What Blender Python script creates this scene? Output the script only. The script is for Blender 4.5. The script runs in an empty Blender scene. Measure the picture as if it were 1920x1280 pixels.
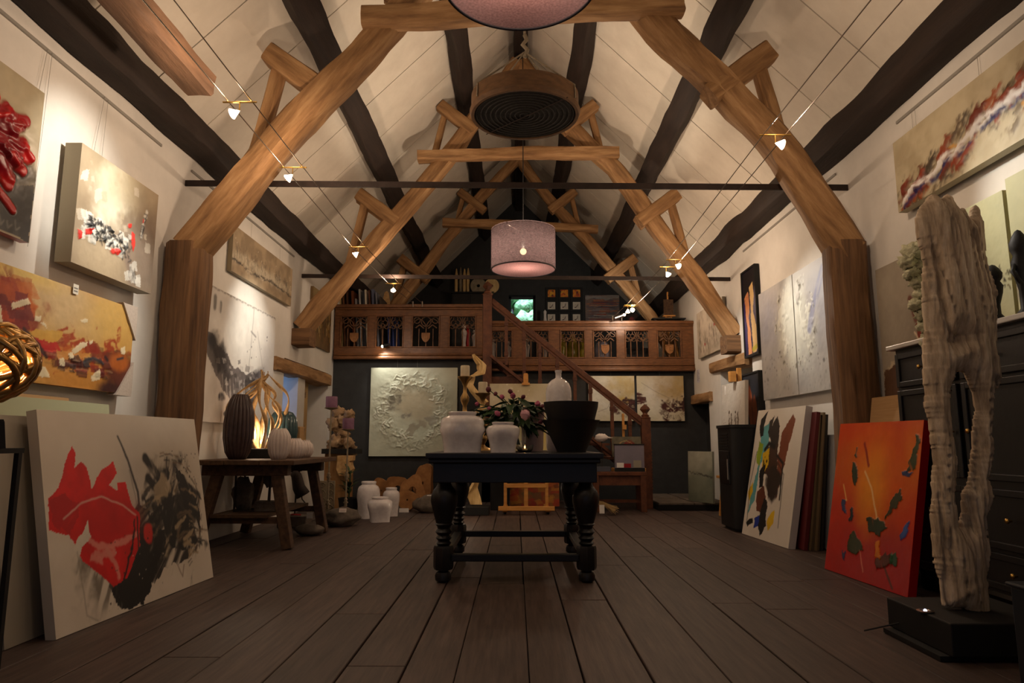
import bpy, math, random
import numpy as np
from mathutils import Vector, Matrix, Euler
R = math.radians
rnd = random.Random(7)
SC = bpy.context.scene
COL = SC.collection

# ------------------------------------------------------------ camera, world, exposure
FPX, CX, CY, VPX, VPY, CAMH = 1280., 960., 640., 967., 828., .87
PITCH = math.atan((VPY-CY)/FPX)
YAW = math.atan((VPX-CX)/FPX*math.cos(PITCH))
cam_d = bpy.data.cameras.new('camera'); cam = bpy.data.objects.new('camera', cam_d); COL.objects.link(cam)
cam_d.sensor_width = 36.; cam_d.lens = FPX/1920.*36.; cam_d.clip_start = .02
cam.location = (0, 0, CAMH); cam.rotation_euler = (math.pi/2+PITCH, 0, YAW)
SC.camera = cam
SC.view_settings.view_transform = 'Standard'; SC.view_settings.look = 'None'
SC.view_settings.gamma = 1.; SC.view_settings.exposure = 0.0; SC.view_settings.use_curve_mapping = False
W_ = bpy.data.worlds.new('evening_sky'); SC.world = W_; W_.use_nodes = True
W_.node_tree.nodes['Background'].inputs[0].default_value = (.42, .50, .72, 1)
W_.node_tree.nodes['Background'].inputs[1].default_value = .34
PENDANT_W, SPOT_W = 125., 60.

_f = Vector((-math.sin(YAW)*math.cos(PITCH), math.cos(YAW)*math.cos(PITCH), math.sin(PITCH)))
_r = Vector((math.cos(YAW), math.sin(YAW), 0)); _u = _r.cross(_f)
def at(x, y, **k):
    """the point of a real plane (X=, Y= or Z= metres) that the photograph shows at pixel x, y"""
    d = _f+_r*((x-CX)/FPX)+_u*((CY-y)/FPX); c = Vector((0, 0, CAMH))
    (a, v), = k.items(); i = 'XYZ'.index(a)
    return c+d*((v-c[i])/d[i])

# ------------------------------------------------------------ objects
def lin(c):
    c = [x/255. for x in c]
    return tuple((x/12.92 if x <= .04045 else ((x+.055)/1.055)**2.4) for x in c)
def tag(o, label=None, cat=None, group=None, kind=None):
    for k, v in (('label', label), ('category', cat), ('group', group), ('kind', kind)):
        if v: o[k] = v
    return o
def thing(name, label, cat, loc=(0, 0, 0), group=None, kind=None):
    o = bpy.data.objects.new(name, None); COL.objects.link(o); o.location = loc; o.empty_display_size = .05
    return tag(o, label, cat, group, kind)
def setp(o, parent):
    o.parent = parent; o.matrix_parent_inverse = parent_world(parent).inverted()
def parent_world(p):
    m = p.matrix_basis.copy()
    if p.parent: m = parent_world(p.parent) @ p.matrix_parent_inverse @ m
    return m
def copy_tree(o, parent=None, loc=None):
    c = o.copy(); COL.objects.link(c)
    if parent: c.parent = parent
    if loc is not None: c.location = loc
    for ch in list(o.children): copy_tree(ch, c)
    return c

class MB:
    def __init__(s): s.v = []; s.f = []
    def add(s, vs, fs):
        n = len(s.v); s.v += [tuple(p) for p in vs]; s.f += [tuple(i+n for i in q) for q in fs]; return s
    def box(s, a, b, m=None):
        x0, y0, z0 = [min(p, q) for p, q in zip(a, b)]; x1, y1, z1 = [max(p, q) for p, q in zip(a, b)]
        vs = [Vector(p) for p in ((x0,y0,z0),(x1,y0,z0),(x1,y1,z0),(x0,y1,z0),(x0,y0,z1),(x1,y0,z1),(x1,y1,z1),(x0,y1,z1))]
        if m is not None: vs = [m @ p for p in vs]
        return s.add(vs, [(0,3,2,1),(4,5,6,7),(0,1,5,4),(1,2,6,5),(2,3,7,6),(3,0,4,7)])
    def bar(s, p, q, w, h, up=(0, 0, 1)):
        p, q = Vector(p), Vector(q); d = (q-p).normalized(); up = Vector(up)
        if abs(d.dot(up)) > .98: up = Vector((0, 1, 0))
        a = d.cross(up).normalized(); b = a.cross(d)
        vs = [c+a*(i*w/2)+b*(j*h/2) for c in (p, q) for i, j in ((-1,-1),(1,-1),(1,1),(-1,1))]
        return s.add(vs, [(3,2,1,0),(4,5,6,7),(0,1,5,4),(1,2,6,5),(2,3,7,6),(3,0,4,7)])
    def tube(s, pts, r, n=8, cap=True):
        pts = [Vector(p) for p in pts]; N = len(pts); rr = r if callable(r) else (lambda t: r)
        a = None; vs = []; fs = []
        for i, p in enumerate(pts):
            d = (pts[min(i+1, N-1)]-pts[max(i-1, 0)]).normalized()
            if a is None: a = d.orthogonal().normalized()
            a = (a-d*a.dot(d)).normalized(); b = d.cross(a); q = rr(i/(N-1))
            vs += [p+(a*math.cos(t)+b*math.sin(t))*q for t in (2*math.pi*k/n for k in range(n))]
        for i in range(N-1):
            for k in range(n):
                fs.append((i*n+k, i*n+(k+1) % n, (i+1)*n+(k+1) % n, (i+1)*n+k))
        if cap: fs += [tuple(range(n))[::-1], tuple((N-1)*n+k for k in range(n))]
        return s.add(vs, fs)
    def lathe(s, prof, c=(0, 0, 0), n=32, mod=None, sup=None, cap=True):
        """profile of (radius, z); mod(theta, z) scales the radius; sup(i) gives a superellipse exponent"""
        vs = []; fs = []; N = len(prof)
        for i, (r, z) in enumerate(prof):
            e = sup(i/(N-1)) if sup else 2.
            for k in range(n):
                t = 2*math.pi*k/n; ct, st = math.cos(t), math.sin(t)
                q = r*(mod(t, z) if mod else 1.)
                if e != 2.: q /= (abs(ct)**e+abs(st)**e)**(1/e)
                vs.append((c[0]+q*ct, c[1]+q*st, c[2]+z))
        for i in range(N-1):
            for k in range(n):
                fs.append((i*n+k, i*n+(k+1) % n, (i+1)*n+(k+1) % n, (i+1)*n+k))
        if cap:
            if prof[0][0] > 1e-4: fs.append(tuple(range(n))[::-1])
            if prof[-1][0] > 1e-4: fs.append(tuple((N-1)*n+k for k in range(n)))
        return s.add(vs, fs)
    def prism(s, poly, d, m=None):
        """polygon in local x, z with thickness d along y"""
        n = len(poly); m = m or Matrix()
        vs = [m @ Vector((x, -d/2, z)) for x, z in poly]+[m @ Vector((x, d/2, z)) for x, z in poly]
        return s.add(vs, [tuple(range(n)), tuple(range(n, 2*n))[::-1]]+[((i+1) % n, i, n+i, n+(i+1) % n) for i in range(n)])
    def lump(s, c, r, nu=24, nv=14, amp=.15, fr=2., seed=0, sc=(1, 1, 1), rid=0.):
        from mathutils import noise as N
        o = Vector((seed*7.3, seed*3.1, seed*1.7)); vs = []; fs = []
        for j in range(nv+1):
            for i in range(nu):
                t = 2*math.pi*i/nu; p = math.pi*j/nv
                d = Vector((math.sin(p)*math.cos(t), math.sin(p)*math.sin(t), -math.cos(p)))
                k = N.noise(d*fr+o)*amp+N.noise(d*fr*2.3+o)*amp*.5
                if rid: k -= rid*abs(N.noise(d*fr*1.6-o))
                q = r*(1+k); vs.append((c[0]+d.x*q*sc[0], c[1]+d.y*q*sc[1], c[2]+d.z*q*sc[2]))
        for j in range(nv):
            for i in range(nu):
                fs.append((j*nu+i, j*nu+(i+1) % nu, (j+1)*nu+(i+1) % nu, (j+1)*nu+i))
        return s.add(vs, fs)
    def mesh(s, name):
        me = bpy.data.meshes.new(name); me.from_pydata(s.v, [], s.f); me.update(); return me

def obj(name, mb, mat, parent=None, label=None, cat=None, group=None, kind=None, smooth=False, mw=None, recenter=True, bevel=0):
    """links a mesh given in world coordinates (or in the frame mw); a top-level one gets its origin at its base"""
    if isinstance(mb, MB):
        if mw is None and recenter:
            a = np.array(mb.v); lo, hi = a.min(0), a.max(0); c = np.array([(lo[0]+hi[0])/2, (lo[1]+hi[1])/2, lo[2]])
            mb.v = [tuple(q) for q in (a-c)]; mw = Matrix.Translation(Vector(c))
        me = mb.mesh(name)
    else: me = mb
    o = bpy.data.objects.new(name, me); COL.objects.link(o)
    if mat is not None and not me.materials: me.materials.append(mat)
    if mw is not None: o.matrix_basis = mw
    if parent is not None: setp(o, parent)
    if smooth:
        me.polygons.foreach_set('use_smooth', [True]*len(me.polygons))
        if smooth != 'all':
            try: me.set_sharp_from_angle(angle=R(smooth if smooth > 1 else 40))
            except Exception: pass
    if bevel:
        b = o.modifiers.new('bevel', 'BEVEL'); b.width = bevel; b.segments = 2; b.limit_method = 'ANGLE'
    return tag(o, label, cat, group, kind)

def frame(p, x, z):
    """matrix with local x along x and local z near z"""
    x = Vector(x).normalized(); z = Vector(z); y = z.cross(x).normalized(); z = x.cross(y)
    m = Matrix((x, y, z)).transposed().to_4x4(); m.translation = Vector(p); return m

def timber_mesh(name, pts, w, h, seed=0, jit=.012, step=.09, up=(0, 0, 1), taper=1., ch=.18):
    """hewn beam along a path in its own frame (local x = first to last point); returns mesh and frame"""
    from mathutils import noise as N
    pts = [Vector(p) for p in pts]; m = frame(pts[0], pts[-1]-pts[0], up); inv = m.inverted()
    q = [inv @ p for p in pts]; L = q[-1].x; n = max(3, int(L/step)); vs = []; fs = []
    xs = [p.x for p in q]
    o = Vector((seed*3.7, seed*1.3, seed*5.1)); c = ch
    sec = [(-1,-1+c),(-1+c,-1),(0,-1),(1-c,-1),(1,-1+c),(1,0),(1,1-c),(1-c,1),(0,1),(-1+c,1),(-1,1-c),(-1,0)]
    K = len(sec)
    for i in range(n+1):
        x = L*i/n; cy = float(np.interp(x, xs, [p.y for p in q])); cz = float(np.interp(x, xs, [p.z for p in q]))
        t = 1+(taper-1)*i/n
        for a, b in sec:
            g = Vector((x*1.6, a*1.1, b*1.1))+o
            d1 = N.noise(g)*jit*1.5+N.noise(g*3.1)*jit*.6; d2 = N.noise(g+Vector((9, 4, 2)))*jit*1.5+N.noise(g*3.3+Vector((1, 8, 2)))*jit*.6
            vs.append((x, cy+a*w/2*t+d1, cz+b*h/2*t+d2))
    for i in range(n):
        for k in range(K): fs.append((i*K+(k+1) % K, i*K+k, (i+1)*K+k, (i+1)*K+(k+1) % K))
    fs += [tuple(range(K)), tuple(n*K+k for k in range(K))[::-1]]
    me = bpy.data.meshes.new(name); me.from_pydata(vs, [], fs); me.update(); return me, m
def timber(name, pts, w, h, mat, parent=None, seed=0, label=None, cat=None, group=None, kind=None, **k):
    me, m = timber_mesh(name, pts, w, h, seed, **k)
    return obj(name, me, mat, parent, label, cat, group, kind, smooth=50, mw=m)

# ------------------------------------------------------------ materials
def mat(name, c1, c2=None, sc=(1, 1, 1), ns=4., det=6., rough=.6, bump=.1, metal=0., spec=.4, rand=0., trans=0., alpha=1., emit=None, es=0., bd=.01, contrast=(.3, .7), c3=None, coat=0., sss=0.):
    m = bpy.data.materials.new(name); m.use_nodes = True; nt = m.node_tree; N = nt.nodes; Lk = nt.links
    b = N['Principled BSDF']; b.inputs['Roughness'].default_value = rough; b.inputs['Metallic'].default_value = metal
    b.inputs['Specular IOR Level'].default_value = spec
    if trans: b.inputs['Transmission Weight'].default_value = trans
    if coat: b.inputs['Coat Weight'].default_value = coat; b.inputs['Coat Roughness'].default_value = .15
    if sss: b.inputs['Subsurface Weight'].default_value = sss; b.inputs['Subsurface Radius'].default_value = (.02, .01, .008)
    if emit: b.inputs['Emission Color'].default_value = (*lin(emit), 1); b.inputs['Emission Strength'].default_value = es
    if c2 is None: b.inputs['Base Color'].default_value = (*lin(c1), 1)
    tc = N.new('ShaderNodeTexCoord'); mp = N.new('ShaderNodeMapping'); mp.inputs['Scale'].default_value = sc
    Lk.new(tc.outputs['Object'], mp.inputs['Vector'])
    vec = mp.outputs['Vector']
    if rand:
        oi = N.new('ShaderNodeObjectInfo'); va = N.new('ShaderNodeVectorMath'); va.operation = 'ADD'
        mu = N.new('ShaderNodeMath'); mu.operation = 'MULTIPLY'; mu.inputs[1].default_value = 40.; Lk.new(oi.outputs['Random'], mu.inputs[0])
        Lk.new(vec, va.inputs[0]); Lk.new(mu.outputs[0], va.inputs[1]); vec = va.outputs[0]
    nz = N.new('ShaderNodeTexNoise'); nz.inputs['Scale'].default_value = ns; nz.inputs['Detail'].default_value = det; nz.inputs['Roughness'].default_value = .62
    Lk.new(vec, nz.inputs['Vector'])
    if c2 is not None:
        cr = N.new('ShaderNodeValToRGB'); e = cr.color_ramp.elements
        e[0].position, e[1].position = contrast; e[0].color = (*lin(c1), 1); e[1].color = (*lin(c2), 1)
        if c3: k = e.new(sum(contrast)/2); k.color = (*lin(c3), 1)
        Lk.new(nz.outputs['Fac'], cr.inputs['Fac']); out = cr.outputs['Color']
        if rand:
            hs = N.new('ShaderNodeHueSaturation'); mr = N.new('ShaderNodeMapRange'); Lk.new(oi.outputs['Random'], mr.inputs['Value'])
            mr.inputs['To Min'].default_value = 1-rand; mr.inputs['To Max'].default_value = 1+rand
            Lk.new(mr.outputs[0], hs.inputs['Value']); Lk.new(out, hs.inputs['Color']); out = hs.outputs['Color']
        Lk.new(out, b.inputs['Base Color'])
    if bump:
        bp = N.new('ShaderNodeBump'); bp.inputs['Strength'].default_value = bump; bp.inputs['Distance'].default_value = bd
        Lk.new(nz.outputs['Fac'], bp.inputs['Height']); Lk.new(bp.outputs['Normal'], b.inputs['Normal'])
    return m
def emit_mat(name, c, s):
    m = bpy.data.materials.new(name); m.use_nodes = True; nt = m.node_tree; nt.nodes.remove(nt.nodes['Principled BSDF'])
    e = nt.nodes.new('ShaderNodeEmission'); e.inputs[0].default_value = (*lin(c), 1); e.inputs[1].default_value = s
    nt.links.new(e.outputs[0], nt.nodes['Material Output'].inputs[0]); return m

m_plaster = mat('white plaster', (212, 208, 200), (226, 222, 214), ns=3., rough=.9, bump=.25, bd=.012)
m_roof = mat('cream roof board', (214, 205, 190), (226, 218, 203), ns=5., rough=.75, bump=.05)
m_black_wall = mat('charcoal wall paint', (44, 44, 44), (54, 54, 53), ns=8., rough=.8, bump=.15)
m_oak = mat('old oak', (116, 84, 54), (184, 146, 102), sc=(.7, 5, 5), ns=3.2, det=9, rough=.75, bump=.5, bd=.02, c3=(154, 116, 76))
m_beam2 = mat('weathered beam', (96, 72, 54), (142, 108, 82), sc=(.7, 5, 5), ns=3.2, det=9, rough=.8, bump=.5, bd=.02)
m_post = mat('dark oak post', (80, 57, 38), (138, 102, 68), sc=(.5, 9, 9), ns=3., det=9, rough=.8, bump=.6, bd=.02)
m_dark = mat('tarred purlin', (30, 21, 17), (48, 35, 28), sc=(.6, 5, 5), ns=3., det=8, rough=.8, bump=.6, bd=.02)
m_plank = mat('floor plank', (52, 41, 37), (86, 70, 63), sc=(14, .9, 6), ns=3., det=10, rough=.58, bump=.3, rand=.2, spec=.35, bd=.004)
m_gap = mat('gap under the planks', (16, 13, 11), (22, 18, 15), rough=1)
m_rail = mat('carved oak', (82, 50, 26), (124, 80, 44), sc=(2, 6, 6), ns=5., det=6, rough=.5, bump=.3, bd=.006)
m_stair = mat('stair wood', (74, 42, 26), (112, 66, 40), sc=(3, 6, 3), ns=5., rough=.5, bump=.25, bd=.006)
m_iron = mat('wrought iron', (40, 32, 28), (60, 46, 40), ns=12., rough=.65, metal=.3, bump=.3)
m_black = mat('black lacquered wood', (17, 16, 17), (26, 24, 25), sc=(1, 4, 4), ns=6., rough=.38, bump=.2, bd=.004)
m_matblack = mat('matt black', (14, 14, 14), (20, 19, 19), ns=6., rough=.7, bump=.1)
m_white_glaze = mat('white crackle glaze', (204, 198, 198), (222, 217, 215), ns=26., det=4, rough=.14, bump=.03, bd=.003, spec=.5)
m_matwhite = mat('matt white ceramic', (212, 202, 196), (224, 216, 210), ns=12., rough=.45, bump=.05)
m_vine = mat('pale root wood', (168, 128, 78), (214, 178, 124), sc=(3, 3, 3), ns=8., rough=.6, bump=.4)
m_drift = mat('weathered driftwood', (150, 130, 108), (222, 204, 178), sc=(9, 3, 1.1), ns=6., det=9, rough=.9, bump=.6, bd=.02, c3=(192, 170, 142))
m_stone = mat('rough stone', (74, 66, 58), (112, 100, 88), ns=8., rough=.9, bump=.7, bd=.02)
m_steel = mat('steel cable', (170, 160, 150), rough=.3, metal=1., bump=0)
m_brass = mat('brass', (188, 148, 74), (206, 168, 96), ns=10., rough=.28, metal=1., bump=.02)
m_card = mat('white card', (226, 222, 216), (236, 232, 226), ns=6., rough=.8, bump=0)
m_cardboard = mat('corrugated cardboard', (164, 128, 84), (182, 146, 100), sc=(1, 1, 30), ns=3., rough=.9, bump=.1)
m_canvas = mat('raw canvas', (186, 180, 168), (202, 196, 184), ns=40., rough=.9, bump=.2, bd=.002)
m_pine = mat('pine easel', (186, 128, 60), (214, 156, 84), sc=(1, 5, 5), ns=4., rough=.5, bump=.15)
m_wire = mat('hanging wire', (150, 146, 138), rough=.5, bump=0)
m_glass = mat('clear glass', (240, 244, 244), rough=.02, trans=1., bump=0, spec=.5)
m_hot = emit_mat('hot halogen glass', (255, 214, 170), 28.)
m_bulb = emit_mat('glowing bulb', (255, 206, 150), 40.)
# ------------------------------------------------------------ painted canvases
_tab = np.random.default_rng(3).random((128, 128))
def vn(x, y, seed):
    x = x+seed*17.13; y = y+seed*9.71
    xi = np.floor(x).astype(int); yi = np.floor(y).astype(int); fx = x-xi; fy = y-yi
    fx = fx*fx*(3-2*fx); fy = fy*fy*(3-2*fy); g = lambda i, j: _tab[(i+seed*31) % 128, (j+seed*57) % 128]
    return (g(xi, yi)*(1-fx)+g(xi+1, yi)*fx)*(1-fy)+(g(xi, yi+1)*(1-fx)+g(xi+1, yi+1)*fx)*fy
def fbm(x, y, seed, o=4):
    t = 0; a = .5; s = 0
    for k in range(o):
        t = t+a*vn(x*2**k, y*2**k, seed+k*5); s += a; a *= .55
    return t/s
def sst(a, b, x):
    t = np.clip((x-a)/(b-a+1e-9), 0, 1); return t*t*(3-2*t)

class Cv:
    """a canvas w by h metres; u runs to the right, v down, both 0..1"""
    def __init__(s, w, h, n, bg, bg2=None, sc=3., seed=1):
        s.w, s.h = w, h; s.nx = n; s.ny = max(4, int(round(n*h/w))); s.k = seed*11
        u, v = np.meshgrid(np.linspace(0, 1, s.nx+1), np.linspace(0, 1, s.ny+1)); s.u, s.v = u, v; s.a = w/h
        s.x = u*s.a; s.img = np.zeros(u.shape+(3,)); s.img[:] = lin(bg); s.z = np.zeros(u.shape)
        if bg2: s.mix(sst(.3, .7, fbm(s.x*sc, v*sc, s.sd(), 5)), bg2)
    def sd(s): s.k += 1; return s.k
    def win(s, u0, v0, u1, v1, pad):
        """restrict the next strokes to the part of the grid they can touch"""
        i0 = max(0, int((v0-pad)*s.ny)); i1 = min(s.ny+1, int((v1+pad)*s.ny)+2); p = pad/max(s.a, .2)+.004
        j0 = max(0, int((u0-p)*s.nx)); j1 = min(s.nx+1, int((u1+p)*s.nx)+2)
        if i1 <= i0 or j1 <= j0: return None
        w = Cv.__new__(Cv); w.__dict__.update(s.__dict__); q = (slice(i0, i1), slice(j0, j1))
        w.u, w.v, w.x, w.img, w.z, w.top = s.u[q], s.v[q], s.x[q], s.img[q], s.z[q], s; s.k += 7; w.k = s.k*3; return w
    def mix(s, m, c, var=0.):
        c = np.array(lin(c))
        if var: c = c*(1+var*(fbm(s.x*14, s.v*14, s.sd(), 3)-.5)*2)[..., None]
        s.img *= (1-m[..., None]); s.img += c*m[..., None]; return s
    def _w(s, rag, sc):
        return (s.u+rag*(fbm(s.x*sc, s.v*sc, s.sd(), 4)-.5)*2/max(s.a, .3), s.v+rag*(fbm(s.x*sc, s.v*sc, s.sd(), 4)-.5)*2)
    def _dry(s, m, dry, ang, sc=26.):
        if not dry: return m
        c, n = math.cos(ang), math.sin(ang); p = s.x*c+s.v*n; q = -s.x*n+s.v*c
        return m*sst(dry-.12, dry+.12, fbm(p*sc*.16, q*sc, s.sd(), 3))
    def blob(s, u, v, ru, rv, c, a=1., rot=0., rag=.08, sc=6., soft=.2, dry=0., ang=0., h=0., var=.15):
        e = max(ru*s.a, rv)*(1+soft)+rag*max(ru, rv)*3.2; w = s.win(u-e/s.a, v-e, u+e/s.a, v+e, .01)
        if w is None: return s
        U, V = w._w(rag*max(ru, rv)*3, sc/max(ru, rv, .05)*.12+3); du = (U-u)*s.a; dv = V-v; t = R(rot)
        d = np.sqrt(((du*math.cos(t)+dv*math.sin(t))/(ru*s.a))**2+((-du*math.sin(t)+dv*math.cos(t))/rv)**2)
        m = w._dry(sst(1+soft, 1-soft, d), dry, R(ang))*a; w.z += h*m; w.mix(m, c, var); return s
    def poly(s, pts, c, a=1., rag=.018, sc=18., dry=0., ang=0., h=0., var=.15):
        us = [p[0] for p in pts]; vs = [p[1] for p in pts]; w = s.win(min(us), min(vs), max(us), max(vs), rag*1.2+.01)
        if w is None: return s
        U, V = w._w(rag, sc); m = np.zeros(U.shape, bool); n = len(pts)
        for i in range(n):
            x1, y1 = pts[i]; x2, y2 = pts[(i+1) % n]
            if y1 == y2: continue
            m ^= ((y1 > V) != (y2 > V)) & (U < (x2-x1)*(V-y1)/(y2-y1)+x1)
        m = w._dry(m.astype(float), dry, R(ang))*a; w.z += h*m; w.mix(m, c, var); return s
    def line(s, pts, w, c, a=1., rag=.004, sc=20., taper=0., dry=0., h=0., var=.1):
        us = [p[0] for p in pts]; vs = [p[1] for p in pts]; W = s.win(min(us), min(vs), max(us), max(vs), rag*1.2+w*1.8+.01)
        if W is None: return s
        U, V = W._w(rag, sc); U = U*s.a; best = np.full(U.shape, 9.); tt = np.zeros(U.shape); n = len(pts)-1
        for i in range(n):
            ax, ay, bx, by = pts[i][0]*s.a, pts[i][1], pts[i+1][0]*s.a, pts[i+1][1]; dx, dy = bx-ax, by-ay
            t = np.clip(((U-ax)*dx+(V-ay)*dy)/(dx*dx+dy*dy+1e-9), 0, 1); d = np.hypot(U-ax-t*dx, V-ay-t*dy)
            k = d < best; best = np.where(k, d, best); tt = np.where(k, (i+t)/n, tt)
        ww = w*(1-taper*tt); px = 1./s.ny
        m = sst(ww+px, np.maximum(ww-px, 0)*.7, best); m *= np.clip(ww/px, .25, 1)
        m = W._dry(m, dry, math.atan2(pts[-1][1]-pts[0][1], (pts[-1][0]-pts[0][0])*s.a))*a; W.z += h*m; W.mix(m, c, var); return s
    def dots(s, n, u0, v0, u1, v1, r, c, a=1., h=0.):
        g = np.random.default_rng(s.sd())
        for _ in range(n):
            q = r*(.4+g.random()); u = u0+(u1-u0)*g.random(); v = v0+(v1-v0)*g.random(); w = s.win(u, v, u, v, q*1.6+.01)
            if w is None: continue
            m = sst(q*1.4, q*.6, np.hypot((w.u-u)*s.a, w.v-v))*a; w.z += h*m; w.mix(m, c)
        return s
    def patches(s, n, u0, v0, u1, v1, su, sv, cols, a=.9, h=0., seed=0, spread=.5):
        g = np.random.default_rng(s.sd()+seed)
        for _ in range(n):
            u = u0+(u1-u0)*g.random(); v = v0+(v1-v0)*g.random(); b = (g.random()-.5)*spread; k = .5+g.random(); p = su*k; q = sv*k
            pts = [(u+p*(x*math.cos(b)-y*math.sin(b)*q/p), v+q*(x*math.sin(b)*p/q+y*math.cos(b))) for x, y in ((-1,-.7),(.6,-1),(1,.8),(-.7,1))]
            s.poly(pts, cols[g.integers(len(cols))], a=a*(.6+.4*g.random()), rag=.01, h=h)
        return s
    def rough(s, amp, sc): s.z = s.z+amp*(fbm(s.x*sc, s.v*sc, s.sd(), 5)-.5); return s

def paint_mat(name, rough=.55, bump=.15):
    m = mat(name, (128, 128, 128), rough=rough, bump=bump, ns=120., bd=.002); nt = m.node_tree
    a = nt.nodes.new('ShaderNodeVertexColor'); a.layer_name = 'paint'
    nt.links.new(a.outputs['Color'], nt.nodes['Principled BSDF'].inputs['Base Color']); return m
m_paint = paint_mat('paint on canvas'); m_gloss = paint_mat('glossy paint on canvas', .3)

def canvas_mesh(name, cv, t, edge):
    """painted relief front, plain sides and back; local x right, z up, front towards -y; origin at lower left of the front"""
    nx, ny = cv.nx+1, cv.ny+1
    vx = (cv.u*cv.w).ravel(); vz = ((1-cv.v)*cv.h).ravel(); vy = -cv.z.ravel()
    e = np.zeros((ny, nx), bool); e[0] = e[-1] = True; e[:, 0] = e[:, -1] = True; vy = np.where(e.ravel(), 0, vy)
    co = np.stack([vx, vy, vz], 1); n = len(co); idx = np.arange(n).reshape(ny, nx)
    q = np.stack([idx[1:, :-1], idx[1:, 1:], idx[:-1, 1:], idx[:-1, :-1]], -1).reshape(-1, 4)
    w, h = cv.w, cv.h
    bv = np.array([(0,0,0),(w,0,0),(w,0,h),(0,0,h),(0,t,0),(w,t,0),(w,t,h),(0,t,h)], float)
    bq = np.array([(0,4,5,1),(1,5,6,2),(2,6,7,3),(3,7,4,0),(5,4,7,6)])+n
    co = np.concatenate([co, bv]); q = np.concatenate([q, bq]); me = bpy.data.meshes.new(name)
    me.vertices.add(len(co)); me.vertices.foreach_set('co', co.ravel())
    me.loops.add(q.size); me.loops.foreach_set('vertex_index', q.ravel().astype(np.int32))
    me.polygons.add(len(q)); me.polygons.foreach_set('loop_start', np.arange(0, q.size, 4, dtype=np.int32))
    me.update(calc_edges=True)
    sm = np.ones(len(q), bool); sm[-5:] = False; me.polygons.foreach_set('use_smooth', sm)
    ca = me.color_attributes.new('paint', 'FLOAT_COLOR', 'POINT')
    c4 = np.ones((len(co), 4)); c4[:n, :3] = np.clip(cv.img.reshape(-1, 3), .002, .9); c4[n:, :3] = lin(edge)
    ca.data.foreach_set('color', c4.ravel().astype(np.float32)); return me

def painting(cv, p, right, up, label, t=.035, edge=(196, 190, 178), name='painting', cat='painting', group=None, m=None, frame_w=0, frame_c=None, parent=None):
    """p = lower left corner of the front as one faces it"""
    me = canvas_mesh(name, cv, t, edge); mw = frame(p, right, up)
    if not frame_w: return obj(name, me, m or m_paint, parent, label, cat, group, mw=mw)
    r = obj(name, me, m or m_paint, parent, label, cat, group, mw=mw)
    f = MB(); w, h, g = cv.w, cv.h, frame_w
    for a, b in (((-g, -.012, -g), (w+g, t, 0)), ((-g, -.012, h), (w+g, t, h+g)), ((-g, -.012, 0), (0, t, h)), ((w, -.012, 0), (w+g, t, h))): f.box(a, b)
    obj('frame', f, frame_c or m_matblack, r, mw=mw); return r

WL, WR = -2.75, 2.75
def on_left(TL, TR, BR, BL, off):
    """rectangle on the left wall, off metres proud of it, from its four corners in the photograph"""
    X = WL+off; c = [at(*q, X=X) for q in (TL, TR, BR, BL)]
    y0 = (c[0].y+c[3].y)/2; y1 = (c[1].y+c[2].y)/2; z1 = (c[0].z+c[1].z)/2; z0 = (c[2].z+c[3].z)/2
    return Vector((X, y0, z0)), y1-y0, z1-z0, Vector((0, 1, 0)), Vector((0, 0, 1))
def on_right(TL, TR, BR, BL, off):
    X = WR-off; c = [at(*q, X=X) for q in (TL, TR, BR, BL)]
    y0 = (c[0].y+c[3].y)/2; y1 = (c[1].y+c[2].y)/2; z1 = (c[0].z+c[1].z)/2; z0 = (c[2].z+c[3].z)/2
    return Vector((X, y0, z0)), y0-y1, z1-z0, Vector((0, -1, 0)), Vector((0, 0, 1))
def on_back(x0, y0, x1, y1, Y):
    a = at(x0, y1, Y=Y); b = at(x1, y0, Y=Y)
    return a, b.x-a.x, b.z-a.z, Vector((1, 0, 0)), Vector((0, 0, 1))
def leaning(BL, BR, TL, h=None):
    """on the floor: bottom corners at Z=0, top left corner in the same cross plane as the bottom left one"""
    a = at(*BL, Z=0); b = at(*BR, Z=0); r = b-a; w = r.length; r = r/w
    # plane through a spanned by the up direction, which lies across r
    n = r; d = at(*TL, Y=a.y+1.)-Vector((0, 0, CAMH)); c = Vector((0, 0, CAMH)); t = (a-c).dot(n)/d.dot(n); top = c+d*t
    up = top-a; hh = h or up.length
    return a+Vector((0, 0, .002)), w, hh, r, up.normalized()
def wires(o, pts):
    for a, b in pts: obj('hanging_wire', MB().tube([a, b], .0012, 5), m_wire, o)
# ------------------------------------------------------------ the barn
Y0, YB, YG, RIDGE, RX = -1.6, 10.2, 14.6, 6.25, .05      # front wall, wall under the gallery, gable, ridge height and x
YR = 10.5                                                # the right half of the gallery stands further back
GZL, GZR = 2.1, 1.95                                     # undersides of the gallery
def struct(name, mb, m, parent=None, **k): return obj(name, mb, m, parent, kind=None if parent else 'structure', **k)

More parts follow.
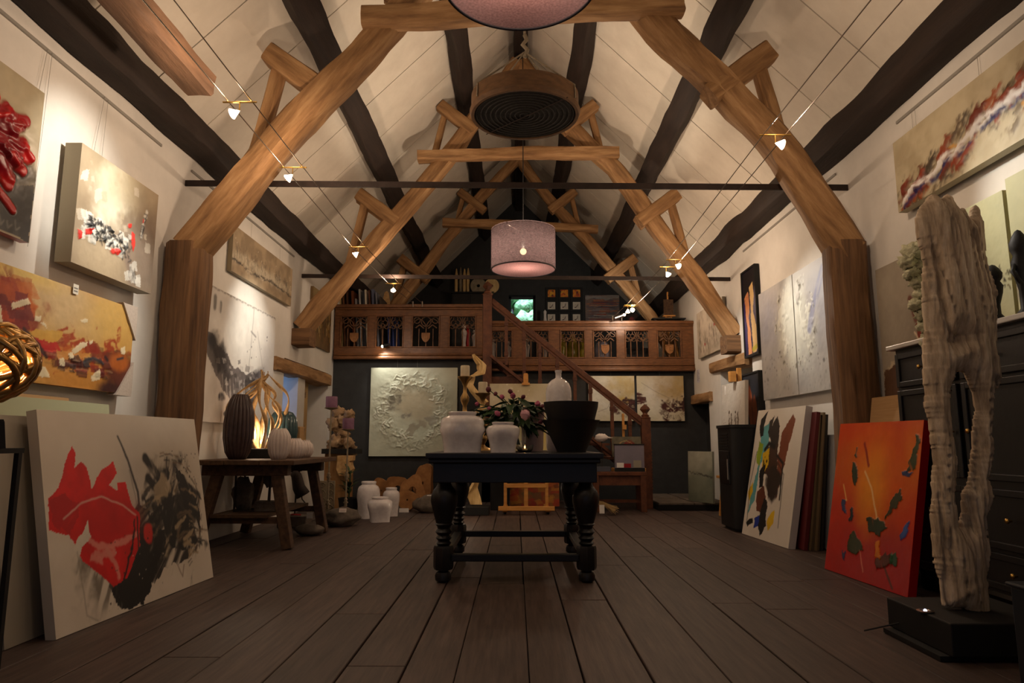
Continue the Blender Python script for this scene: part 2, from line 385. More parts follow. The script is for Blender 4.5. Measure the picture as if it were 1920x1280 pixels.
flo = struct('floor', MB().box((WL-.3, Y0, -.1), (WR+.3, YG, -.03)), m_gap)
def planks():
    r = random.Random(21); x = WL; meshes = {}
    while x < WR-.02:
        w = r.choice((.2, .22, .24, .26, .28)); w = min(w, WR-x); y = Y0+r.uniform(-2., -.2)
        while y < YB:
            L = r.choice((1.6, 2.1, 2.6, 3.1, 3.7)); y1 = min(y+L, YB+.3); a = max(y, Y0)
            if y1-a > .15:
                g = .004+(.008 if r.random() < .2 else 0)
                k = (round(w-g, 4), round(y1-a-.006, 3))
                if k not in meshes:
                    b = MB(); c = .003; X, Y = k[0]/2, k[1]
                    b.add([(-X,0,-.03),(X,0,-.03),(X,Y,-.03),(-X,Y,-.03),(-X,0,-c),(X,0,-c),(X,Y,-c),(-X,Y,-c),(-X+c,c,0),(X-c,c,0),(X-c,Y-c,0),(-X+c,Y-c,0)],
                          [(0,1,5,4),(1,2,6,5),(2,3,7,6),(3,0,4,7),(4,5,9,8),(5,6,10,9),(6,7,11,10),(7,4,8,11),(8,9,10,11)])
                    meshes[k] = b.mesh('plank'); meshes[k].materials.append(m_plank)
                o = bpy.data.objects.new('plank', meshes[k]); COL.objects.link(o)
                o.matrix_basis = Matrix.Translation((x+w/2, a, -.0005-r.random()*.0025)) @ Euler((r.uniform(-.0004, .0004), 0, 0)).to_matrix().to_4x4(); setp(o, flo)
            y = y1
        x += w
planks()

# walls: the left one has a deep niche with a little window, the right one two openings
NL = (8.05, 9.98, .55, 1.86)
b = MB(); T = .45
for a, c in (((WL-T, Y0, -.05), (WL, NL[0], 3.6)), ((WL-T, NL[1], -.05), (WL, YG, 3.6)), ((WL-T, NL[0], -.05), (WL, NL[1], NL[2])), ((WL-T, NL[0], NL[3]), (WL, NL[1], 3.6)), ((WL-T-.1, NL[0], NL[2]), (WL-T, NL[1], NL[3]))): b.box(a, c)
wl = struct('wall_left', b, m_plaster, recenter=False)
NR = (7.9, 9.15, .5, 1.86); DR = (9.75, 10.2, -.05, 1.44)
b = MB()
for a, c in (((WR, Y0, -.05), (WR+T, NR[0], 3.6)), ((WR, NR[0], -.05), (WR+T, NR[1], NR[2])), ((WR, NR[0], NR[3]), (WR+T, NR[1], 3.6)), ((WR+T, NR[0], NR[2]), (WR+T+.1, NR[1], NR[3])),
             ((WR, NR[1], -.05), (WR+T, DR[0], 3.6)), ((WR, DR[0], DR[3]), (WR+T, DR[1]+.4, 3.6)), ((WR, DR[1]+.4, -.05), (WR+T, YG, 3.6))): b.box(a, c)
wr = struct('wall_right', b, m_plaster, recenter=False)
struct('door_1', MB().box((WR+.16, DR[0], 0), (WR+.2, DR[1]+.4, DR[3])), m_black_wall, recenter=False)
wb = struct('wall_back', MB().box((WL, YB+.02, -.05), (-.38, YB+.15, GZL+.1)).box((-.38, YR+.02, -.05), (WR+.3, YR+.15, GZR+.1)).box((-.5, YB+.02, -.05), (-.38, YR+.15, GZL+.1)), m_black_wall, recenter=False)
# gable with a window opening
wa, wc = at(954, 600, Y=YG), at(1004, 553, Y=YG)
gx0, gx1, gz0, gz1 = wa.x, wc.x, wa.z-.1, wc.z
b = MB()
for a, c in (((WL-.3, YG, 1.9), (gx0, YG+.3, RIDGE)), ((gx1, YG, 1.9), (WR+.3, YG+.3, RIDGE)), ((gx0, YG, 1.9), (gx1, YG+.3, gz0)), ((gx0, YG, gz1), (gx1, YG+.3, RIDGE))): b.box(a, c)
struct('wall_gable', b, m_black_wall, recenter=False)
win = thing('window_1', None, None, ((gx0+gx1)/2, YG+.2, gz0), kind='structure')
m_wframe = mat('window frame paint', (38, 44, 50), rough=.5, bump=0)
f = .05; b = MB()
for a, c in (((gx0, YG+.17, gz0), (gx0+f, YG+.24, gz1)), ((gx1-f, YG+.17, gz0), (gx1, YG+.24, gz1)), ((gx0, YG+.17, gz0), (gx1, YG+.24, gz0+f)), ((gx0, YG+.17, gz1-f), (gx1, YG+.24, gz1))): b.box(a, c)
obj('window_frame', b, m_wframe, win)
obj('pane', MB().box((gx0+f, YG+.2, gz0+f), (gx1-f, YG+.206, gz1-f)), m_glass, win)
# leafy hedge in daylight outside that window
m_leaf_out = mat('hedge leaves', (40, 84, 50), (150, 196, 150), ns=9., det=8, rough=.7, bump=.8, bd=.05, contrast=(.35, .65))
hb = MB()
for i in range(80):
    hb.lump((rnd.uniform(-1.6, 1.9), YG+2.2+rnd.uniform(-.3, .3), -.05+5.6*i/79), rnd.uniform(.3, .46), 10, 7, .5, 3., i)
obj('garden_hedge', hb, m_leaf_out, label='green garden hedge seen through the little gable window', cat='hedge', smooth='all', kind='stuff')
sd = bpy.data.lights.new('daylight', 'AREA'); sd.energy = 1300; sd.color = (.72, .88, 1.); sd.size = 1.0
so = bpy.data.objects.new('daylight', sd); COL.objects.link(so); so.location = (.2, YG+1.0, 7.6); so.rotation_euler = (R(-28), 0, 0); so.rotation_euler = Vector((0, 1.2, -2.4)).to_track_quat('-Z', 'Y').to_euler()
# wall behind the photographer, with the open barn doors that let the evening light in
b = MB()
for a, c in (((WL-.3, Y0-.2, -.05), (-1.5, Y0, 6.3)), ((1.5, Y0-.2, -.05), (WR+.3, Y0, 6.3)), ((-1.5, Y0-.2, 2.5), (1.5, Y0, 6.3))): b.box(a, c)
struct('wall_front', b, m_plaster, recenter=False)
# gallery deck
struct('gallery_deck', MB().box((WL, YB, GZL), (-.38, YG, GZL+.14)).box((-.38, YR, GZR), (WR, YG, GZR+.14)), m_post, recenter=False)

# roof slopes: boards side by side with open joints
def roof(side, name):
    r = struct(name, MB().add([(RX, Y0, RIDGE+.08), (RX, YG+.3, RIDGE+.08), (RX+side*3.15, YG+.3, RIDGE+.08-3.15), (RX+side*3.15, Y0, RIDGE+.08-3.15)], [(0, 1, 2, 3) if side > 0 else (3, 2, 1, 0)]), m_gap, recenter=False)
    w = .79; y = Y0; L = math.sqrt(2)*3.1; me = None
    m0 = Matrix(((side*math.sqrt(.5), 0, side*math.sqrt(.5)), (0, 1, 0), (-math.sqrt(.5), 0, math.sqrt(.5)))).to_4x4()
    bb = MB().box((0, .006, 0), (L, w-.006, .03)); me = bb.mesh('roof_board'); me.materials.append(m_roof)
    while y < YG+.25:
        o = bpy.data.objects.new('roof_board', me); COL.objects.link(o); mm = m0.copy(); mm.translation = (RX, y, RIDGE); o.matrix_basis = mm; setp(o, r)
        y += w
roof(-1, 'ceiling_left'); roof(1, 'ceiling_right')

# purlins
def purlin(x, zoff, w, h, label, seed, y0=Y0, y1=YG, tilt=True):
    z = RIDGE-abs(x-RX)-zoff; s = 1 if x > 0 else -1
    n = 9; r = random.Random(seed); pts = [(x+r.uniform(-.018, .018), y0+(y1-y0)*i/n, z+r.uniform(-.018, .018)) for i in range(n+1)]
    pts[0] = (x, y0, z); pts[-1] = (x, y1, z)
    timber('purlin', pts, w, h, m_dark, seed=seed, up=(-s, 0, 1) if tilt else (0, 0, 1), label=label, cat='beam', group='dark roof purlins', jit=.016, step=.14, ch=.1)
for s, n in ((-1, 'left'), (1, 'right')):
    purlin(s*2.64, .21 if s < 0 else .32, .21, .22, f'dark wall plate beam along the top of the {n} white wall', 3+s, tilt=False)
    purlin(s*1.74+.03, .16, .18, .22, f'dark purlin halfway up the {n} roof slope', 13+s)
    purlin(s*.72+.05, .15, .17, .2, f'dark purlin high on the {n} roof slope beside the ridge', 23+s)
timber('ridge_beam', [(RX+.02, Y0, RIDGE-.2), (RX+.02, 6, RIDGE-.19), (RX+.03, YG, RIDGE-.2)], .17, .22, m_dark, seed=31, label='dark ridge beam at the very top of the roof', cat='beam', jit=.012, step=.2)

# trusses
def truss(Y, label, L, Rr, wd, collar, seed, corbels=False, low=0):
    t = thing('roof_truss', label, 'roof truss', (0, Y, 2.2), 'oak roof trusses')
    for k, pts in enumerate((L, Rr)):
        timber('rafter', [(x, Y, z) for x, z in pts], wd, wd*1.05, m_oak, t, seed+k, up=(0, 1, 0), jit=.02, taper=.8, ch=.3)
    (x0, z0), (x1, z1), ch = collar
    timber('collar_beam', [(x0, Y-.1, z0), ((x0+x1)/2, Y-.11, (z0+z1)/2+.015), (x1, Y-.1, z1)], .15, ch, m_oak, t, seed+3, jit=.014, taper=.95)
    for s in (-1, 1):
        o = .06 if s > 0 else 0
        timber('purlin_cleat', [(s*1.5+o, Y-.02, 3.62), (s*2.0+o, Y-.02, 4.0)], .2, .17, m_oak, t, seed+5+s, jit=.012)
        timber('strut', [(s*2.1+o, Y+.02, 3.12), (s*1.93+o, Y+.02, 3.9)], .11, .1, m_oak, t, seed+8+s, jit=.008)
        timber('purlin_cleat', [(s*.54+o, Y-.06, 4.84), (s*.98+o, Y-.06, 5.2)], .13, .14, m_oak, t, seed+11+s, jit=.01)
        timber('strut', [(s*1.06+o, Y+.02, 4.5), (s*.93+o, Y+.02, 5.1)], .08, .08, m_oak, t, seed+14+s, jit=.006)
    if corbels:
        for s in (-1, 1):
            x = L[0][0] if s < 0 else Rr[0][0]; z = (L if s < 0 else Rr)[0][1]
            timber('corbel', [(s*2.82, Y, z-.12), (x-s*.14, Y, z-.12)], .28, .22, m_post, t, seed+20+s, jit=.008, ch=.1)
    return t
truss(5.2, 'nearest curved oak truss rising from the two round wall posts',
      [(-2.56, 2.36), (-1.9, 3.27), (-1.3, 3.95), (-.93, 4.42), (-.45, 5.12), (.03, 5.78)],
      [(2.6, 2.32), (2.08, 3.24), (1.62, 3.78), (1.2, 4.22), (.6, 5.05), (.07, 5.78)], .25, ((-1.24, 4.26), (1.36, 4.37), .17), 40)
truss(8.4, 'second oak truss resting on wooden wall corbels before the gallery',
      [(-2.67, 2.27), (-2.04, 3.05), (-1.55, 3.66), (-.95, 4.4), (.03, 5.82)],
      [(2.72, 2.18), (2.04, 3.22), (1.27, 4.36), (.62, 5.0), (.07, 5.82)], .22, ((-1.25, 4.48), (1.32, 4.52), .14), 70, True)
truss(11.5, 'farthest oak truss standing up on the gallery',
      [(-2.72, 2.28), (-2.02, 3.22), (-1.25, 4.3), (-.6, 5.12), (.03, 5.82)],
      [(2.75, 2.2), (2.3, 3.0), (1.3, 4.28), (.6, 5.05), (.07, 5.82)], .2, ((-1.26, 4.62), (1.42, 4.5), .14), 100)
def post(x, Y, label, seed):
    from mathutils import noise as N
    n = 40; r0 = .165; vs = []
    timber('timber_post', [(x, Y, -.02), (x+.01, Y, 1.2), (x, Y, 2.4)], .29, .29, m_post, seed=seed, up=(0, 1, 0), label=label, cat='post', group='round oak wall posts', jit=.012, ch=.45, step=.08)
post(-2.57, 5.2, 'thick round oak post on the left wall under the nearest truss', 130)
post(2.57, 5.2, 'thick round oak post on the right wall under the nearest truss', 131)
for Y, z, g in ((5.42, 2.98, 'iron tie bar across the room through the nearest truss'), (8.55, 2.96, 'iron tie bar across the room in front of the gallery')):
    obj('tie_bar', MB().bar((WL-.02, Y, z+.02), (WR+.02, Y, z-.03), .014, .05), m_iron, label=g, cat='tie bar', group='iron tie bars')
lbm = timber('loose_beam', [(-2.1, Y0, 3.22), (-2.1, 4.24, 3.22)], .19, .15, m_beam2, seed=150, label='short pale oak beam ending below the left roof slope', cat='beam', jit=.012)
for y in (0., 2.6): obj('hanger_rod', MB().tube([(-2.1, y, 3.25), (-2.1, y, 4.1)], .006, 6), m_iron, lbm)
# lintels
p, q = at(518, 680, X=WL+.03), at(619, 714, X=WL+.03)
timber('lintel', [(WL-.06, p.y, p.z), (WL-.06, (p.y+q.y)/2, (p.z+q.z)/2+.01), (WL-.06, q.y, q.z)], .22, .16, m_oak, seed=160, label='oak lintel over the niche in the left wall', cat='lintel', group='oak lintels', jit=.014)
p, q = at(1332, 690, X=WR-.03), at(1399, 671, X=WR-.03)
timber('lintel', [(WR+.06, p.y, p.z), (WR+.06, q.y, q.z)], .22, .15, m_oak, seed=161, label='oak lintel above the easel painting on the right wall', cat='lintel', group='oak lintels', jit=.01)
timber('lintel', [(WR+.02, YR, 1.5), (WR+.02, 9.55, 1.5)], .16, .14, m_oak, seed=162, label='short oak lintel over the dark doorway in the back right corner', cat='lintel', group='oak lintels', jit=.01)
# niche interior: window, inner pillar, sill
w2 = thing('window_2', None, None, (WL-T, 8.5, 1.2), kind='structure')
m_sky = emit_mat('blue evening window', (120, 170, 240), 1.6)
obj('pane', MB().box((WL-T+.01, 8.1, 1.22), (WL-T+.02, 8.62, 1.82)), m_sky, w2)
b = MB()
for y in (8.08, 8.36, 8.62): b.box((WL-T, y, 1.18), (WL-T+.04, y+.035, 1.84))
b.box((WL-T, 8.08, 1.18), (WL-T+.04, 8.655, 1.22)); obj('window_frame', b, m_plaster, w2)
struct('trim_1', MB().box((WL-T, 8.66, NL[2]), (WL-.02, 8.95, NL[3])).box((WL-T, NL[0], NL[2]), (WL-.01, 8.66, 1.16)), m_plaster, recenter=False)
# picture rails
for x, n, a, c in ((WL+.006, 2, Y0, 5.0), (WL+.006, 3, 5.5, 8.2), (WR-.006, 4, Y0, 4.65), (WR-.006, 5, 5.6, 8.0)):
    struct(f'trim_{n}', MB().box((x-.006, a, 3.13), (x+.006, c, 3.15)), m_wire, recenter=False)
# ------------------------------------------------------------ pictures on the left wall
def pic_red_flower(w, h):
    c = Cv(w, h, 150, (168, 154, 124), (140, 126, 100), 3., 1)
    c.blob(.75, .2, .3, .2, (186, 174, 146), a=.7, soft=.6)
    c.poly([(0, .62), (.3, .6), (.62, .66), (.8, .7), (1, .62), (1, 1), (0, 1)], (20, 18, 15), rag=.03, sc=6)
    c.blob(.84, .58, .2, .1, (40, 34, 28), soft=.6)
    g = np.random.default_rng(5)
    for k in range(30):
        t = R(-170+340*k/29.+g.random()*12); r0 = .1+.14*g.random(); r1 = .27+.12*g.random(); u0, v0 = .57+math.cos(t)*r0, .47+math.sin(t)*r0*.9; u1, v1 = .57+math.cos(t)*r1, .47+math.sin(t)*r1*.92
        c.line([(u0, v0), ((u0+u1)/2, (v0+v1)/2+.01), (u1, v1)], .034+.016*g.random(), ((168, 14, 22), (142, 8, 18), (190, 24, 26), (120, 8, 22))[k % 4], rag=.012, h=.012, var=.3)
    c.blob(.57, .47, .27, .25, (136, 12, 28), rag=.2, h=.012, var=.5)
    for k in range(26):
        t = R(360*g.random()); r = .1+.2*g.random(); u, v = .57+math.cos(t)*r, .47+math.sin(t)*r
        c.line([(u, v), (u+.05*math.cos(t)+.02, v+.09*math.sin(t)+.03)], .016, ((196, 30, 30), (110, 6, 22), (176, 30, 50))[k % 3], h=.01, taper=.5)
    c.line([(.88, .42), (.94, .47)], .03, (176, 20, 22), h=.014); c.line([(.78, .3), (.88, .26)], .045, (150, 12, 24), h=.014)
    c.line([(.5, .72), (.6, .84)], .025, (150, 24, 26), h=.01); c.line([(.72, .74), (.86, .84)], .03, (170, 24, 26), h=.01); c.line([(.35, .7), (.42, .8)], .025, (150, 20, 26), h=.01)
    for k in range(7):   # scratched signature
        x = .56+k*.055; c.line([(x, .9+.02*(k % 2)), (x+.012, .955), (x+.035, .93)], .004, (120, 118, 108), rag=.01)
    c.line([(.55, .915), (.72, .905)], .004, (120, 118, 108))
    return c.rough(.004, 16)
p = on_left((-150, 40), (97, 185), (48, 452), (-150, 400), .07)
yE = (at(97, 185, X=WL+.07).y+at(40, 452, X=WL+.07).y)/2; w = 1.05; zt = at(97, 185, X=WL+.07).z; zb = at(46, 452, X=WL+.07).z
o = painting(pic_red_flower(w, zt-zb), (WL+.07, yE-w, zb), (0, 1, 0), (0, 0, 1), 'crimson impasto flower painting with black foot at the left edge of the room', .05, (150, 60, 50), m=m_gloss)
wires(o, [((WL+.015, yE+.06, 3.14), (WL+.02, yE-.05, 2.3)), ((WL+.015, yE+.10, 3.14), (WL+.02, yE+.06, 1.95))])

def pic_grey_red(w, h):
    c = Cv(w, h, 150, (172, 156, 130), (150, 134, 110), 2.5, 2)
    c.blob(.9, .65, .4, .5, (112, 98, 88), a=.8, soft=.7); c.blob(.38, .3, .22, .26, (232, 226, 204), a=.9, soft=.7, rag=.3); c.blob(.5, .12, .3, .2, (200, 190, 160), a=.6, soft=.8)
    c.blob(.3, .92, .35, .18, (186, 168, 136), a=.7, soft=.8); c.blob(.66, .83, .05, .16, (116, 100, 92), a=.7, soft=.7, rot=-25)
    c.patches(16, .05, .05, .95, .6, .03, .035, [(226, 220, 204), (210, 200, 178), (190, 176, 150)], .6)
    c.poly([(.17, .32), (.26, .27), (.27, .36), (.2, .42)], (222, 218, 204), a=.9); c.poly([(.03, .22), (.1, .18), (.09, .28), (.02, .31)], (222, 218, 204), a=.8)
    c.patches(40, .08, .54, .66, .76, .035, .035, [(224, 224, 214), (196, 196, 188), (236, 234, 226)], .85, .004)
    g = np.random.default_rng(8)
    for k in range(130):
        u = .12+.56*g.random(); v = .56+.17*g.random()+.12*(u-.2)*(g.random() > .5); c.line([(u, v), (u+.05*(g.random()-.5), v+.06*(g.random()-.5)), (u+.07*(g.random()-.5), v+.08*(g.random()-.5))], (.004+.006*g.random()), (30, 32, 32), h=.004, rag=.01)
    c.patches(12, .62, .8, .82, .96, .03, .04, [(222, 222, 214), (200, 198, 190)], .8)
    for k in range(16):
        u = .66+.12*g.random(); v = .78+.16*g.random(); c.line([(u, v), (u+.04*(g.random()-.3), v+.05)], .004, (40, 40, 38))
    c.line([(.85, .24), (.82, .36), (.8, .5)], .022, (206, 204, 194), rag=.02)
    for k in range(16):
        v = .26+.24*g.random(); u = .84-.05*(v-.26)/.24; c.line([(u-.02, v), (u+.02, v+.02*(g.random()-.5)), (u, v+.04)], .004, (36, 36, 36))
    for q in ([(.03, .72), (.07, .71), (.08, .77), (.05, .8)], [(.1, .69), (.17, .66), (.17, .71), (.11, .74)], [(.6, .45), (.65, .43), (.65, .47), (.61, .49)], [(.66, .5), (.7, .51), (.72, .6), (.7, .68), (.66, .6)], [(.79, .33), (.81, .32), (.81, .36), (.8, .37)]): c.poly(q, (206, 38, 26), h=.006, rag=.006)
    c.blob(.44, .765, .03, .025, (206, 38, 26), h=.006); c.blob(.49, .75, .03, .03, (206, 38, 26), h=.006)
    return c.rough(.003, 20)
c0, w, h, r, u = on_left((160, 275), (303, 367), (277, 547), (126, 490), .13)
c0.y = (at(160, 275, X=c0.x).y+at(126, 490, X=c0.x).y)/2
o = painting(pic_grey_red(w, h), c0, r, u, 'beige abstract painting with white flakes and small red patches beside the left post', .1, (150, 138, 112))
wires(o, [((WL+.015, c0.y+.35, 3.14), (WL+.03, c0.y+.25, c0.z+h*.9)), ((WL+.015, c0.y+.39, 3.14), (WL+.03, c0.y+.35, c0.z+h*.9))])
tg = Cv(.05, .06, 14, (225, 220, 205)); tg.line([(.2, .4), (.8, .4)], .06, (60, 60, 60)).line([(.2, .7), (.8, .7)], .06, (60, 60, 60))
painting(tg, (WL+.1, c0.y+.09, c0.z-.17), (0, 1, 0), (0, 0, 1), None, .002, (220, 215, 200), name='price_tag', cat=None, parent=o)

def pic_orange(w, h):
    c = Cv(w, h, 190, (206, 162, 88), (190, 140, 68), 2.5, 3)
    c.blob(.5, .2, .35, .25, (202, 176, 132), a=.8, soft=.7); c.blob(.8, .22, .2, .25, (208, 168, 84), a=.7, soft=.6); c.blob(.12, .03, .25, .1, (226, 196, 110), a=.9, soft=.6)
    c.blob(.25, .9, .35, .15, (196, 146, 70), a=.9, soft=.5); c.blob(.65, .9, .3, .2, (190, 124, 44), a=.8, soft=.5)
    c.blob(.06, .4, .2, .3, (140, 44, 18), rag=.4, soft=.4, dry=.25, ang=50); c.blob(.15, .3, .12, .14, (192, 96, 24), rag=.5, soft=.3)
    c.patches(26, .0, .12, .24, .5, .05, .06, [(196, 104, 22), (176, 74, 16), (150, 42, 16), (120, 22, 20)], .9)
    c.patches(16, .0, .3, .2, .75, .07, .07, [(140, 34, 18), (176, 60, 18), (104, 20, 20)], .9)
    c.blob(.5, .68, .5, .1, (164, 66, 26), rag=.5, soft=.4, dry=.3, ang=-20)
    c.patches(30, .2, .55, .98, .8, .045, .05, [(178, 66, 22), (140, 36, 18), (190, 96, 30), (100, 24, 20), (70, 22, 22)], .88)
    c.patches(8, .1, .58, .4, .72, .06, .05, [(200, 22, 16), (180, 20, 18)], .95)
    c.blob(.92, .8, .14, .22, (92, 38, 20), soft=.4, rag=.2); c.blob(.84, .98, .1, .1, (58, 22, 18), soft=.5); c.blob(.9, .66, .08, .1, (176, 92, 30), soft=.4)
    c.poly([(.3, .5), (.46, .46), (.45, .53), (.4, .6), (.2, .58)], (206, 160, 66), a=.9); c.poly([(.42, .66), (.68, .62), (.6, .7), (.42, .76)], (204, 140, 66), a=.9)
    c.patches(18, .3, .68, .82, .86, .035, .03, [(52, 24, 26), (44, 42, 50), (84, 20, 20), (60, 22, 18)], .9, .004)
    c.line([(.22, .54), (.3, .64), (.36, .74)], .03, (60, 26, 22), rag=.02, dry=.35); c.line([(.62, .72), (.68, .67), (.76, .7)], .022, (46, 44, 52), rag=.01)
    c.line([(.88, .63), (.93, .6)], .014, (44, 46, 56)); c.line([(.78, .63), (.8, .66)], .02, (50, 30, 36))
    for q in ([(.02, .42), (.08, .37), (.1, .52), (.06, .55)], [(.07, .55), (.12, .53), (.14, .64), (.1, .66)], [(.13, .33), (.22, .24), (.24, .28), (.14, .38)], [(.27, .38), (.31, .37), (.31, .42), (.27, .43)], [(.3, .43), (.33, .42), (.35, .48)],
              [(.52, .64), (.58, .54), (.63, .51), (.63, .55), (.55, .66)], [(.64, .5), (.67, .48), (.67, .51), (.65, .53)], [(.5, .67), (.53, .65), (.54, .7), (.51, .73)], [(.44, .74), (.48, .72), (.48, .8), (.45, .8)], [(.27, .9), (.36, .83), (.4, .93), (.3, .95)], [(.68, .86), (.74, .76), (.75, .88), (.69, .92)], [(.9, .5), (.94, .46), (.94, .55), (.91, .56)], [(.56, .3), (.62, .27), (.62, .31), (.58, .33)]):
        c.poly(q, (226, 212, 176), a=.9, rag=.01, h=.002)
    g = np.random.default_rng(2)
    for k in range(18):
        u = .3+.6*g.random(); v = .7+.16*g.random(); c.line([(u, v), (u+.05, v+.02*(g.random()-.5))], .003, ((220, 180, 130), (30, 22, 22))[k % 2], rag=.01)
    return c.rough(.004, 12)
X = WL+.09; q = [at(0, 490, X=X), at(262, 592, X=X), at(222, 742, X=X), at(0, 718, X=X)]
yE = at(248, 640, X=X).y; y0 = at(0, 620, X=X).y-.12; zb = (at(222, 742, X=X).z+.02); zt = at(255, 580, X=X).z
o = painting(pic_orange(yE-y0, zt-zb), (X, y0, zb), (0, 1, 0), (0, 0, 1), 'wide ochre and orange abstract painting with wrapped corners low on the left wall', .05, (170, 120, 60))
m_wrap = mat('bubble wrap corner', (190, 178, 166), (206, 194, 182), ns=60., rough=.35, bump=.5, bd=.004)
for zz in (zb, zt):
    s = 1 if zz == zb else -1; bb = MB().add([(X+.012, yE+.02, zz-s*.015), (X+.012, yE-.16, zz-s*.015), (X+.012, yE+.02, zz+s*.22), (X-.06, yE+.025, zz-s*.015), (X-.06, yE-.16, zz-s*.015), (X-.06, yE+.025, zz+s*.22)], [(0, 1, 2), (3, 5, 4), (0, 3, 4, 1), (1, 4, 5, 2), (2, 5, 3, 0)])
    obj('corner_wrap', bb, m_wrap, o, label='grey bubble wrap corner protector')

def pic_trees(w, h):
    c = Cv(w, h, 150, (166, 146, 116), (140, 122, 96), 4., 4); g = np.random.default_rng(9)
    c.blob(.4, .62, .5, .12, (206, 196, 172), a=.7, soft=.8)
    for k in range(120):
        u = g.random(); d = .5+.25*math.sin(u*9); v = .3+.35*g.random(); c.line([(u, v), (u+.02*(g.random()-.5), v+.18*g.random()), (u+.03*(g.random()-.5), v+.1)], .011, ((44, 40, 34), (70, 62, 52), (34, 32, 28))[k % 3], rag=.05, sc=30, a=.85, dry=.4, h=.003)
    c.line([(0, .72), (.3, .78), (.6, .7), (1, .76)], .035, (56, 48, 40), rag=.06, dry=.45); c.dots(60, 0, .2, 1, .8, .012, (224, 214, 192), .8)
    return c.rough(.004, 18)
c0, w, h, r, u = on_left((442, 427), (551, 504), (543, 572), (430, 506), .05)
o = painting(pic_trees(w, h), c0, r, u, 'narrow beige landscape with black tree scribbles high on the left wall', .045, (150, 136, 110))
wires(o, [((WL+.012, c0.y+w*k, 3.14), (WL+.012, c0.y+w*k, c0.z+h)) for k in (.3, .8)])

def pic_grey_white(w, h):
    c = Cv(w, h, 170, (216, 211, 203), (198, 192, 184), 3., 5)
    c.blob(.42, .28, .35, .25, (234, 231, 222), a=.8, soft=.8); c.blob(.2, .12, .22, .12, (180, 172, 164), a=.4, soft=.9)
    c.poly([(.02, .36), (.1, .37), (.2, .44), (.34, .52), (.5, .58), (.68, .57), (.82, .52), (.86, .55), (.8, .66), (.74, .78), (.62, .84), (.5, .86), (.34, .82), (.22, .72), (.1, .58), (.03, .46)], (88, 80, 80), rag=.05, sc=7, a=.92, var=.5)
    c.blob(.2, .52, .14, .1, (54, 50, 52), soft=.5, rag=.3, rot=40); c.blob(.75, .58, .12, .06, (66, 60, 66), soft=.6, rot=-20); c.blob(.1, .4, .06, .05, (40, 38, 42), soft=.6)
    c.patches(60, .12, .5, .75, .84, .025, .02, [(60, 54, 54), (128, 120, 116), (196, 190, 184), (44, 40, 42)], .7)
    for q, s in (((.25, .8), .04), ((.36, .87), .04), ((.5, .86), .05), ((.6, .84), .05), ((.45, .95), .03), ((.3, .93), .02)): c.blob(*q, s, s*.8, (66, 60, 62), rag=.2, soft=.3)
    g = np.random.default_rng(4)
    for k in range(40):
        u = .15+.4*g.random(); v = .62+.2*g.random(); c.line([(u, v), (u+.02, v+.12)], .004, (212, 206, 200), taper=.8)
    c.line([(.1, .08), (.1, .15)], .03, (120, 116, 110), dry=.3); c.line([(.17, .1), (.17, .16)], .02, (120, 116, 110), dry=.3)
    c.line([(.63, .0), (.57, 1.)], .004, (90, 84, 80)); c.blob(.9, .5, .12, .3, (186, 180, 176), a=.6, soft=.9)
    c.dots(14, .5, .2, .95, .5, .006, (60, 56, 56)); c.line([(.6, .22), (.68, .25)], .006, (70, 66, 64)); c.line([(.7, .2), (.82, .52)], .004, (120, 114, 110))
    for k in range(26): c.line([(k/25., .003+.01*(k % 2)), ((k+.6)/25., .008)], .006, (110, 100, 90))
    return c.rough(.006, 14)
X = WL+.05; ya = at(372, 790, X=X).y; yb = at(513, 680, X=X).y; zt = at(380, 525, X=X).z; zb = at(380, 790, X=X).z
painting(pic_grey_white(yb-ya, zt-zb), (X, ya, zb), (0, 1, 0), (0, 0, 1), 'large white canvas with a smoky grey diagonal smear right of the left post', .04, (200, 192, 180))

def pic_gold(w, h):
    c = Cv(w, h, 80, (120, 96, 62), (90, 70, 44), 3., 6); g = np.random.default_rng(3)
    c.blob(.5, .12, .7, .25, (170, 146, 100), a=.7, soft=.8)
    for k in range(90):
        u = g.random(); v = .3+.6*g.random(); c.line([(u, v), (u+.05*(g.random()-.5), v-.16*g.random())], .012, ((196, 152, 66), (60, 44, 30), (214, 190, 140), (140, 96, 40), (48, 36, 26))[k % 5], rag=.02, a=.9)
    return c.rough(.004, 20)
X = WL+.04; ya = at(585, 600, X=X).y; yb = at(621, 600, X=X).y
painting(pic_gold(yb-ya, .78), (X, ya, at(600, 652, X=X).z), (0, 1, 0), (0, 0, 1), 'small gold and brown grass painting behind the second truss on the left wall', .035, (110, 86, 50))

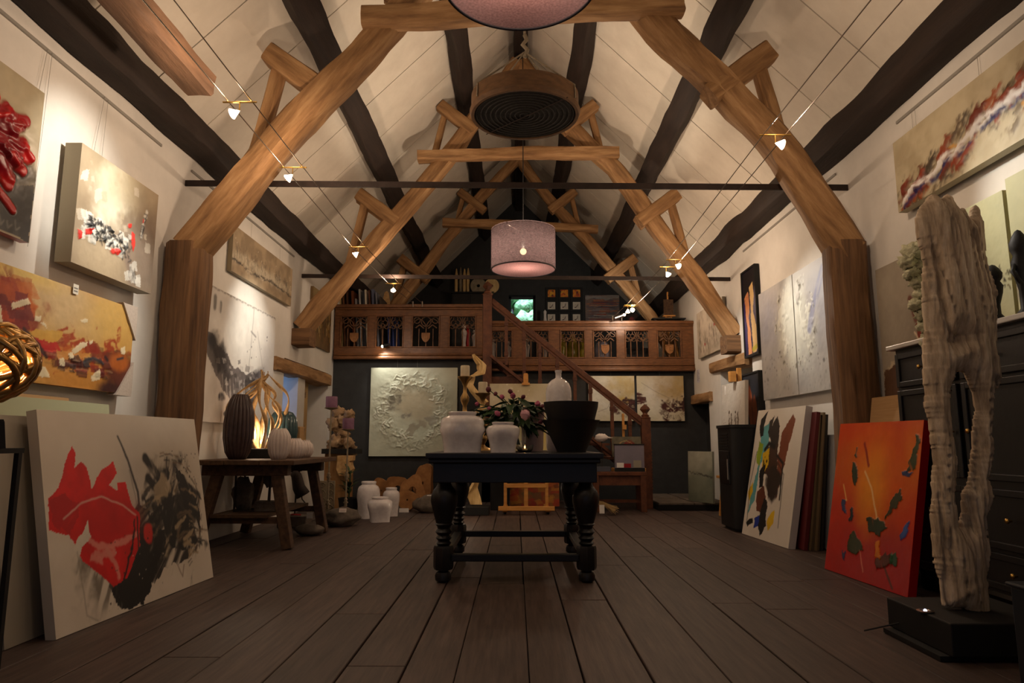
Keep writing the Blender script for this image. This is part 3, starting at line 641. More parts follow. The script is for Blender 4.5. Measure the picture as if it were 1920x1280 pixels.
# leaning on the floor, left
def pic_poppy(w, h):
    c = Cv(w, h, 250, (214, 204, 188), (203, 192, 175), 2.2, 7)
    RED, RD2, BK = (205, 16, 16), (166, 10, 18), (24, 22, 20)
    c.blob(.66, .3, .24, .2, (150, 136, 116), a=.55, soft=.9); c.blob(.5, .36, .08, .2, (176, 168, 160), a=.5, soft=.9); c.blob(.75, .5, .2, .25, (150, 132, 104), a=.5, soft=.9)
    # black right half
    c.blob(.76, .55, .2, .3, (40, 36, 32), rag=.35, sc=10, soft=.3, dry=.5, ang=-60); c.poly([(.78, .3), (.86, .36), (.93, .47), (.95, .62), (.92, .74), (.86, .8), (.84, .6), (.8, .42)], BK, rag=.02, dry=.3, ang=70)
    c.line([(.575, .24), (.64, .33), (.69, .42), (.7, .5)], .035, BK, dry=.25); c.line([(.58, .35), (.64, .43), (.69, .52)], .032, BK, dry=.22)
    c.blob(.71, .34, .025, .04, BK, rag=.15); c.line([(.73, .24), (.71, .36)], .006, (60, 52, 46))
    c.poly([(.47, .5), (.6, .52), (.7, .56), (.82, .68), (.9, .78), (.82, .84), (.68, .84), (.56, .92), (.46, .84), (.44, .66)], (42, 36, 32), rag=.06, sc=9, dry=.42, ang=-40)
    c.poly([(.46, .6), (.58, .62), (.64, .72), (.58, .86), (.5, .82)], BK, rag=.04, dry=.25, ang=-50)
    c.poly([(.27, .74), (.36, .76), (.5, .72), (.54, .86), (.46, .99), (.34, 1.0), (.29, .9)], BK, rag=.03, dry=.18, ang=80)
    c.blob(.21, .8, .09, .15, (84, 74, 60), a=.8, rag=.35, soft=.5, dry=.45, ang=-60); c.blob(.62, .72, .07, .06, (176, 160, 134), rag=.3, a=.8, soft=.4, rot=-40); c.blob(.68, .42, .05, .07, (168, 148, 118), a=.7, rag=.3)
    c.line([(.41, .12), (.46, .25), (.5, .42), (.5, .56)], .007, (50, 46, 44), taper=-.6); c.line([(.46, .3), (.49, .5)], .003, (90, 84, 80))
    c.line([(.54, .46), (.57, .6)], .007, BK); c.line([(.59, .5), (.6, .6)], .006, BK); c.line([(.64, .5), (.62, .6)], .005, BK)
    c.poly([(.3, .7), (.42, .62), (.52, .6), (.58, .68), (.7, .62), (.66, .74), (.56, .8), (.52, .95), (.4, 1.0), (.31, .97)], BK, rag=.05, sc=9, dry=.3, ang=-60)
    c.poly([(.62, .5), (.74, .46), (.82, .55), (.9, .6), (.9, .76), (.78, .8), (.66, .72)], BK, rag=.06, sc=8, dry=.42, ang=-65)
    gb = np.random.default_rng(77)
    for k in range(60):
        u = .5+.4*gb.random(); v = .42+.4*gb.random(); t = R(-75+50*gb.random()+(60 if u > .8 else 0)); L_ = .05+.07*gb.random()
        c.line([(u, v), (u+L_*math.cos(t)*.6, v+L_*math.sin(t)*.6+.01), (u+L_*math.cos(t+.3), v+L_*math.sin(t+.3))], .008+.014*gb.random(), ((20, 18, 16), (158, 138, 108), (26, 22, 20), (96, 80, 60), (22, 20, 18))[k % 5], dry=.38, rag=.02, taper=.6, a=.9)
    # red
    c.poly([(.02, .4), (.07, .36), (.11, .24), (.15, .17), (.165, .2), (.155, .28), (.19, .24), (.22, .27), (.235, .38), (.3, .29), (.37, .25), (.38, .31), (.33, .37), (.38, .4), (.38, .36), (.43, .36), (.45, .47), (.5, .54), (.48, .7), (.38, .84), (.3, .86), (.22, .77), (.15, .7), (.1, .58), (.05, .56), (.01, .54)], RED, rag=.012, sc=12, var=.25)
    c.poly([(.02, .42), (.1, .38), (.16, .45), (.1, .58), (.04, .53)], RD2, a=.7, rag=.03, dry=.3, ang=-40); c.blob(.32, .55, .15, .12, RD2, a=.5, soft=.7)
    c.blob(.54, .65, .03, .055, (196, 40, 32), rot=-15); c.poly([(.17, .56), (.2, .53), (.2, .6), (.13, .68), (.11, .64)], (206, 196, 180))
    for q in ([(.2, .62), (.24, .66), (.34, .66), (.46, .64)], [(.22, .68), (.26, .7), (.32, .7)], [(.29, .68), (.32, .76), (.33, .82)], [(.2, .7), (.25, .73)]): c.line(q, .016, (216, 130, 116), a=.85, rag=.02)
    c.line([(.08, .5), (.17, .44), (.28, .42), (.4, .48), (.47, .54)], .003, (220, 196, 180)); c.line([(.46, .56), (.44, .66), (.36, .84)], .008, BK, rag=.02); c.line([(.48, .55), (.46, .8)], .006, BK)
    g = np.random.default_rng(6)
    for k in range(46):
        t = R(-100+165*g.random()); r0 = .24+.05*g.random(); u, v = .72+math.cos(t)*r0*.9, .56+math.sin(t)*r0*1.2; c.line([(u, v), (u+.03*math.cos(t+1.6), v+.04*math.sin(t+1.6))], .0035, BK if k % 3 else (110, 80, 50), rag=.01)
    c.dots(50, .72, .2, .97, .6, .004, BK); c.dots(14, .3, .7, .66, .96, .003, (190, 176, 156)); c.dots(30, .26, .6, .6, 1., .004, BK)
    c.line([(.72, .86), (.75, .93), (.77, .87)], .004, (120, 96, 80)); c.line([(.13, .66), (.15, .95), (.2, .99)], .003, (130, 120, 104))
    return c
p0, w, h, r, u = leaning((105, 1200), (400, 1082), (68, 768))
painting(pic_poppy(w, h), p0, r, u, 'big canvas of a red poppy and black strokes leaning at the left front', .05, (192, 184, 172))
POPPY = (p0, w, h, r, u)
lean = lambda p0, w, h, ang, right: (p0, right, Vector((-math.sin(R(ang)), 0, math.cos(R(ang)))))
def plain_canvas(p, w, h, right, ang, t, c, label, side=-1, group=None, m=None, name='canvas'):
    up = Vector((side*math.sin(R(ang)), 0, math.cos(R(ang)))); rt = Vector(right)
    cv = Cv(w, h, 8, c); o = painting(cv, p, rt, up, label, t, c, name=name, cat='canvas', group=group); return o
Y1 = Vector((0, 1, 0))
for k, (dx, y, w_, h_, an, c, lab) in enumerate((
        (.115, 3.02, 1.5, 1.0, 9, (150, 142, 128), 'grey-beige canvas edge just behind the big poppy painting'),
        (.19, 2.85, 1.6, .93, 8, (92, 72, 52), 'dull brown canvas second behind the big poppy painting'),
        (.27, 2.6, 1.6, 1.0, 7, (124, 118, 98), 'mossy grey canvas third behind the big poppy painting'),
        (.35, 2.5, 1.7, 1.1, 6, (176, 182, 150), 'pale green canvas leaning at the far left under the orange picture'))):
    plain_canvas(Vector((p0.x-dx, y, .002)), w_, h_, Y1, an, .05, c, lab, group='canvases stacked behind the poppy painting')
obj('cardboard_sheet', MB().add([(-2.5, 2.3, .0), (-2.5, 4.1, 0), (-2.69, 4.1, 1.13), (-2.69, 2.3, 1.13), (-2.52, 2.3, .0), (-2.52, 4.1, 0), (-2.71, 4.1, 1.13), (-2.71, 2.3, 1.13)], [(0, 1, 2, 3), (7, 6, 5, 4), (0, 4, 5, 1), (1, 5, 6, 2), (2, 6, 7, 3), (3, 7, 4, 0)]), m_cardboard, label='brown cardboard sheet against the left wall behind the canvases', cat='cardboard')

# ------------------------------------------------------------ pictures on the right wall
def pic_strip(w, h):
    c = Cv(w, h, 240, (190, 178, 148), (170, 156, 126), 3., 8)
    pts = [(.03, .9), (.14, .8), (.24, .66), (.4, .52), (.55, .5), (.72, .34), (.98, .14)]; g = np.random.default_rng(11)
    def along(k=.3):
        i = g.integers(6); t = g.random(); return pts[i][0]*(1-t)+pts[i+1][0]*t, pts[i][1]*(1-t)+pts[i+1][1]*t+(g.random()-.5)*k
    for k in range(46): c.blob(*along(.5), .03, .08, ((74, 50, 32), (52, 42, 34), (96, 78, 50))[k % 3], rag=.7, soft=.5, dry=.42, ang=-40, a=.85, rot=-30, h=.004)
    for k in range(34): c.blob(*along(.4), .03, .07, ((138, 52, 20), (110, 38, 18), (158, 74, 26))[k % 3], rag=.6, soft=.25, dry=.25, ang=-40, a=.95, rot=-40, h=.008)
    for k in range(60):
        u, v = along(.55); c.line([(u, v), (u+.03*(g.random()-.3), v+.1*(g.random()-.6))], .007, ((34, 28, 24), (60, 48, 36), (150, 100, 36))[k % 3], dry=.35, rag=.04)
    for i in range(5):
        (u0, v0), (u1, v1) = pts[i], pts[i+1]; c.line([(u0, v0), ((u0+u1)/2, (v0+v1)/2-.06), (u1, v1)], .05, (226, 222, 218), rag=.06, sc=12, dry=.3, h=.006)
        c.line([(u0, v0+.08), ((u0+u1)/2+.01, (v0+v1)/2+.02), (u1-.02, v1+.04)], .022, (24, 34, 92), rag=.04, sc=12, dry=.35)
    c.blob(.56, .42, .025, .14, (28, 44, 120), rot=20, rag=.3, h=.006); c.patches(12, .12, .5, .9, .85, .012, .04, [(206, 146, 30), (196, 90, 24)], .9)
    c.dots(50, 0, .5, 1, 1, .006, (90, 80, 66)); return c.rough(.008, 12)
X = WR-.09; yF = at(1673, 260, X=X).y; zb = at(1690, 396, X=X).z; zt = at(1673, 270, X=X).z
o = painting(pic_strip(yF-1.75, zt-zb), (X, yF, zb), (0, -1, 0), (0, 0, 1), 'long landscape canvas with rust, white and blue impasto high on the right wall', .06, (180, 170, 140))
wires(o, [((WR-.012, yF-k, 3.14), (WR-.012, yF-k, zt)) for k in (.12, .16, .8)])

def pic_pale(w, h, sd):
    c = Cv(w, h, 90, (188, 186, 146), (172, 172, 138), 2.5, sd); g = np.random.default_rng(sd)
    for k in range(70):
        u = g.random(); v = .42+(.22 if sd % 2 else -.18)*u+.14*(g.random()-.5)+(0 if sd % 2 else .12)
        c.line([(u, v), (u+.05*(g.random()-.5), v+.06*(g.random()-.5))], .008, ((70, 64, 40), (100, 92, 60), (50, 44, 34))[k % 3], dry=.35, rag=.03)
    c.blob(.35, .7, .3, .16, (96, 70, 84), a=.7, rag=.3, soft=.4); c.patches(14, .15, .5, .85, .75, .04, .025, [(214, 160, 24), (190, 60, 30), (226, 190, 60), (150, 40, 60)], .9, .004)
    return c.rough(.004, 14)
X = WR-.07
# the two pale panels above the cabinet
yj = at(1888, 420, X=X).y; zt = at(1875, 358, X=X).z; zb = 1.47
for y0, w, sd, lab in ((yj+.48, .47, 15, 'pale green canvas with dark scribbles behind the driftwood sculpture'), (yj-.02, .75, 16, 'pale green canvas with gold flecks at the right edge above the cabinet')):
    painting(pic_pale(w, zt-zb+(.05 if sd == 16 else 0), sd), (X, y0, zb), (0, -1, 0), (0, 0, 1), lab, .06, (178, 172, 130), group='pale green pair above the cabinet')

def pic_cactus(w, h):
    c = Cv(w, h, 110, (164, 152, 134), (146, 134, 118), 3., 17); c.blob(.3, .2, .3, .4, (180, 170, 150), a=.6, soft=.9)
    c.poly([(0, .74), (.3, .7), (.65, .78), (.8, .95), (.8, 1), (0, 1)], (92, 64, 44), rag=.03); c.line([(0, .74), (.3, .7), (.65, .78), (.78, .92)], .014, (206, 190, 160), rag=.03, dry=.4)
    c.poly([(.72, .48), (.86, .4), (1, .5), (1, 1), (.84, 1), (.8, .7)], (128, 46, 26), rag=.02); c.line([(.66, .3), (.74, .44)], .03, (120, 74, 60)); c.line([(.7, .52), (.8, .7), (.86, .95)], .008, (230, 210, 180), rag=.03, dry=.3)
    return c.rough(.005, 16)
X = WR-.05; yF = at(1645, 560, X=X).y; yN = at(1742, 560, X=X).y; zt = at(1645, 505, X=X).z; zb = at(1672, 762, X=X).z
painting(pic_cactus(yF-yN, zt-zb), (X, yF, zb), (0, -1, 0), (0, 0, 1), 'grey painting of a rust-red trunk right of the right post', .04, (170, 160, 140))

def pic_blue(w, h, sd):
    c = Cv(w, h, 100, (184, 182, 178), (164, 164, 166), 3., sd); L = sd == 18
    e = .92 if L else .05
    c.blob(.3 if L else .75, .3, .3, .25, (158, 166, 196), a=.5, soft=.9); c.blob(e, .45, .35, .36, (224, 226, 212), a=.85, soft=.6, rag=.2)
    c.blob(.78 if L else .25, .3, .06, .22, (232, 234, 222), a=.8, rag=.4, h=.006)
    if not L: c.line([(.7, .1), (.45, .36), (.35, .5)], .05, (120, 130, 184), a=.6, dry=.3); c.blob(.12, .16, .07, .09, (210, 208, 200), rag=.3, h=.01)
    g = np.random.default_rng(sd)
    for k in range(60):
        t = R(360*g.random()); u, v = e-(.02 if L else -.02)+math.cos(t)*.42, .42+math.sin(t)*.34; c.line([(u, v), (u+.04*(g.random()-.5), v+.05*(g.random()-.5))], .01, ((120, 116, 100), (214, 214, 204))[k % 2], dry=.4, rag=.04, h=.005)
    c.dots(40, 0, .6, 1, 1, .008, (120, 118, 116), .7); c.dots(14, .0, .7, 1, .95, .012, (90, 88, 86), .6)
    c.blob(.5, .95, .6, .12, (172, 170, 164), a=.6, soft=.9)
    return c.rough(.008, 12)
X = WR-.07; y1 = at(1427, 650, X=X).y; y2 = at(1493, 640, X=X).y; y3 = at(1576, 600, X=X).y; zt = (at(1576, 450, X=X).z+at(1427, 556, X=X).z)/2; zb = (at(1437, 748, X=X).z+at(1578, 728, X=X).z)/2
painting(pic_blue(y1-y2-.02, zt-zb, 18), (X, y1, zb), (0, -1, 0), (0, 0, 1), 'left panel of the pale blue-grey pair, farther from the right post', .05, (196, 194, 188), group='blue-grey pair on the right wall')
painting(pic_blue(y2-y3, zt-zb, 19), (X, y2, zb), (0, -1, 0), (0, 0, 1), 'right panel of the pale blue-grey pair, touching the right post', .05, (196, 194, 188), group='blue-grey pair on the right wall')

def pic_couple(w, h):
    c = Cv(w, h, 60, (48, 34, 80), (36, 28, 62), 4., 20)
    c.poly([(0, 0), (1, 0), (1, .22), (.6, .3), (.4, .24), (0, .36)], (22, 20, 26)); SK = (208, 138, 92)
    c.poly([(.1, .3), (.42, .24), (.46, .44), (.36, .56), (.46, .74), (.5, 1), (.22, 1), (.24, .7), (.14, .5)], SK); c.poly([(.5, .2), (.8, .16), (.84, .36), (.72, .5), (.94, .7), (.98, .96), (.6, 1), (.54, .6), (.56, .4)], (214, 178, 120))
    c.line([(.45, .24), (.5, .6), (.54, 1)], .008, (30, 24, 30)); c.dots(4, .15, .3, .75, .34, .012, (50, 30, 26)); c.line([(.6, .95), (.95, .92)], .03, (186, 170, 60)); return c
c0, w, h, r, u = on_right((1392, 512), (1417, 500), (1420, 660), (1398, 668), .05)
painting(pic_couple(w, h), c0, r, u, 'narrow framed painting of two long figures beside the blue-grey pair', .04, (30, 28, 28), frame_w=.025)
def pic_hearts(w, h):
    c = Cv(w, h, 60, (44, 50, 62), (34, 38, 48), 3., 21)
    c.blob(.36, .5, .14, .28, (186, 96, 56), rag=.05); c.blob(.64, .62, .14, .22, (190, 100, 58), rag=.05); c.poly([(.24, .6), (.76, .7), (.62, 1), (.34, 1)], (178, 90, 52)); c.line([(.5, .6), (.5, 1)], .01, (90, 46, 34)); c.line([(.36, .4), (.36, .5)], .006, (90, 46, 34))
    return c
c0, w, h, r, u = on_right((1394, 704), (1424, 698), (1426, 800), (1398, 815), .05)
painting(pic_hearts(w, h), c0, r, u, 'framed painting of two orange rounded shapes above the black stove', .04, (24, 24, 24), frame_w=.02)
def pic_crowd(w, h):
    c = Cv(w, h, 90, (196, 184, 166), (160, 148, 130), 4., 22); g = np.random.default_rng(5)
    c.line([(.1, .2), (.12, .8)], .06, (110, 100, 86), a=.6, dry=.4)
    for k in range(90):
        u = .08+.84*g.random(); v = .45+.45*g.random(); c.line([(u, v), (u+.02*(g.random()-.5), v-.14*g.random())], .012, ((80, 68, 58), (226, 218, 202), (120, 104, 88), (60, 50, 44))[k % 4], dry=.3, rag=.02)
    c.blob(.72, .42, .05, .06, (186, 30, 30), rag=.3); c.blob(.3, .75, .03, .03, (160, 40, 36), rag=.3); return c.rough(.004, 16)
c0, w, h, r, u = on_right((1303, 588), (1352, 560), (1360, 652), (1312, 670), .05)
o = painting(pic_crowd(w, h), c0, r, u, 'beige crowd scene with a red dot near the gallery on the right wall', .04, (150, 140, 120))
c = Cv(.16, .2, 20, (206, 204, 212))
for k in range(7): c.line([(.15, .1+k*.12), (.55+.3*((k*7) % 3)/2., .1+k*.12)], .022, (70, 70, 84))
c0 = at(1307, 718, X=WR-.006)
painting(c, (WR-.006, c0.y, c0.z), (0, -1, 0), (0, 0, 1), 'small printed notice stuck to the white wall by the gallery', .003, (220, 220, 220), name='paper_notice', cat='notice')

# leaning on the floor, right
def pic_bird(w, h):
    c = Cv(w, h, 130, (216, 208, 194), (208, 200, 186), 3., 23); BK, BR, TL, YE = (22, 20, 18), (82, 48, 30), (92, 158, 160), (212, 172, 20)
    c.poly([(.12, .18), (.3, .1), (.36, .3), (.22, .44), (.2, .72), (.06, .86), (.1, .6), (.2, .4)], TL, rag=.02); c.poly([(.12, .25), (.22, .28), (.2, .45), (.1, .4)], (140, 164, 40))
    c.poly([(.1, .08), (.24, .0), (.18, .12), (.2, .2), (.14, .22), (.08, .14)], BK); c.poly([(.3, .1), (.4, .04), (.38, .14), (.46, .05), (.54, .14), (.54, .3), (.4, .28), (.3, .18)], (46, 38, 32), rag=.02)
    c.poly([(.6, .2), (.78, .05), (.84, .1), (.76, .34), (.7, .5), (.66, .68), (.6, .64), (.58, .36)], (118, 62, 34), rag=.02)
    c.poly([(.34, .3), (.56, .26), (.6, .5), (.58, .7), (.46, .68), (.4, .52), (.32, .5)], (64, 42, 28), rag=.03); c.poly([(.24, .36), (.38, .3), (.4, .44), (.3, .54)], YE); c.dots(6, .28, .38, .36, .46, .014, BK)
    c.line([(.28, .32), (.36, .27), (.48, .3)], .02, BK); c.poly([(.22, .48), (.34, .42), (.34, .6), (.26, .62)], BK, rag=.02); c.blob(.54, .58, .13, .12, (46, 34, 26), rag=.2)
    c.poly([(.22, .66), (.36, .6), (.44, .7), (.4, .82), (.26, .8)], (96, 50, 30)); c.poly([(.4, .68), (.5, .72), (.5, .9), (.4, .98), (.34, .88)], BK, rag=.03); c.poly([(.52, .84), (.64, .76), (.66, .86), (.56, .92)], YE); c.poly([(.24, .86), (.36, .82), (.34, .9), (.26, .94)], (24, 48, 140))
    c.poly([(.06, .9), (.2, .86), (.22, .9), (.1, .94)], BK); c.poly([(.02, .66), (.1, .58), (.12, .66), (.06, .74)], YE); c.line([(.1, .34), (.04, .6), (.08, .9)], .005, BK); c.line([(.6, .42), (.74, .5), (.76, .88)], .005, BK)
    c.line([(.55, .36), (.7, .42), (.72, .68)], .012, BK, dry=.2); return c
p0, w, h, r, u = leaning((1391, 1000), (1478, 1029), (1422, 770))
painting(pic_bird(w, h), p0, r, u, 'white canvas with a brown, teal and yellow bird-like figure leaning by the stove', .06, (190, 186, 184))
for k, (dx, t, dy, h_, c, lab) in enumerate(((.09, .03, .1, 1.13, (92, 26, 28), 'dark red canvas edge right behind the bird picture'), (.13, .018, .1, 1.1, (112, 94, 66), 'tan board first behind the dark red canvas'), (.152, .018, .1, 1.1, (86, 74, 54), 'brown board second behind the dark red canvas'),
        (.174, .018, .12, 1.12, (118, 100, 72), 'tan board third behind the dark red canvas'), (.196, .018, .1, 1.09, (96, 82, 60), 'brown board fourth behind the dark red canvas'), (.225, .02, .1, 1.1, (40, 36, 32), 'black board behind the brown boards'), (.29, .05, .15, .93, (176, 176, 178), 'white canvas at the right end of the stacked boards'))):
    y_ = at(1478, 1029, Z=0).y-.02-dy*.6
    plain_canvas(Vector((2.24+dx, y_+1.0, .002)), 1.0, h_, (0, -1, 0), 9-k*.6, t, c, lab, side=1, group='boards stacked behind the bird picture')
def pic_orange_red(w, h):
    c = Cv(w, h, 150, (206, 60, 14), (196, 84, 16), 2.5, 24); c.blob(.5, 1., .9, .4, (176, 10, 18), a=.95, soft=.5); c.blob(.55, .3, .3, .25, (232, 118, 18), a=.8, soft=.9); c.blob(.5, .42, .14, .2, (240, 156, 30), a=.7, soft=.9); c.blob(.92, .2, .1, .2, (226, 128, 24), a=.6, soft=.9)
    c.blob(.1, .7, .2, .2, (188, 36, 16), a=.7, soft=.7); GR, BL = (44, 56, 36), (50, 60, 100)
    for q, col in (([(.22, .28), (.3, .3), (.33, .4), (.28, .46), (.24, .4)], GR), ([(.25, .18), (.27, .18), (.27, .26), (.25, .25)], GR), ([(.95, .1), (.99, .14), (.97, .3), (.86, .34), (.9, .26)], (60, 70, 40)), ([(.84, .32), (.94, .33), (.92, .37), (.86, .36)], BL), ([(.76, .5), (.84, .44), (.86, .5), (.74, .62), (.7, .64)], (60, 60, 36)),
            ([(.48, .66), (.6, .64), (.72, .7), (.66, .76), (.52, .76)], GR), ([(.86, .72), (.96, .64), (.94, .7), (.88, .78)], (60, 90, 160)), ([(.3, .8), (.36, .78), (.48, .88), (.4, .94), (.28, .9)], (56, 62, 34)), ([(.14, .56), (.2, .56), (.22, .66), (.16, .64)], BL), ([(.26, .6), (.3, .6), (.3, .72), (.26, .7)], (40, 50, 60)), ([(.62, .92), (.8, .84), (.82, .9), (.66, .98)], (90, 40, 26)), ([(.78, .86), (.86, .84), (.86, .92), (.8, .92)], (40, 80, 50)), ([(.22, .92), (.28, .92), (.26, 1.)], BL), ([(.6, .82), (.66, .8), (.68, .9), (.62, .9)], (216, 120, 20))):
        c.poly([(a, b*.92) for a, b in q], col, rag=.03, sc=20, h=.004, var=.5, dry=.2, ang=60)
    c.line([(.4, .32), (.5, .42), (.6, .6)], .006, (244, 200, 140)); c.line([(.14, .42), (.2, .52)], .005, (240, 190, 110)); c.line([(.44, .82), (.5, .94)], .004, (240, 160, 130)); c.line([(.36, .14), (.44, .28)], .012, (150, 30, 20)); c.line([(.72, .86), (.84, .98)], .008, (80, 40, 26))
    return c.rough(.003, 14)
p0, w, h, r, u = leaning((1546, 1066), (1702, 1121), (1576, 795))
painting(pic_orange_red(w, h), p0, r, u, 'glowing orange-red canvas with dark flecks leaning before the black cabinet', .05, (176, 14, 20), m=m_gloss)
bb = MB().box((0, 0, 0), (.6, .012, 1.2)); obj('cardboard_sheet', bb, m_cardboard, label='brown cardboard sheet showing above the orange-red canvas', cat='cardboard', mw=frame((2.42, 5.02, 0.002), (0, -1, 0), (math.sin(R(9)), 0, math.cos(R(9)))))

# ------------------------------------------------------------ pictures on the charcoal wall
def pic_relief(w, h):
    c = Cv(w, h, 190, (196, 198, 176), (182, 186, 164), 2.5, 25); g = np.random.default_rng(12)
    c.blob(.55, .42, .24, .18, (170, 154, 124), a=.7, rag=.3, soft=.6); c.blob(.3, .37, .08, .05, (104, 98, 86), a=.8, rag=.6, rot=-35, soft=.6, dry=.4); c.blob(.4, .57, .06, .03, (116, 112, 106), a=.8, rag=.6, soft=.6, dry=.3); c.blob(.5, .7, .12, .05, (150, 142, 122), a=.8, rag=.4, rot=-30); c.blob(.72, .6, .07, .05, (140, 136, 122), a=.7, rag=.4)
    d = np.hypot((c.u-.5)*1., c.v-.5); ring = np.exp(-((d-.36)/.11)**2); rg = 1-np.abs(fbm(c.x*9, c.v*9, 77, 5)-.5)*4
    c.z = c.z+.016*ring*np.clip(rg, 0, 1)
    for k in range(110):
        t = R(360*g.random()); r = .36+.14*(g.random()-.5); u, v = .5+math.cos(t)*r, .5+math.sin(t)*r; a = t+1.57+(g.random()-.5)*1.6
        c.line([(u, v), (u+.05*math.cos(a), v+.05*math.sin(a)), (u+.07*math.cos(a+.7), v+.07*math.sin(a+.7))], .007, ((214, 214, 196), (188, 190, 170))[k % 2], h=.014*(.4+g.random()), rag=.01, a=.6)
    return c.rough(.006, 12)
c0, w, h, r, u = on_back(691, 689, 858, 855, YB-.04)
o = painting(pic_relief(w, h), c0, r, u, 'square pale green plaster relief painting hanging on the charcoal wall', .04, (200, 200, 184))
wires(o, [((c0.x+w*k, YB+.0, GZL), (c0.x+w*k, YB-.01, c0.z+h)) for k in (.3, .53)])
def pic_bush(w, h, sd):
    c = Cv(w, h, 110, (206, 196, 168), (190, 178, 144), 2.6, sd); L = sd == 26; g = np.random.default_rng(sd)
    c.blob(.3 if L else .45, .4, .35, .4, (214, 210, 200), a=.7, soft=.9); c.blob(.85 if L else .95, .25, .4, .3, (176, 146, 78), a=.75, soft=.9, rag=.3); c.blob(.8, .55, .12, .06, (200, 160, 40), a=.7 if L else 0, soft=.7)
    cx, cy = (.86, .72) if L else (.78, .74)
    c.blob(cx, cy, .28, .17, (74, 30, 24), rag=.4, sc=10, soft=.3, dry=.35, ang=40); c.blob(cx+.08, cy-.06, .2, .12, (58, 26, 22), rag=.4, dry=.3)
    if not L: c.blob(.02, .52, .14, .14, (74, 32, 26), rag=.4, dry=.4)
    for k in range(60):
        t = R(360*g.random()); u, v = cx+math.cos(t)*.2, cy+math.sin(t)*.14; c.line([(u, v), (u+.09*math.cos(t), v+.07*math.sin(t))], .004, (70, 34, 28), rag=.02)
    c.line([(.1, .15), (.4, .35), (.7, .5)] if not L else [(.2, .8), (.4, .72), (.5, .55)], .004, (90, 80, 76)); c.dots(16, cx-.2, cy-.1, cx+.2, cy+.16, .01, (210, 196, 170)); c.dots(60, 0, .1, 1, .6, .005, (150, 138, 110), .7)
    return c.rough(.004, 14)
for x0, x1, y0, y1, sd, lab in ((1104, 1189, 704.5, 789, 26, 'cream canvas with dark red bush, left of the pair behind the stair rail'), (1195.5, 1281, 704.5, 789, 27, 'cream canvas with dark red bush, right of the pair beside the newel post')):
    c0, w, h, r, u = on_back(x0, y0, x1, y1, YR-.04); o = painting(pic_bush(w, h, sd), c0, r, u, lab, .04, (60, 40, 34), group='pair of cream canvases on the charcoal wall')
    wires(o, [((c0.x+w*.5, YR-.0, GZR), (c0.x+w*.5, YR-.01, c0.z+h))])
# ------------------------------------------------------------ lamps
WARM, HAL = (1., .79, .58), (1., .95, .85)
def light(kind, loc, e, col, parent=None, size=.03, target=None, cone=70, blend=.6, name='lamp_light'):
    l = bpy.data.lights.new(name, kind); l.energy = e; l.color = col; l.shadow_soft_size = size
    if kind == 'SPOT': l.spot_size = R(cone); l.spot_blend = blend
    o = bpy.data.objects.new(name, l); COL.objects.link(o); o.location = loc
    if target is not None: o.rotation_euler = (Vector(target)-Vector(loc)).to_track_quat('-Z', 'Y').to_euler()
    if parent: setp(o, parent)
    return o
m_shade = bpy.data.materials.new('grey-mauve linen shade'); m_shade.use_nodes = True
nt = m_shade.node_tree; N = nt.nodes; nt.nodes.remove(N['Principled BSDF'])
tc = N.new('ShaderNodeTexCoord'); mp = N.new('ShaderNodeMapping'); mp.inputs['Scale'].default_value = (30, 30, 160); nz = N.new('ShaderNodeTexNoise'); nz.inputs['Scale'].default_value = 1.5; nz.inputs['Detail'].default_value = 3
cr = N.new('ShaderNodeValToRGB'); cr.color_ramp.elements[0].color = (*lin((62, 51, 54)), 1); cr.color_ramp.elements[1].color = (*lin((108, 92, 94)), 1); cr.color_ramp.elements[0].position = .3; cr.color_ramp.elements[1].position = .7
d = N.new('ShaderNodeBsdfDiffuse'); t = N.new('ShaderNodeBsdfTranslucent'); mx = N.new('ShaderNodeMixShader'); mx.inputs[0].default_value = .2
L = nt.links; L.new(tc.outputs['Object'], mp.inputs[0]); L.new(mp.outputs[0], nz.inputs[0]); L.new(nz.outputs[0], cr.inputs[0]); L.new(cr.outputs[0], d.inputs[0]); L.new(cr.outputs[0], t.inputs[0]); L.new(d.outputs[0], mx.inputs[1]); L.new(t.outputs[0], mx.inputs[2]); tp = N.new('ShaderNodeBsdfTransparent'); mx2 = N.new('ShaderNodeMixShader'); mx2.inputs[0].default_value = .2; mx2.name = 'weave'; L.new(mx.outputs[0], mx2.inputs[1]); L.new(tp.outputs[0], mx2.inputs[2]); L.new(mx2.outputs[0], N['Material Output'].inputs[0])
m_diff = m_shade.copy(); m_diff.name = 'rose linen diffuser'; q_ = [n for n in m_diff.node_tree.nodes if n.type == 'VALTORGB'][0].color_ramp.elements; q_[0].color = (*lin((112, 80, 82)), 1); q_[1].color = (*lin((150, 112, 112)), 1); m_diff.node_tree.nodes['weave'].inputs[0].default_value = .1; [n for n in m_diff.node_tree.nodes if n.type == 'MIX_SHADER' and n.name != 'weave'][0].inputs[0].default_value = .08; [n for n in m_diff.node_tree.nodes if n.type == 'MAPPING'][0].inputs['Scale'].default_value = (60, 60, 60)
m_lining = mat('rose shade lining', (196, 150, 146), (210, 166, 160), ns=30., rough=.8, bump=0)
m_hem = mat('dark shade hem', (40, 36, 44), rough=.6, bump=0)

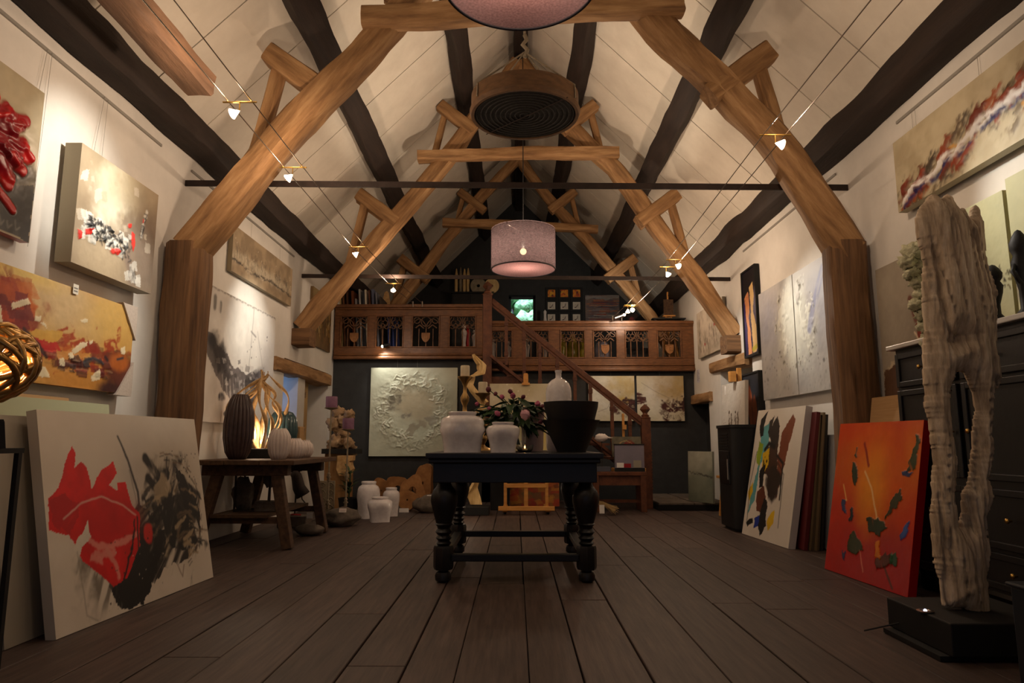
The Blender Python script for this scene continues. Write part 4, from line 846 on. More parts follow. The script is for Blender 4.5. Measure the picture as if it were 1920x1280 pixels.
def pendant(x, y, z, r, h, label, top, watt):
    t = thing('drum_pendant_lamp', label, 'pendant lamp', (x, y, z), 'drum pendant lamps')
    obj('shade', MB().lathe([(r, 0), (r, h)], (x, y, z), 64, cap=False), m_shade, t, smooth='all')
    obj('shade_lining', MB().lathe([(r-.006, h-.012), (r-.006, .012)], (x, y, z), 64, cap=False), m_shade, t, smooth='all', label='rose lining of the shade')
    obj('diffuser', MB().lathe([(.0001, .008), (r-.008, .008)], (x, y, z), 64, cap=False), m_diff, t, label='rose linen disc closing the bottom of the shade')
    obj('hem', MB().lathe([(r+.002, 0), (r+.002, .012), (r-.008, .012), (r-.008, 0), (r+.002, 0)], (x, y, z), 64, cap=False), m_hem, t, smooth='all')
    b = MB()
    for k in range(3): a = 2.1*k; b.tube([(x, y, z+h-.03), (x+math.cos(a)*r*.99, y+math.sin(a)*r*.99, z+h-.03)], .003, 6)
    obj('spider', b, m_steel, t)
    obj('bulb', MB().lump((x, y, z+.2), .034, 14, 10, 0), m_bulb, t, smooth='all')
    obj('lamp_holder', MB().lathe([(.02, .235), (.024, .25), (.024, h-.02), (.006, h+.02)], (x, y, z), 12), m_matblack, t, smooth=True)
    obj('cord', MB().tube([(x, y, z+h), (x, y, top)], .005, 6), m_matblack, t)
    light('POINT', (x, y-.06, z+.2), watt, WARM, t, .035)
pendant(.02, 2.72, at(965, 58, Y=3.06).z, .34, .4, 'drum pendant lamp cropped by the top edge of the photo', RIDGE-.3, PENDANT_W*.72)
pendant(.08, 6.9, 2.63, .335, .43, 'grey linen drum pendant lamp hanging before the gallery', RIDGE-.3, PENDANT_W*.85)

# grain sieve hung flat from a rope
x, y, z, r = .07, 4.8, 3.27, .40
m_sieve = mat('sieve rim beech', (84, 60, 38), (116, 84, 54), sc=(3, 3, 9), ns=4., rough=.7, bump=.3)
m_mesh = mat('dark woven sieve bottom', (30, 27, 25), (48, 44, 40), ns=40., rough=.8, bump=.5, bd=.004)
sv = thing('hanging_sieve', 'round wooden grain sieve hanging flat under the ridge', 'sieve', (x, y, z))
obj('rim', MB().lathe([(r, 0), (r+.012, .03), (r, .05), (r, .15), (r-.012, .15), (r-.012, .05), (r-.022, .0), (r, 0)], (x, y, z), 64, cap=False), m_sieve, sv, smooth=50)
obj('sieve_bottom', MB().lathe([(.0001, .012), (r-.02, .012), (r-.02, .018), (.0001, .018)], (x, y, z), 64, cap=False), m_mesh, sv)
b = MB()
for k in range(1, 11): b.lathe([(r*k/11.-.003, .006), (r*k/11.+.003, .006), (r*k/11.+.003, .012), (r*k/11.-.003, .012), (r*k/11.-.003, .006)], (x, y, z), 48, cap=False)
obj('cane_ring', b, m_mesh, sv, label='concentric cane rings of the sieve', kind='stuff')
obj('brace_wire', MB().tube([(x-r*.75, y+.3, z+.004), (x+r*.75, y-.28, z+.004)], .004, 6), m_iron, sv)
m_rope = mat('grey rope', (130, 118, 100), (160, 146, 124), ns=60., rough=.9, bump=.4, bd=.004)
for a in (.5, 2.6, 3.7, 5.8): obj('rope', MB().tube([(x, y, z+.52), (x+math.cos(a)*r*1.01, y+math.sin(a)*r*1.01, z+.15), (x+math.cos(a)*r*1.02, y+math.sin(a)*r*1.02, z+.05)], .006, 6), m_rope, sv)
obj('rope_knot', MB().tube([(x, y, z+.48), (x+.02, y, z+.54), (x-.015, y, z+.58), (x+.015, y, z+.62), (x, y, z+.66)], .017, 8).tube([(x, y, z+.65), (x, y, RIDGE-.3)], .01, 6), m_rope, sv, smooth='all')

# low-voltage cables and their halogen spots
CABL = [(-1.63, Y0, 2.87), (-1.62, 4.7, 2.85), (-1.61, 6.8, 2.85), (-1.55, 8.6, 2.87), (-1.48, YB-.1, 2.94)]
CABR = [(1.64, Y0, 2.82), (1.645, 4.1, 2.8), (1.71, 7.2, 2.8), (1.64, 9.5, 2.79), (1.57, YR-.1, 2.77)]
def cable(path, label):
    t = thing('lighting_cable', label, 'cable', (path[0][0], 5, path[0][2]), 'low-voltage lighting cables')
    for q in (-.07, .07):
        obj('cable', MB().tube([(x+q, y, z) for x, y, z in path], .0035, 6), m_steel, t)
        x, y, z = path[-1]; obj('anchor', MB().lathe([(.012, -.06), (.012, .02), (.004, .03)], (x+q, y, z), 8).tube([(x+q, y, z-.04), (x+q, y+.1, z-.07)], .006, 6), m_steel, t)
cable(CABL, 'pair of bright lighting cables down the left side to the gallery rail')
cable(CABR, 'pair of bright lighting cables down the right side to the gallery rail')
def spot(side, Y, target, watt, label, cone=62, dx=0.):
    c = CABL if side < 0 else CABR; X, zc = (float(np.interp(Y, [q[1] for q in c], [q[k] for q in c])) for k in (0, 2)); zc -= .007
    p = Vector((X+dx, Y, zc-.055)); d = (Vector(target)-p).normalized()
    t = thing('cable_spotlight', label, 'spotlight', p, 'halogen cable spotlights')
    obj('crossbar', MB().tube([(X-.1, Y, zc), (X+.1, Y, zc)], .005, 6).tube([(X+dx, Y, zc), (X+dx, Y, p.z)], .004, 6), m_brass, t)
    g = MB(); a = d.orthogonal().normalized(); b2 = d.cross(a); n = 14; vs = [p-d*.005]
    for k in range(n): q = 2*math.pi*k/n; vs.append(p+d*.05+(a*math.cos(q)+b2*math.sin(q))*.032)
    g.add(vs, [(0, 1+k, 1+(k+1) % n) for k in range(n)]); obj('glass_cone', g, m_hot, t, smooth='all')
    light('SPOT', p+d*.06, watt, HAL, t, .025, target, cone, .9)
    light('POINT', p+Vector((.0, -.03, .13)), watt*GLOW, (1., .72, .5), t, .03)
S = SPOT_W; GLOW = .3
spot(-1, 3.76, (-2.7, 4.0, 2.5), S, 'first glowing spotlight on the left cables, nearest the photographer')
spot(-1, 4.72, (-2.7, 4.3, 1.6), S, 'second glowing spotlight on the left cables beside the curved rafter')
spot(-1, 6.77, (-2.7, 6.9, 1.95), S*1.2, 'third glowing spotlight on the left cables before the second truss')
spot(-1, 8.48, (-1.9, 10.1, 1.7), S*.55, 'fourth glowing spotlight on the left cables before the gallery')
spot(1, 4.1, (2.7, 3.3, 2.1), S, 'single glowing spotlight on the right cables beside the curved rafter')
spot(1, 7.1, (2.7, 6.0, 1.9), S, 'upper one of the two paired spotlights on the right cables')
spot(1, 7.4, (2.7, 8.3, 1.7), S, 'lower one of the two paired spotlights on the right cables', dx=-.03)
spot(1, 9.5, (1.6, 10.45, 1.2), S*.4, 'left one of the two far spotlights above the gallery rail', dx=-.05)
spot(1, 9.56, (1.3, 14.5, 3.7), S*1.3, 'right one of the two far spotlights above the gallery rail', dx=.04)
# the same cables go on towards the photographer, with two added unseen spots
spot(-1, 2.0, (-2.7, 2.5, 2.0), S*.35, 'unseen added spotlight on the left cables beside the photographer')
spot(1, 1.6, (2.7, 2.2, 2.0), S*.3, 'unseen added spotlight on the right cables beside the photographer')
# clamp lamp on the gallery rail and a tube spot on the cable end
p = at(718, 649, Y=YB-.16); t = thing('clamp_spotlight', 'small clamp spotlight shining at the foot of the gallery tracery', 'spotlight', p)
obj('lamp_head', MB().tube([p+Vector((.1, .02, .035)), p+Vector((.05, .01, .018)), p], lambda q: .016+.016*q, 12), m_matblack, t, smooth=True)
obj('bulb', MB().lump((p.x-.006, p.y-.004, p.z-.002), .02, 12, 8, 0), m_bulb, t, smooth='all')
obj('clamp_arm', MB().tube([p+Vector((.09, .02, .03)), p+Vector((.1, .14, .0))], .005, 6), m_iron, t)
light('SPOT', p+Vector((-.02, -.03, -.02)), 17, HAL, t, .02, at(760, 760, Y=YB), 115, .8)
p = at(1165, 592, Y=YR-.3); t = thing('tube_spotlight', 'steel tube spotlight at the end of the right cables', 'spotlight', p)
obj('lamp_tube', MB().tube([p+Vector((-.1, 0, -.035)), p, p+Vector((.03, 0, .012))], lambda q: .022+.01*q, 12), m_steel, t, smooth=True)
obj('bulb', MB().lump(p+Vector((.045, -.01, .016)), .02, 10, 8, 0), m_hot, t, smooth='all')
obj('hanger', MB().tube([p+Vector((0, 0, .02)), (p.x, p.y, 2.78)], .003, 6), m_steel, t)
# ------------------------------------------------------------ left side: trestle table and what stands on and around it
def ribbed(name, label, cat, loc, prof, n, depth, m, group=None, seg=None, jag=0, mirror=1):
    N_ = (seg or n*6)
    def mod(t, z): return 1-depth+depth*abs(math.cos(n*t/2))**.6
    mb = MB().lathe(prof, loc, N_, mod)
    if jag:
        k = N_*(len(prof)-1); top = max(v[2] for v in mb.v)
        mb.v = [(x, y, z+(jag*abs(math.sin(n/2*math.atan2(y-loc[1], x-loc[0]))) if z > top-.002 else 0)) for x, y, z in mb.v]
    return obj(name, mb, m, label=label, cat=cat, group=group, smooth=70)
TZ = .72
tt = thing('trestle_table', 'rough brown wooden trestle table by the left wall', 'table', (-2.25, 6.3, 0))
m_rough = mat('rough brown wood', (58, 40, 28), (96, 70, 48), sc=(6, 1, 6), ns=4., det=8, rough=.75, bump=.4, bd=.01, rand=.15)
for k in range(3):
    x0 = -2.68+k*.29; obj('board', MB().box((x0, 5.66, TZ-.04), (x0+.285, 7.0, TZ)), m_rough, tt, bevel=.006)
for y in (5.82, 6.82):
    obj('cross_beam', MB().box((-2.62, y-.05, TZ-.13), (-1.9, y+.05, TZ-.04)), m_rough, tt, bevel=.006)
    for s in (-1, 1):
        x1 = -2.25+s*.25; x0 = -2.25+s*.38; y0 = y+(-.04 if y < 6 else .0)
        obj('leg', MB().bar((x0, y0, 0), (x1, y, TZ-.12), .085, .085, (0, 1, 0)), m_rough, tt, bevel=.006)
    obj('stretcher', MB().box((-2.56, y-.025, .2), (-1.94, y+.025, .25)), m_rough, tt)
obj('shelf', MB().box((-2.52, 5.75, .25), (-2.05, 6.9, .275)), m_rough, tt)
G = 'ribbed vases on the trestle table'
m_cv = mat('dark mauve ribbed glaze', (58, 46, 44), (78, 62, 60), ns=9., rough=.25, bump=.1)
q = at(448, 861, Z=TZ); Yv = 5.98; q = at(448, 800, Y=Yv); s = Yv*1.02/1280
ribbed('ribbed_vase', 'tall dark brown ribbed vase on the left of the trestle table', 'vase', (q.x, Yv, TZ), [(.0001, 0), (.07, 0), (.105, .06), (.128, .18), (.13, .3), (.118, .42), (.09, .51), (.07, .545), (.062, .56), (.05, .56), (.05, .4), (.0001, .4)], 22, .09, m_cv, G)
m_wv = mat('white ribbed ceramic', (196, 182, 174), (210, 198, 190), ns=9., rough=.4, bump=.05)
Yv = 5.95; q = at(524, 820, Y=Yv)
ribbed('ribbed_vase', 'tall white ribbed vase with a jagged rim on the trestle table', 'vase', (q.x, Yv, TZ), [(.0001, 0), (.06, 0), (.085, .05), (.1, .13), (.094, .2), (.07, .245), (.055, .25), (.05, .2), (.0001, .1)], 18, .1, m_wv, G, jag=.018)
for px_, yy, lab, k in ((553, 6.3, 'small round white ribbed vase touching the tall white one', .88), (571, 6.62, 'small round white ribbed vase at the far end of the trestle table', .8)):
    q = at(px_, 820, Y=yy); ribbed('ribbed_vase', lab, 'vase', (q.x, yy, TZ), [(r_*k, z_*k) for r_, z_ in [(.0001, 0), (.07, 0), (.105, .05), (.115, .1), (.1, .16), (.075, .185), (.06, .19), (.055, .15), (.0001, .1)]], 18, .1, m_wv, G, jag=.018)
m_tv = mat('teal ribbed glaze', (44, 66, 70), (66, 90, 92), ns=9., rough=.2, bump=.1)
Yv = 6.62; q = at(530, 800, Y=Yv)
ribbed('ribbed_vase', 'teal ribbed vase standing behind the white ones', 'vase', (q.x, Yv, TZ), [(.0001, 0), (.07, 0), (.12, .1), (.145, .25), (.13, .37), (.09, .43), (.06, .44), (.055, .38), (.0001, .3)], 20, .09, m_tv, G)
Yv = 6.86; q = at(556, 800, Y=Yv)
obj('brown_box', MB().box((q.x-.09, Yv-.07, TZ), (q.x+.06, Yv+.07, TZ+.3)), m_cardboard, label='plain tan box behind the teal vase on the trestle table', cat='box', bevel=.008)
# root wood lamp
Yv = 6.35; q = at(492, 800, Y=Yv); lx = q.x
rl = thing('root_lamp', 'table lamp of pale twisting roots glowing on the trestle table', 'table lamp', (lx, Yv, TZ))
obj('base', MB().box((lx-.13, Yv-.1, TZ), (lx+.13, Yv+.1, TZ+.09)), m_matblack, rl, bevel=.008)
rr = random.Random(4)
for k in range(11):
    a = 2*math.pi*k/11+rr.uniform(-.3, .3); bx, by = math.cos(a)*.07, math.sin(a)*.05; pts = []
    top = (rr.uniform(-.05, .06), rr.uniform(-.03, .03), rr.uniform(.64, .74)); bulge = rr.uniform(.1, .26); f1, f2, f3 = rr.uniform(5, 11), rr.uniform(5, 10), rr.uniform(0, 6); pk = rr.uniform(.7, 1.3)
    for i in range(25):
        t_ = i/24.; e = math.sin(math.pi*min(1, t_**pk*1.04))
        wob = Vector((math.sin(t_*f1+f3)*.05, math.cos(t_*f2+f3)*.04, math.sin(t_*7+f3)*.03))*e
        pts.append(Vector((lx, Yv, TZ+.08))+Vector((bx*(1-t_)+top[0]*t_+math.cos(a)*bulge*e, by*(1-t_)+top[1]*t_+math.sin(a)*bulge*.7*e, top[2]*t_**.85))+wob)
    w0 = rr.uniform(.014, .026)
    obj('root', MB().tube(pts, lambda t_: w0*(1-.45*t_)+.006*math.sin(t_*16+k), 7), m_vine, rl, smooth=60)
obj('bulb', MB().lump((lx, Yv+.02, TZ+.15), .02, 12, 8, 0), m_bulb, rl, smooth='all')
light('POINT', (lx-.02, Yv-.05, TZ+.23), 4, WARM, rl, .03)
# under and behind the table
b = MB(); c0 = Vector((-2.42, 6.0, .275))
for x in (0, .3):
    for y in (0, .2):
        b.bar(c0+Vector((x, y, 0)), c0+Vector((x, y, .32)), .014, .014)
for z in (0.007, .31):
    for x in (0, .3): b.bar(c0+Vector((x, 0, z)), c0+Vector((x, .2, z)), .014, .014)
    for y in (0, .2): b.bar(c0+Vector((0, y, z)), c0+Vector((.3, y, z)), .014, .014)
obj('iron_cube_frame', b, m_iron, label='open iron cube frame on the shelf of the trestle table', cat='stand')
q = at(455, 920, Y=6.1); obj('petrified_wood', MB().lump((q.x, 6.1, .275+.012+.13), .12, 16, 12, .35, 2., 5, (.75, .5, 1.2)), m_stone, label='upright chunk of brown stone inside the iron cube frame', cat='stone', smooth='all')
def on_block(name, x, y, z, h, lab, cat, part, seed, block=(.2, .12, .09)):
    t = thing(name, lab, cat, (x, y, z)); obj('stone_block', MB().box((x-block[0]/2, y-block[1]/2, z), (x+block[0]/2, y+block[1]/2, z+block[2])), m_stone, t, bevel=.01)
    obj('rod', MB().tube([(x, y, z+block[2]), (x+.01, y, z+block[2]+h*.5)], .006, 6), m_iron, t); obj(part, *seed, t, smooth='all') ; return t
x, y = at(497, 970, Y=6.0).x, 6.05
on_block('small_sculpture', x, y, .275, .45, 'dark figure on a rod and stone block under the front of the table', 'sculpture', 'figure', (MB().lump((x, y, .275+.3), .07, 14, 10, .4, 2., 8, (.8, .6, 1.3)), m_stone), (.2, .12, .09))
x, y = at(550, 970, Y=7.2).x, 7.24
t = on_block('horned_sculpture', x, y, 0, .7, 'iron bull-horned figure on a rod and stone block behind the table', 'sculpture', 'body', (MB().tube([(x+.08, y, .32), (x+.03, y, .4), (x, y, .52), (x-.03, y, .56)], lambda q: .075-.03*q, 10), m_iron), (.3, .2, .12))
obj('rod', MB().tube([(x, y, .12), (x, y, .46)], .008, 6), m_iron, t)
obj('horn', MB().tube([(x-.03, y, .56), (x-.1, y, .59), (x-.1, y, .66), (x-.06, y, .69)], lambda q: .018*(1-.6*q), 8).tube([(x-.03, y, .56), (x+.05, y, .58), (x+.06, y, .65), (x+.03, y, .69)], lambda q: .018*(1-.6*q), 8), m_iron, t, smooth='all')
obj('tail', MB().tube([(x+.05, y, .4), (x+.07, y, .28), (x+.16, y, .18), (x+.27, y, .17)], .007, 6), m_iron, t)
obj('price_tag', MB().box((x+.16, y-.12, .1), (x+.22, y-.118, .16)), m_card, t); obj('red_cord', MB().tube([(x-.02, y-.05, .13), (x+.03, y-.1, .135), (x+.09, y-.08, .13)], .008, 6), mat('red cord', (170, 30, 28), rough=.7, bump=0), t)
x, y = at(575, 985, Y=6.6).x, 7.0
obj('flat_stone', MB().lump((x+.02, 6.62, .05), .13, 18, 10, .2, 2., 3, (1.1, .7, .4)), m_stone, label='flat dark stone on the floor between the table legs', cat='stone', smooth='all')
# far left: orb lamp on a slender black side table
sx, sy = -2.12, 2.62
st = thing('side_table', 'slender black metal side table cropped by the left edge', 'table', (sx, sy, 0))
zt = .845
obj('table_top', MB().box((sx-.17, sy-.17, zt-.02), (sx+.13, sy+.17, zt)), m_matblack, st)
for a in (-.16, .11):
    for c in (-.16, .14): obj('leg', MB().box((sx+a, sy+c, 0), (sx+a+.02, sy+c+.02, zt-.02)), m_matblack, st)
ocx = at(-20, 678, Y=sy).x
ol = thing('orb_lamp', 'gold lamp of tangled coiled tubes on a black foot at the left edge', 'table lamp', (sx-.03, sy, zt))
obj('base', MB().lathe([(.1, 0), (.085, .1), (.08, .11), (.0001, .11)], (ocx, sy, zt), 4), m_matblack, ol); obj('neck', MB().tube([(ocx, sy, zt+.1), (ocx, sy, zt+.22)], .012, 8), m_matblack, ol)
m_goldv = mat('gilded vine', (150, 108, 58), (206, 164, 96), ns=10., rough=.3, metal=.75, bump=.2)
oc = at(-20, 678, Y=sy); rr = random.Random(9)
for k in range(19):
    ax = Vector((rr.gauss(0, 1), rr.gauss(0, 1), rr.gauss(0, 1))).normalized(); a = ax.orthogonal().normalized(); b2 = ax.cross(a); pts = []; ph = rr.random()*6
    for i in range(25):
        t_ = 2*math.pi*i/24; R0 = .15*(1+.06*math.sin(3*t_+ph)); off = ax*(.06*math.sin(2*t_+ph)+.05*math.sin(ph*3))
        v_ = (a*math.cos(t_)+b2*math.sin(t_))+off*8*.5; pts.append(oc+v_.normalized()*R0)
    obj('coil', MB().tube(pts, .013, 8, cap=False), m_goldv, ol, smooth='all')
obj('bulb', MB().lump(oc, .03, 12, 8, 0), m_bulb, ol, smooth='all'); light('POINT', oc+Vector((.05, 0, .03)), 2.5, WARM, ol, .03)

# ------------------------------------------------------------ back left: candles, roots, jars, wood discs
m_candle = mat('purple wax', (112, 76, 100), (132, 92, 116), ns=20., rough=.5, bump=.1, sss=.1)
m_cream = mat('cream wax', (206, 190, 156), (218, 204, 172), ns=20., rough=.45, bump=.05, sss=.1)
m_patina = mat('weathered ivory metal', (116, 104, 84), (156, 142, 116), ns=14., rough=.55, metal=.3, bump=.2)
def candlestand(px_, ztop, Y, z0, lab, r=.062, h=.125, group='purple pillar candles'):
    x = at(px_, 800, Y=Y).x; t = thing('candle_stand', lab, 'candle stand', (x, Y, z0), 'tall candle stands')
    obj('base', MB().lathe([(.075, 0), (.07, .02), (.02, .035), (.012, .06)], (x, Y, z0), 20), m_patina, t, smooth=True)
    obj('stem', MB().tube([(x, Y, z0+.05), (x, Y, ztop)], .009, 8), m_patina, t)
    for zz in (z0+.22, z0+.5): obj('knop', MB().lathe([(.009, -.05), (.02, -.03), (.012, -.015), (.028, 0), (.012, .018), (.02, .03), (.009, .05)], (x, Y, zz), 16), m_patina, t, smooth='all')
    obj('drip_pan', MB().lathe([(.01, -.02), (.06, -.006), (.075, .004), (.07, .006), (.0001, .0)], (x, Y, ztop), 24), m_patina, t, smooth=True)
    c = obj('pillar_candle', MB().lathe([(r*.98, .006), (r, .015), (r, h-.008), (r*.94, h), (r*.7, h-.01), (.0001, h-.014)], (x, Y, ztop), 32), m_candle, label='square-cut purple pillar candle on the '+('taller' if px_ < 630 else 'shorter')+' stand', cat='candle', group=group, smooth=35)
    obj('wick', MB().tube([(x, Y, ztop+h-.014), (x+.003, Y, ztop+h+.012)], .002, 5), m_matblack, c)
z = at(620, 765, Y=7.35).z; candlestand(620, z, 7.35, 0, 'taller ivory candle stand beside the trestle table')
rkY = 7.35; rx = at(641, 970, Y=rkY).x
obj('boulder', MB().lump((rx, rkY, .085), .2, 26, 14, .22, 1.8, 12, (.95, .7, .5)), m_stone, label='grey-brown boulder on the floor with a price card on it', cat='stone', smooth='all')
painting(tg if False else Cv(.075, .04, 16, (228, 214, 204)).line([(.15, .4), (.85, .4)], .06, (150, 60, 50)).line([(.2, .7), (.8, .7)], .05, (90, 80, 76)), (rx+.0, rkY-.13, .15), (1, 0, 0), (0, .3, 1), 'little white price card standing on the boulder', .003, (225, 215, 205), name='price_card', cat='price card')
z = at(654, 805, Y=7.5).z; candlestand(653, z, 7.56, 0, 'shorter ivory candle stand behind the boulder')
# root sculpture on a pedestal
Yp = 8.6; px0 = at(612, 900, Y=Yp).x; px1 = at(642, 900, Y=Yp).x; zt = at(640, 850, Y=Yp).z
pd = thing('wood_pedestal', 'tall tan wooden pedestal with a corbel block in the back left corner', 'pedestal', ((px0+px1)/2, Yp, 0))
m_ped = mat('waxed tan wood', (128, 92, 52), (164, 124, 76), sc=(4, 4, 1), ns=4., rough=.6, bump=.2)
obj('body', MB().box((px0, Yp-.12, 0), (px1+.1, Yp+.14, zt)), m_ped, pd, bevel=.008)
kx = at(652, 870, Y=Yp-.1).x
obj('corbel_block', MB().prism([(kx-.09, zt-.02), (kx+.1, zt-.02), (kx+.1, zt-.08), (kx+.06, zt-.09), (kx+.1, zt-.18), (kx+.06, zt-.26), (kx-.06, zt-.26), (kx-.1, zt-.18), (kx-.09, zt-.08)], .14, Matrix.Translation((0, Yp-.2, 0))), m_vine, pd, bevel=.006)
obj('slab', MB().box((px0-.02, Yp-.2, zt), (px1+.2, Yp+.16, zt+.06)), m_matblack, pd)
m_root = mat('knotted burl root', (118, 92, 66), (190, 160, 122), ns=9., det=9, rough=.85, bump=.8, bd=.03)
rb = MB()
for (u_, v_, s_, k) in ((634, 775, .09, 1), (655, 778, .07, 2), (626, 795, .09, 3), (640, 812, .1, 4), (630, 830, .1, 5), (652, 832, .09, 6), (660, 845, .07, 7), (643, 790, .08, 8), (622, 842, .07, 9), (645, 846, .08, 10)):
    p = at(u_, v_, Y=Yp-.02+.05*math.sin(k*2)); rb.lump(p, s_, 20, 14, .55, 2.2, k, (1, 1, 1), .35)
obj('root_sculpture', rb, m_root, label='gnarled burl root sculpture standing on the tan pedestal', cat='sculpture', smooth='all')
# carved scroll panel
cx_ = at(612, 930, Y=7.75).x
sp = thing('scroll_carving', 'carved scrollwork wood panel standing by the table legs', 'carving', (cx_, 7.75, 0))
obj('panel', MB().box((cx_-.09, 7.74, 0.02), (cx_+.09, 7.77, .44)), m_patina, sp, bevel=.004)
b = MB()
for i in range(2):
    for j in range(5):
        c = Vector((cx_-.045+i*.09, 7.737, .07+j*.08)); b.tube([c+Vector((math.cos(t_)*(.034-.0035*t_), 0, math.sin(t_)*(.034-.0035*t_))) for t_ in [k*.45 for k in range(18)]], .005, 5)
obj('scroll_relief', b, m_patina, sp, smooth='all'); obj('foot', MB().box((cx_-.1, 7.72, 0), (cx_+.1, 7.8, .03)), m_iron, sp)
# plant
def leaf_mesh(L, w, bend=.25):
    vs = []; fs = []; n = 5
    for i in range(n+1):
        t_ = i/n; ww = w*math.sin(math.pi*min(.98, .06+t_*.94))**.8; z_ = -bend*L*t_*t_
        vs += [(L*t_, -ww, z_+.12*ww), (L*t_, 0, z_-.1*ww), (L*t_, ww, z_+.12*ww)]
    for i in range(n):
        for k in (0, 1): fs.append((i*3+k, i*3+k+1, i*3+3+k+1, i*3+3+k))
    m_ = MB(); m_.add(vs, fs); return m_.mesh('leaf')
m_leaf = mat('dark green leaf', (26, 46, 22), (58, 84, 42), ns=6., rough=.45, bump=.1)
lm = leaf_mesh(.16, .02); lm.materials.append(m_leaf)
plx = at(655, 900, Y=8.2).x; pl = thing('potted_plant', 'dark leafy plant in a black pot behind the boulder', 'plant', (plx, 8.2, 0))
obj('pot', MB().lathe([(.0001, 0), (.09, 0), (.12, .2), (.125, .22), (.11, .22), (.1, .18), (.0001, .18)], (plx, 8.2, 0), 24), m_matblack, pl, smooth=40)
obj('stem', MB().tube([(plx, 8.2, .18), (plx+.01, 8.2, .5)], .01, 6), m_leaf, pl)
rr = random.Random(6)
for k in range(26):
    o = bpy.data.objects.new('leaf', lm); COL.objects.link(o); a = rr.random()*6.28
    o.matrix_basis = Matrix.Translation((plx, 8.2, .26+.28*rr.random())) @ Euler((0, -rr.uniform(.1, .9), a)).to_matrix().to_4x4(); setp(o, pl)
# white jars on the floor
def jar(name, lab, loc, r, h, m, group, sq=True, neck=.62, cat='jar', base=.72):
    prof = [(.0001, 0), (r*base, 0), (r*base, .012), (r*(base+.03), h*.2), (r*(base+.1), h*.4), (r*(base+.2), h*.55), (r*.985, h*.66), (r, h*.72), (r*.97, h*.79), (r*.86, h*.86), (r*(neck+.04), h*.9), (r*neck, h*.915), (r*(neck+.05), h*.95), (r*(neck+.06), h*.985), (r*(neck+.02), h), (r*(neck-.06), h*.985), (r*(neck-.06), h*.9), (.0001, h*.8)]
    N_ = len(prof); sup = (lambda t: 6-4*min(1, max(0, (t*(N_-1)-1)/5.5))) if sq else None
    mb = MB().lathe(prof, loc, 48, None, sup)
    return obj(name, mb, m, label=lab, cat=cat, group=group, smooth=50)
def rot_obj(o, a): o.rotation_euler = (0, 0, a); return o
G = 'white glazed jars on the floor'
for px_, py_, r_, h_, lab, k in ((687, 972, .128, .415, 'tallest white glazed jar of the three on the floor', .7), (731, 968, .1, .33, 'middle white glazed jar of the three on the floor', .4), (709, 979, .138, .265, 'squat white glazed jar in front of the three on the floor', .35)):
    p = at(px_, py_, Z=0); rot_obj(jar('white_jar', lab, (p.x, p.y+r_*.6, 0), r_, h_, m_white_glaze, G, base=.74), k)
# wood slices
m_slice = mat('sawn wood slice', (128, 86, 46), (176, 126, 74), sc=(1, 1, 1), ns=7., det=8, rough=.75, bump=.5, bd=.01, c3=(150, 104, 58))
m_bark = mat('bark', (62, 42, 28), (96, 68, 46), ns=12., rough=.9, bump=.8, bd=.02)
def wood_slice(px_, py_, rx_, rz_, Y, lab, hole, seed, tilt=0):
    p = at(px_, py_, Y=Y); rr = random.Random(seed); n = 40
    f_ = [1+.1*math.sin(3*2*math.pi*k/n+seed)+.06*math.sin(5*2*math.pi*k/n+seed*2)+rr.uniform(-.015, .015) for k in range(n)]
    out = [(rx_*f_[k]*math.cos(2*math.pi*k/n), rz_*f_[k]*math.sin(2*math.pi*k/n)) for k in range(n)]; lo = min(z for _, z in out)
    c = Vector((p.x, Y, -lo+.004)) if p.z+lo < .12 else p
    hx = [(rx_*hole*(1+.15*math.sin(2*k+seed))*math.cos(2*math.pi*k/n), rz_*hole*math.sin(2*math.pi*k/n)) for k in range(n)]
    mb = MB(); d = .06; vs = []
    for y_ in (-d, d): vs += [(x, y_, z) for x, z in out]+[(x, y_, z) for x, z in hx]
    fs = []
    for k in range(n):
        j = (k+1) % n; fs += [(k, j, n+j, n+k), (2*n+j, 2*n+k, 3*n+k, 3*n+j), (j, k, 2*n+k, 2*n+j), (n+k, n+j, 3*n+j, 3*n+k)]
    M_ = Matrix.Translation(c) @ Euler((R(-6), 0, R(tilt))).to_matrix().to_4x4()
    mb.add([M_ @ Vector(v) for v in vs], fs); o = obj('wood_slice', mb, m_slice, label=lab, cat='wood slice', group='sawn wood slices by the charcoal wall', smooth=40)
    return o
wood_slice(747, 914, .175, .19, 9.75, 'round wood slice with a dark hole, tallest in the middle', .28, 1)
wood_slice(716, 925, .15, .17, 9.9, 'wood slice at the left behind the white jars', .05, 2)
wood_slice(773, 930, .17, .2, 9.35, 'lobed wood slice in front with an off-centre hole', .3, 4, 10)
wood_slice(795, 908, .13, .27, 9.7, 'tall upright wood slice with a split top', .08, 5, -10)
wood_slice(765, 948, .13, .12, 8.95, 'small low wood slice in front of the lobed one', .1, 7)
p = at(806, 950, Y=8.7); obj('boulder', MB().lump((p.x, 8.7, .1), .19, 22, 14, .2, 1.6, 21, (1.1, .7, .62)), m_stone, label='rounded purple-grey stone right of the wood slices', cat='stone', smooth='all')
obj('price_card', MB().box((p.x-.02, 8.55, .215), (p.x+.05, 8.6, .219)), m_card, label='white price card lying on the rounded stone', cat='price card')
p = at(757, 953, Y=8.7); obj('price_card', MB().box((p.x-.06, 8.72, .0), (p.x+.06, 8.725, .05)), m_card, label='pale card standing on the floor before the wood slices', cat='price card')
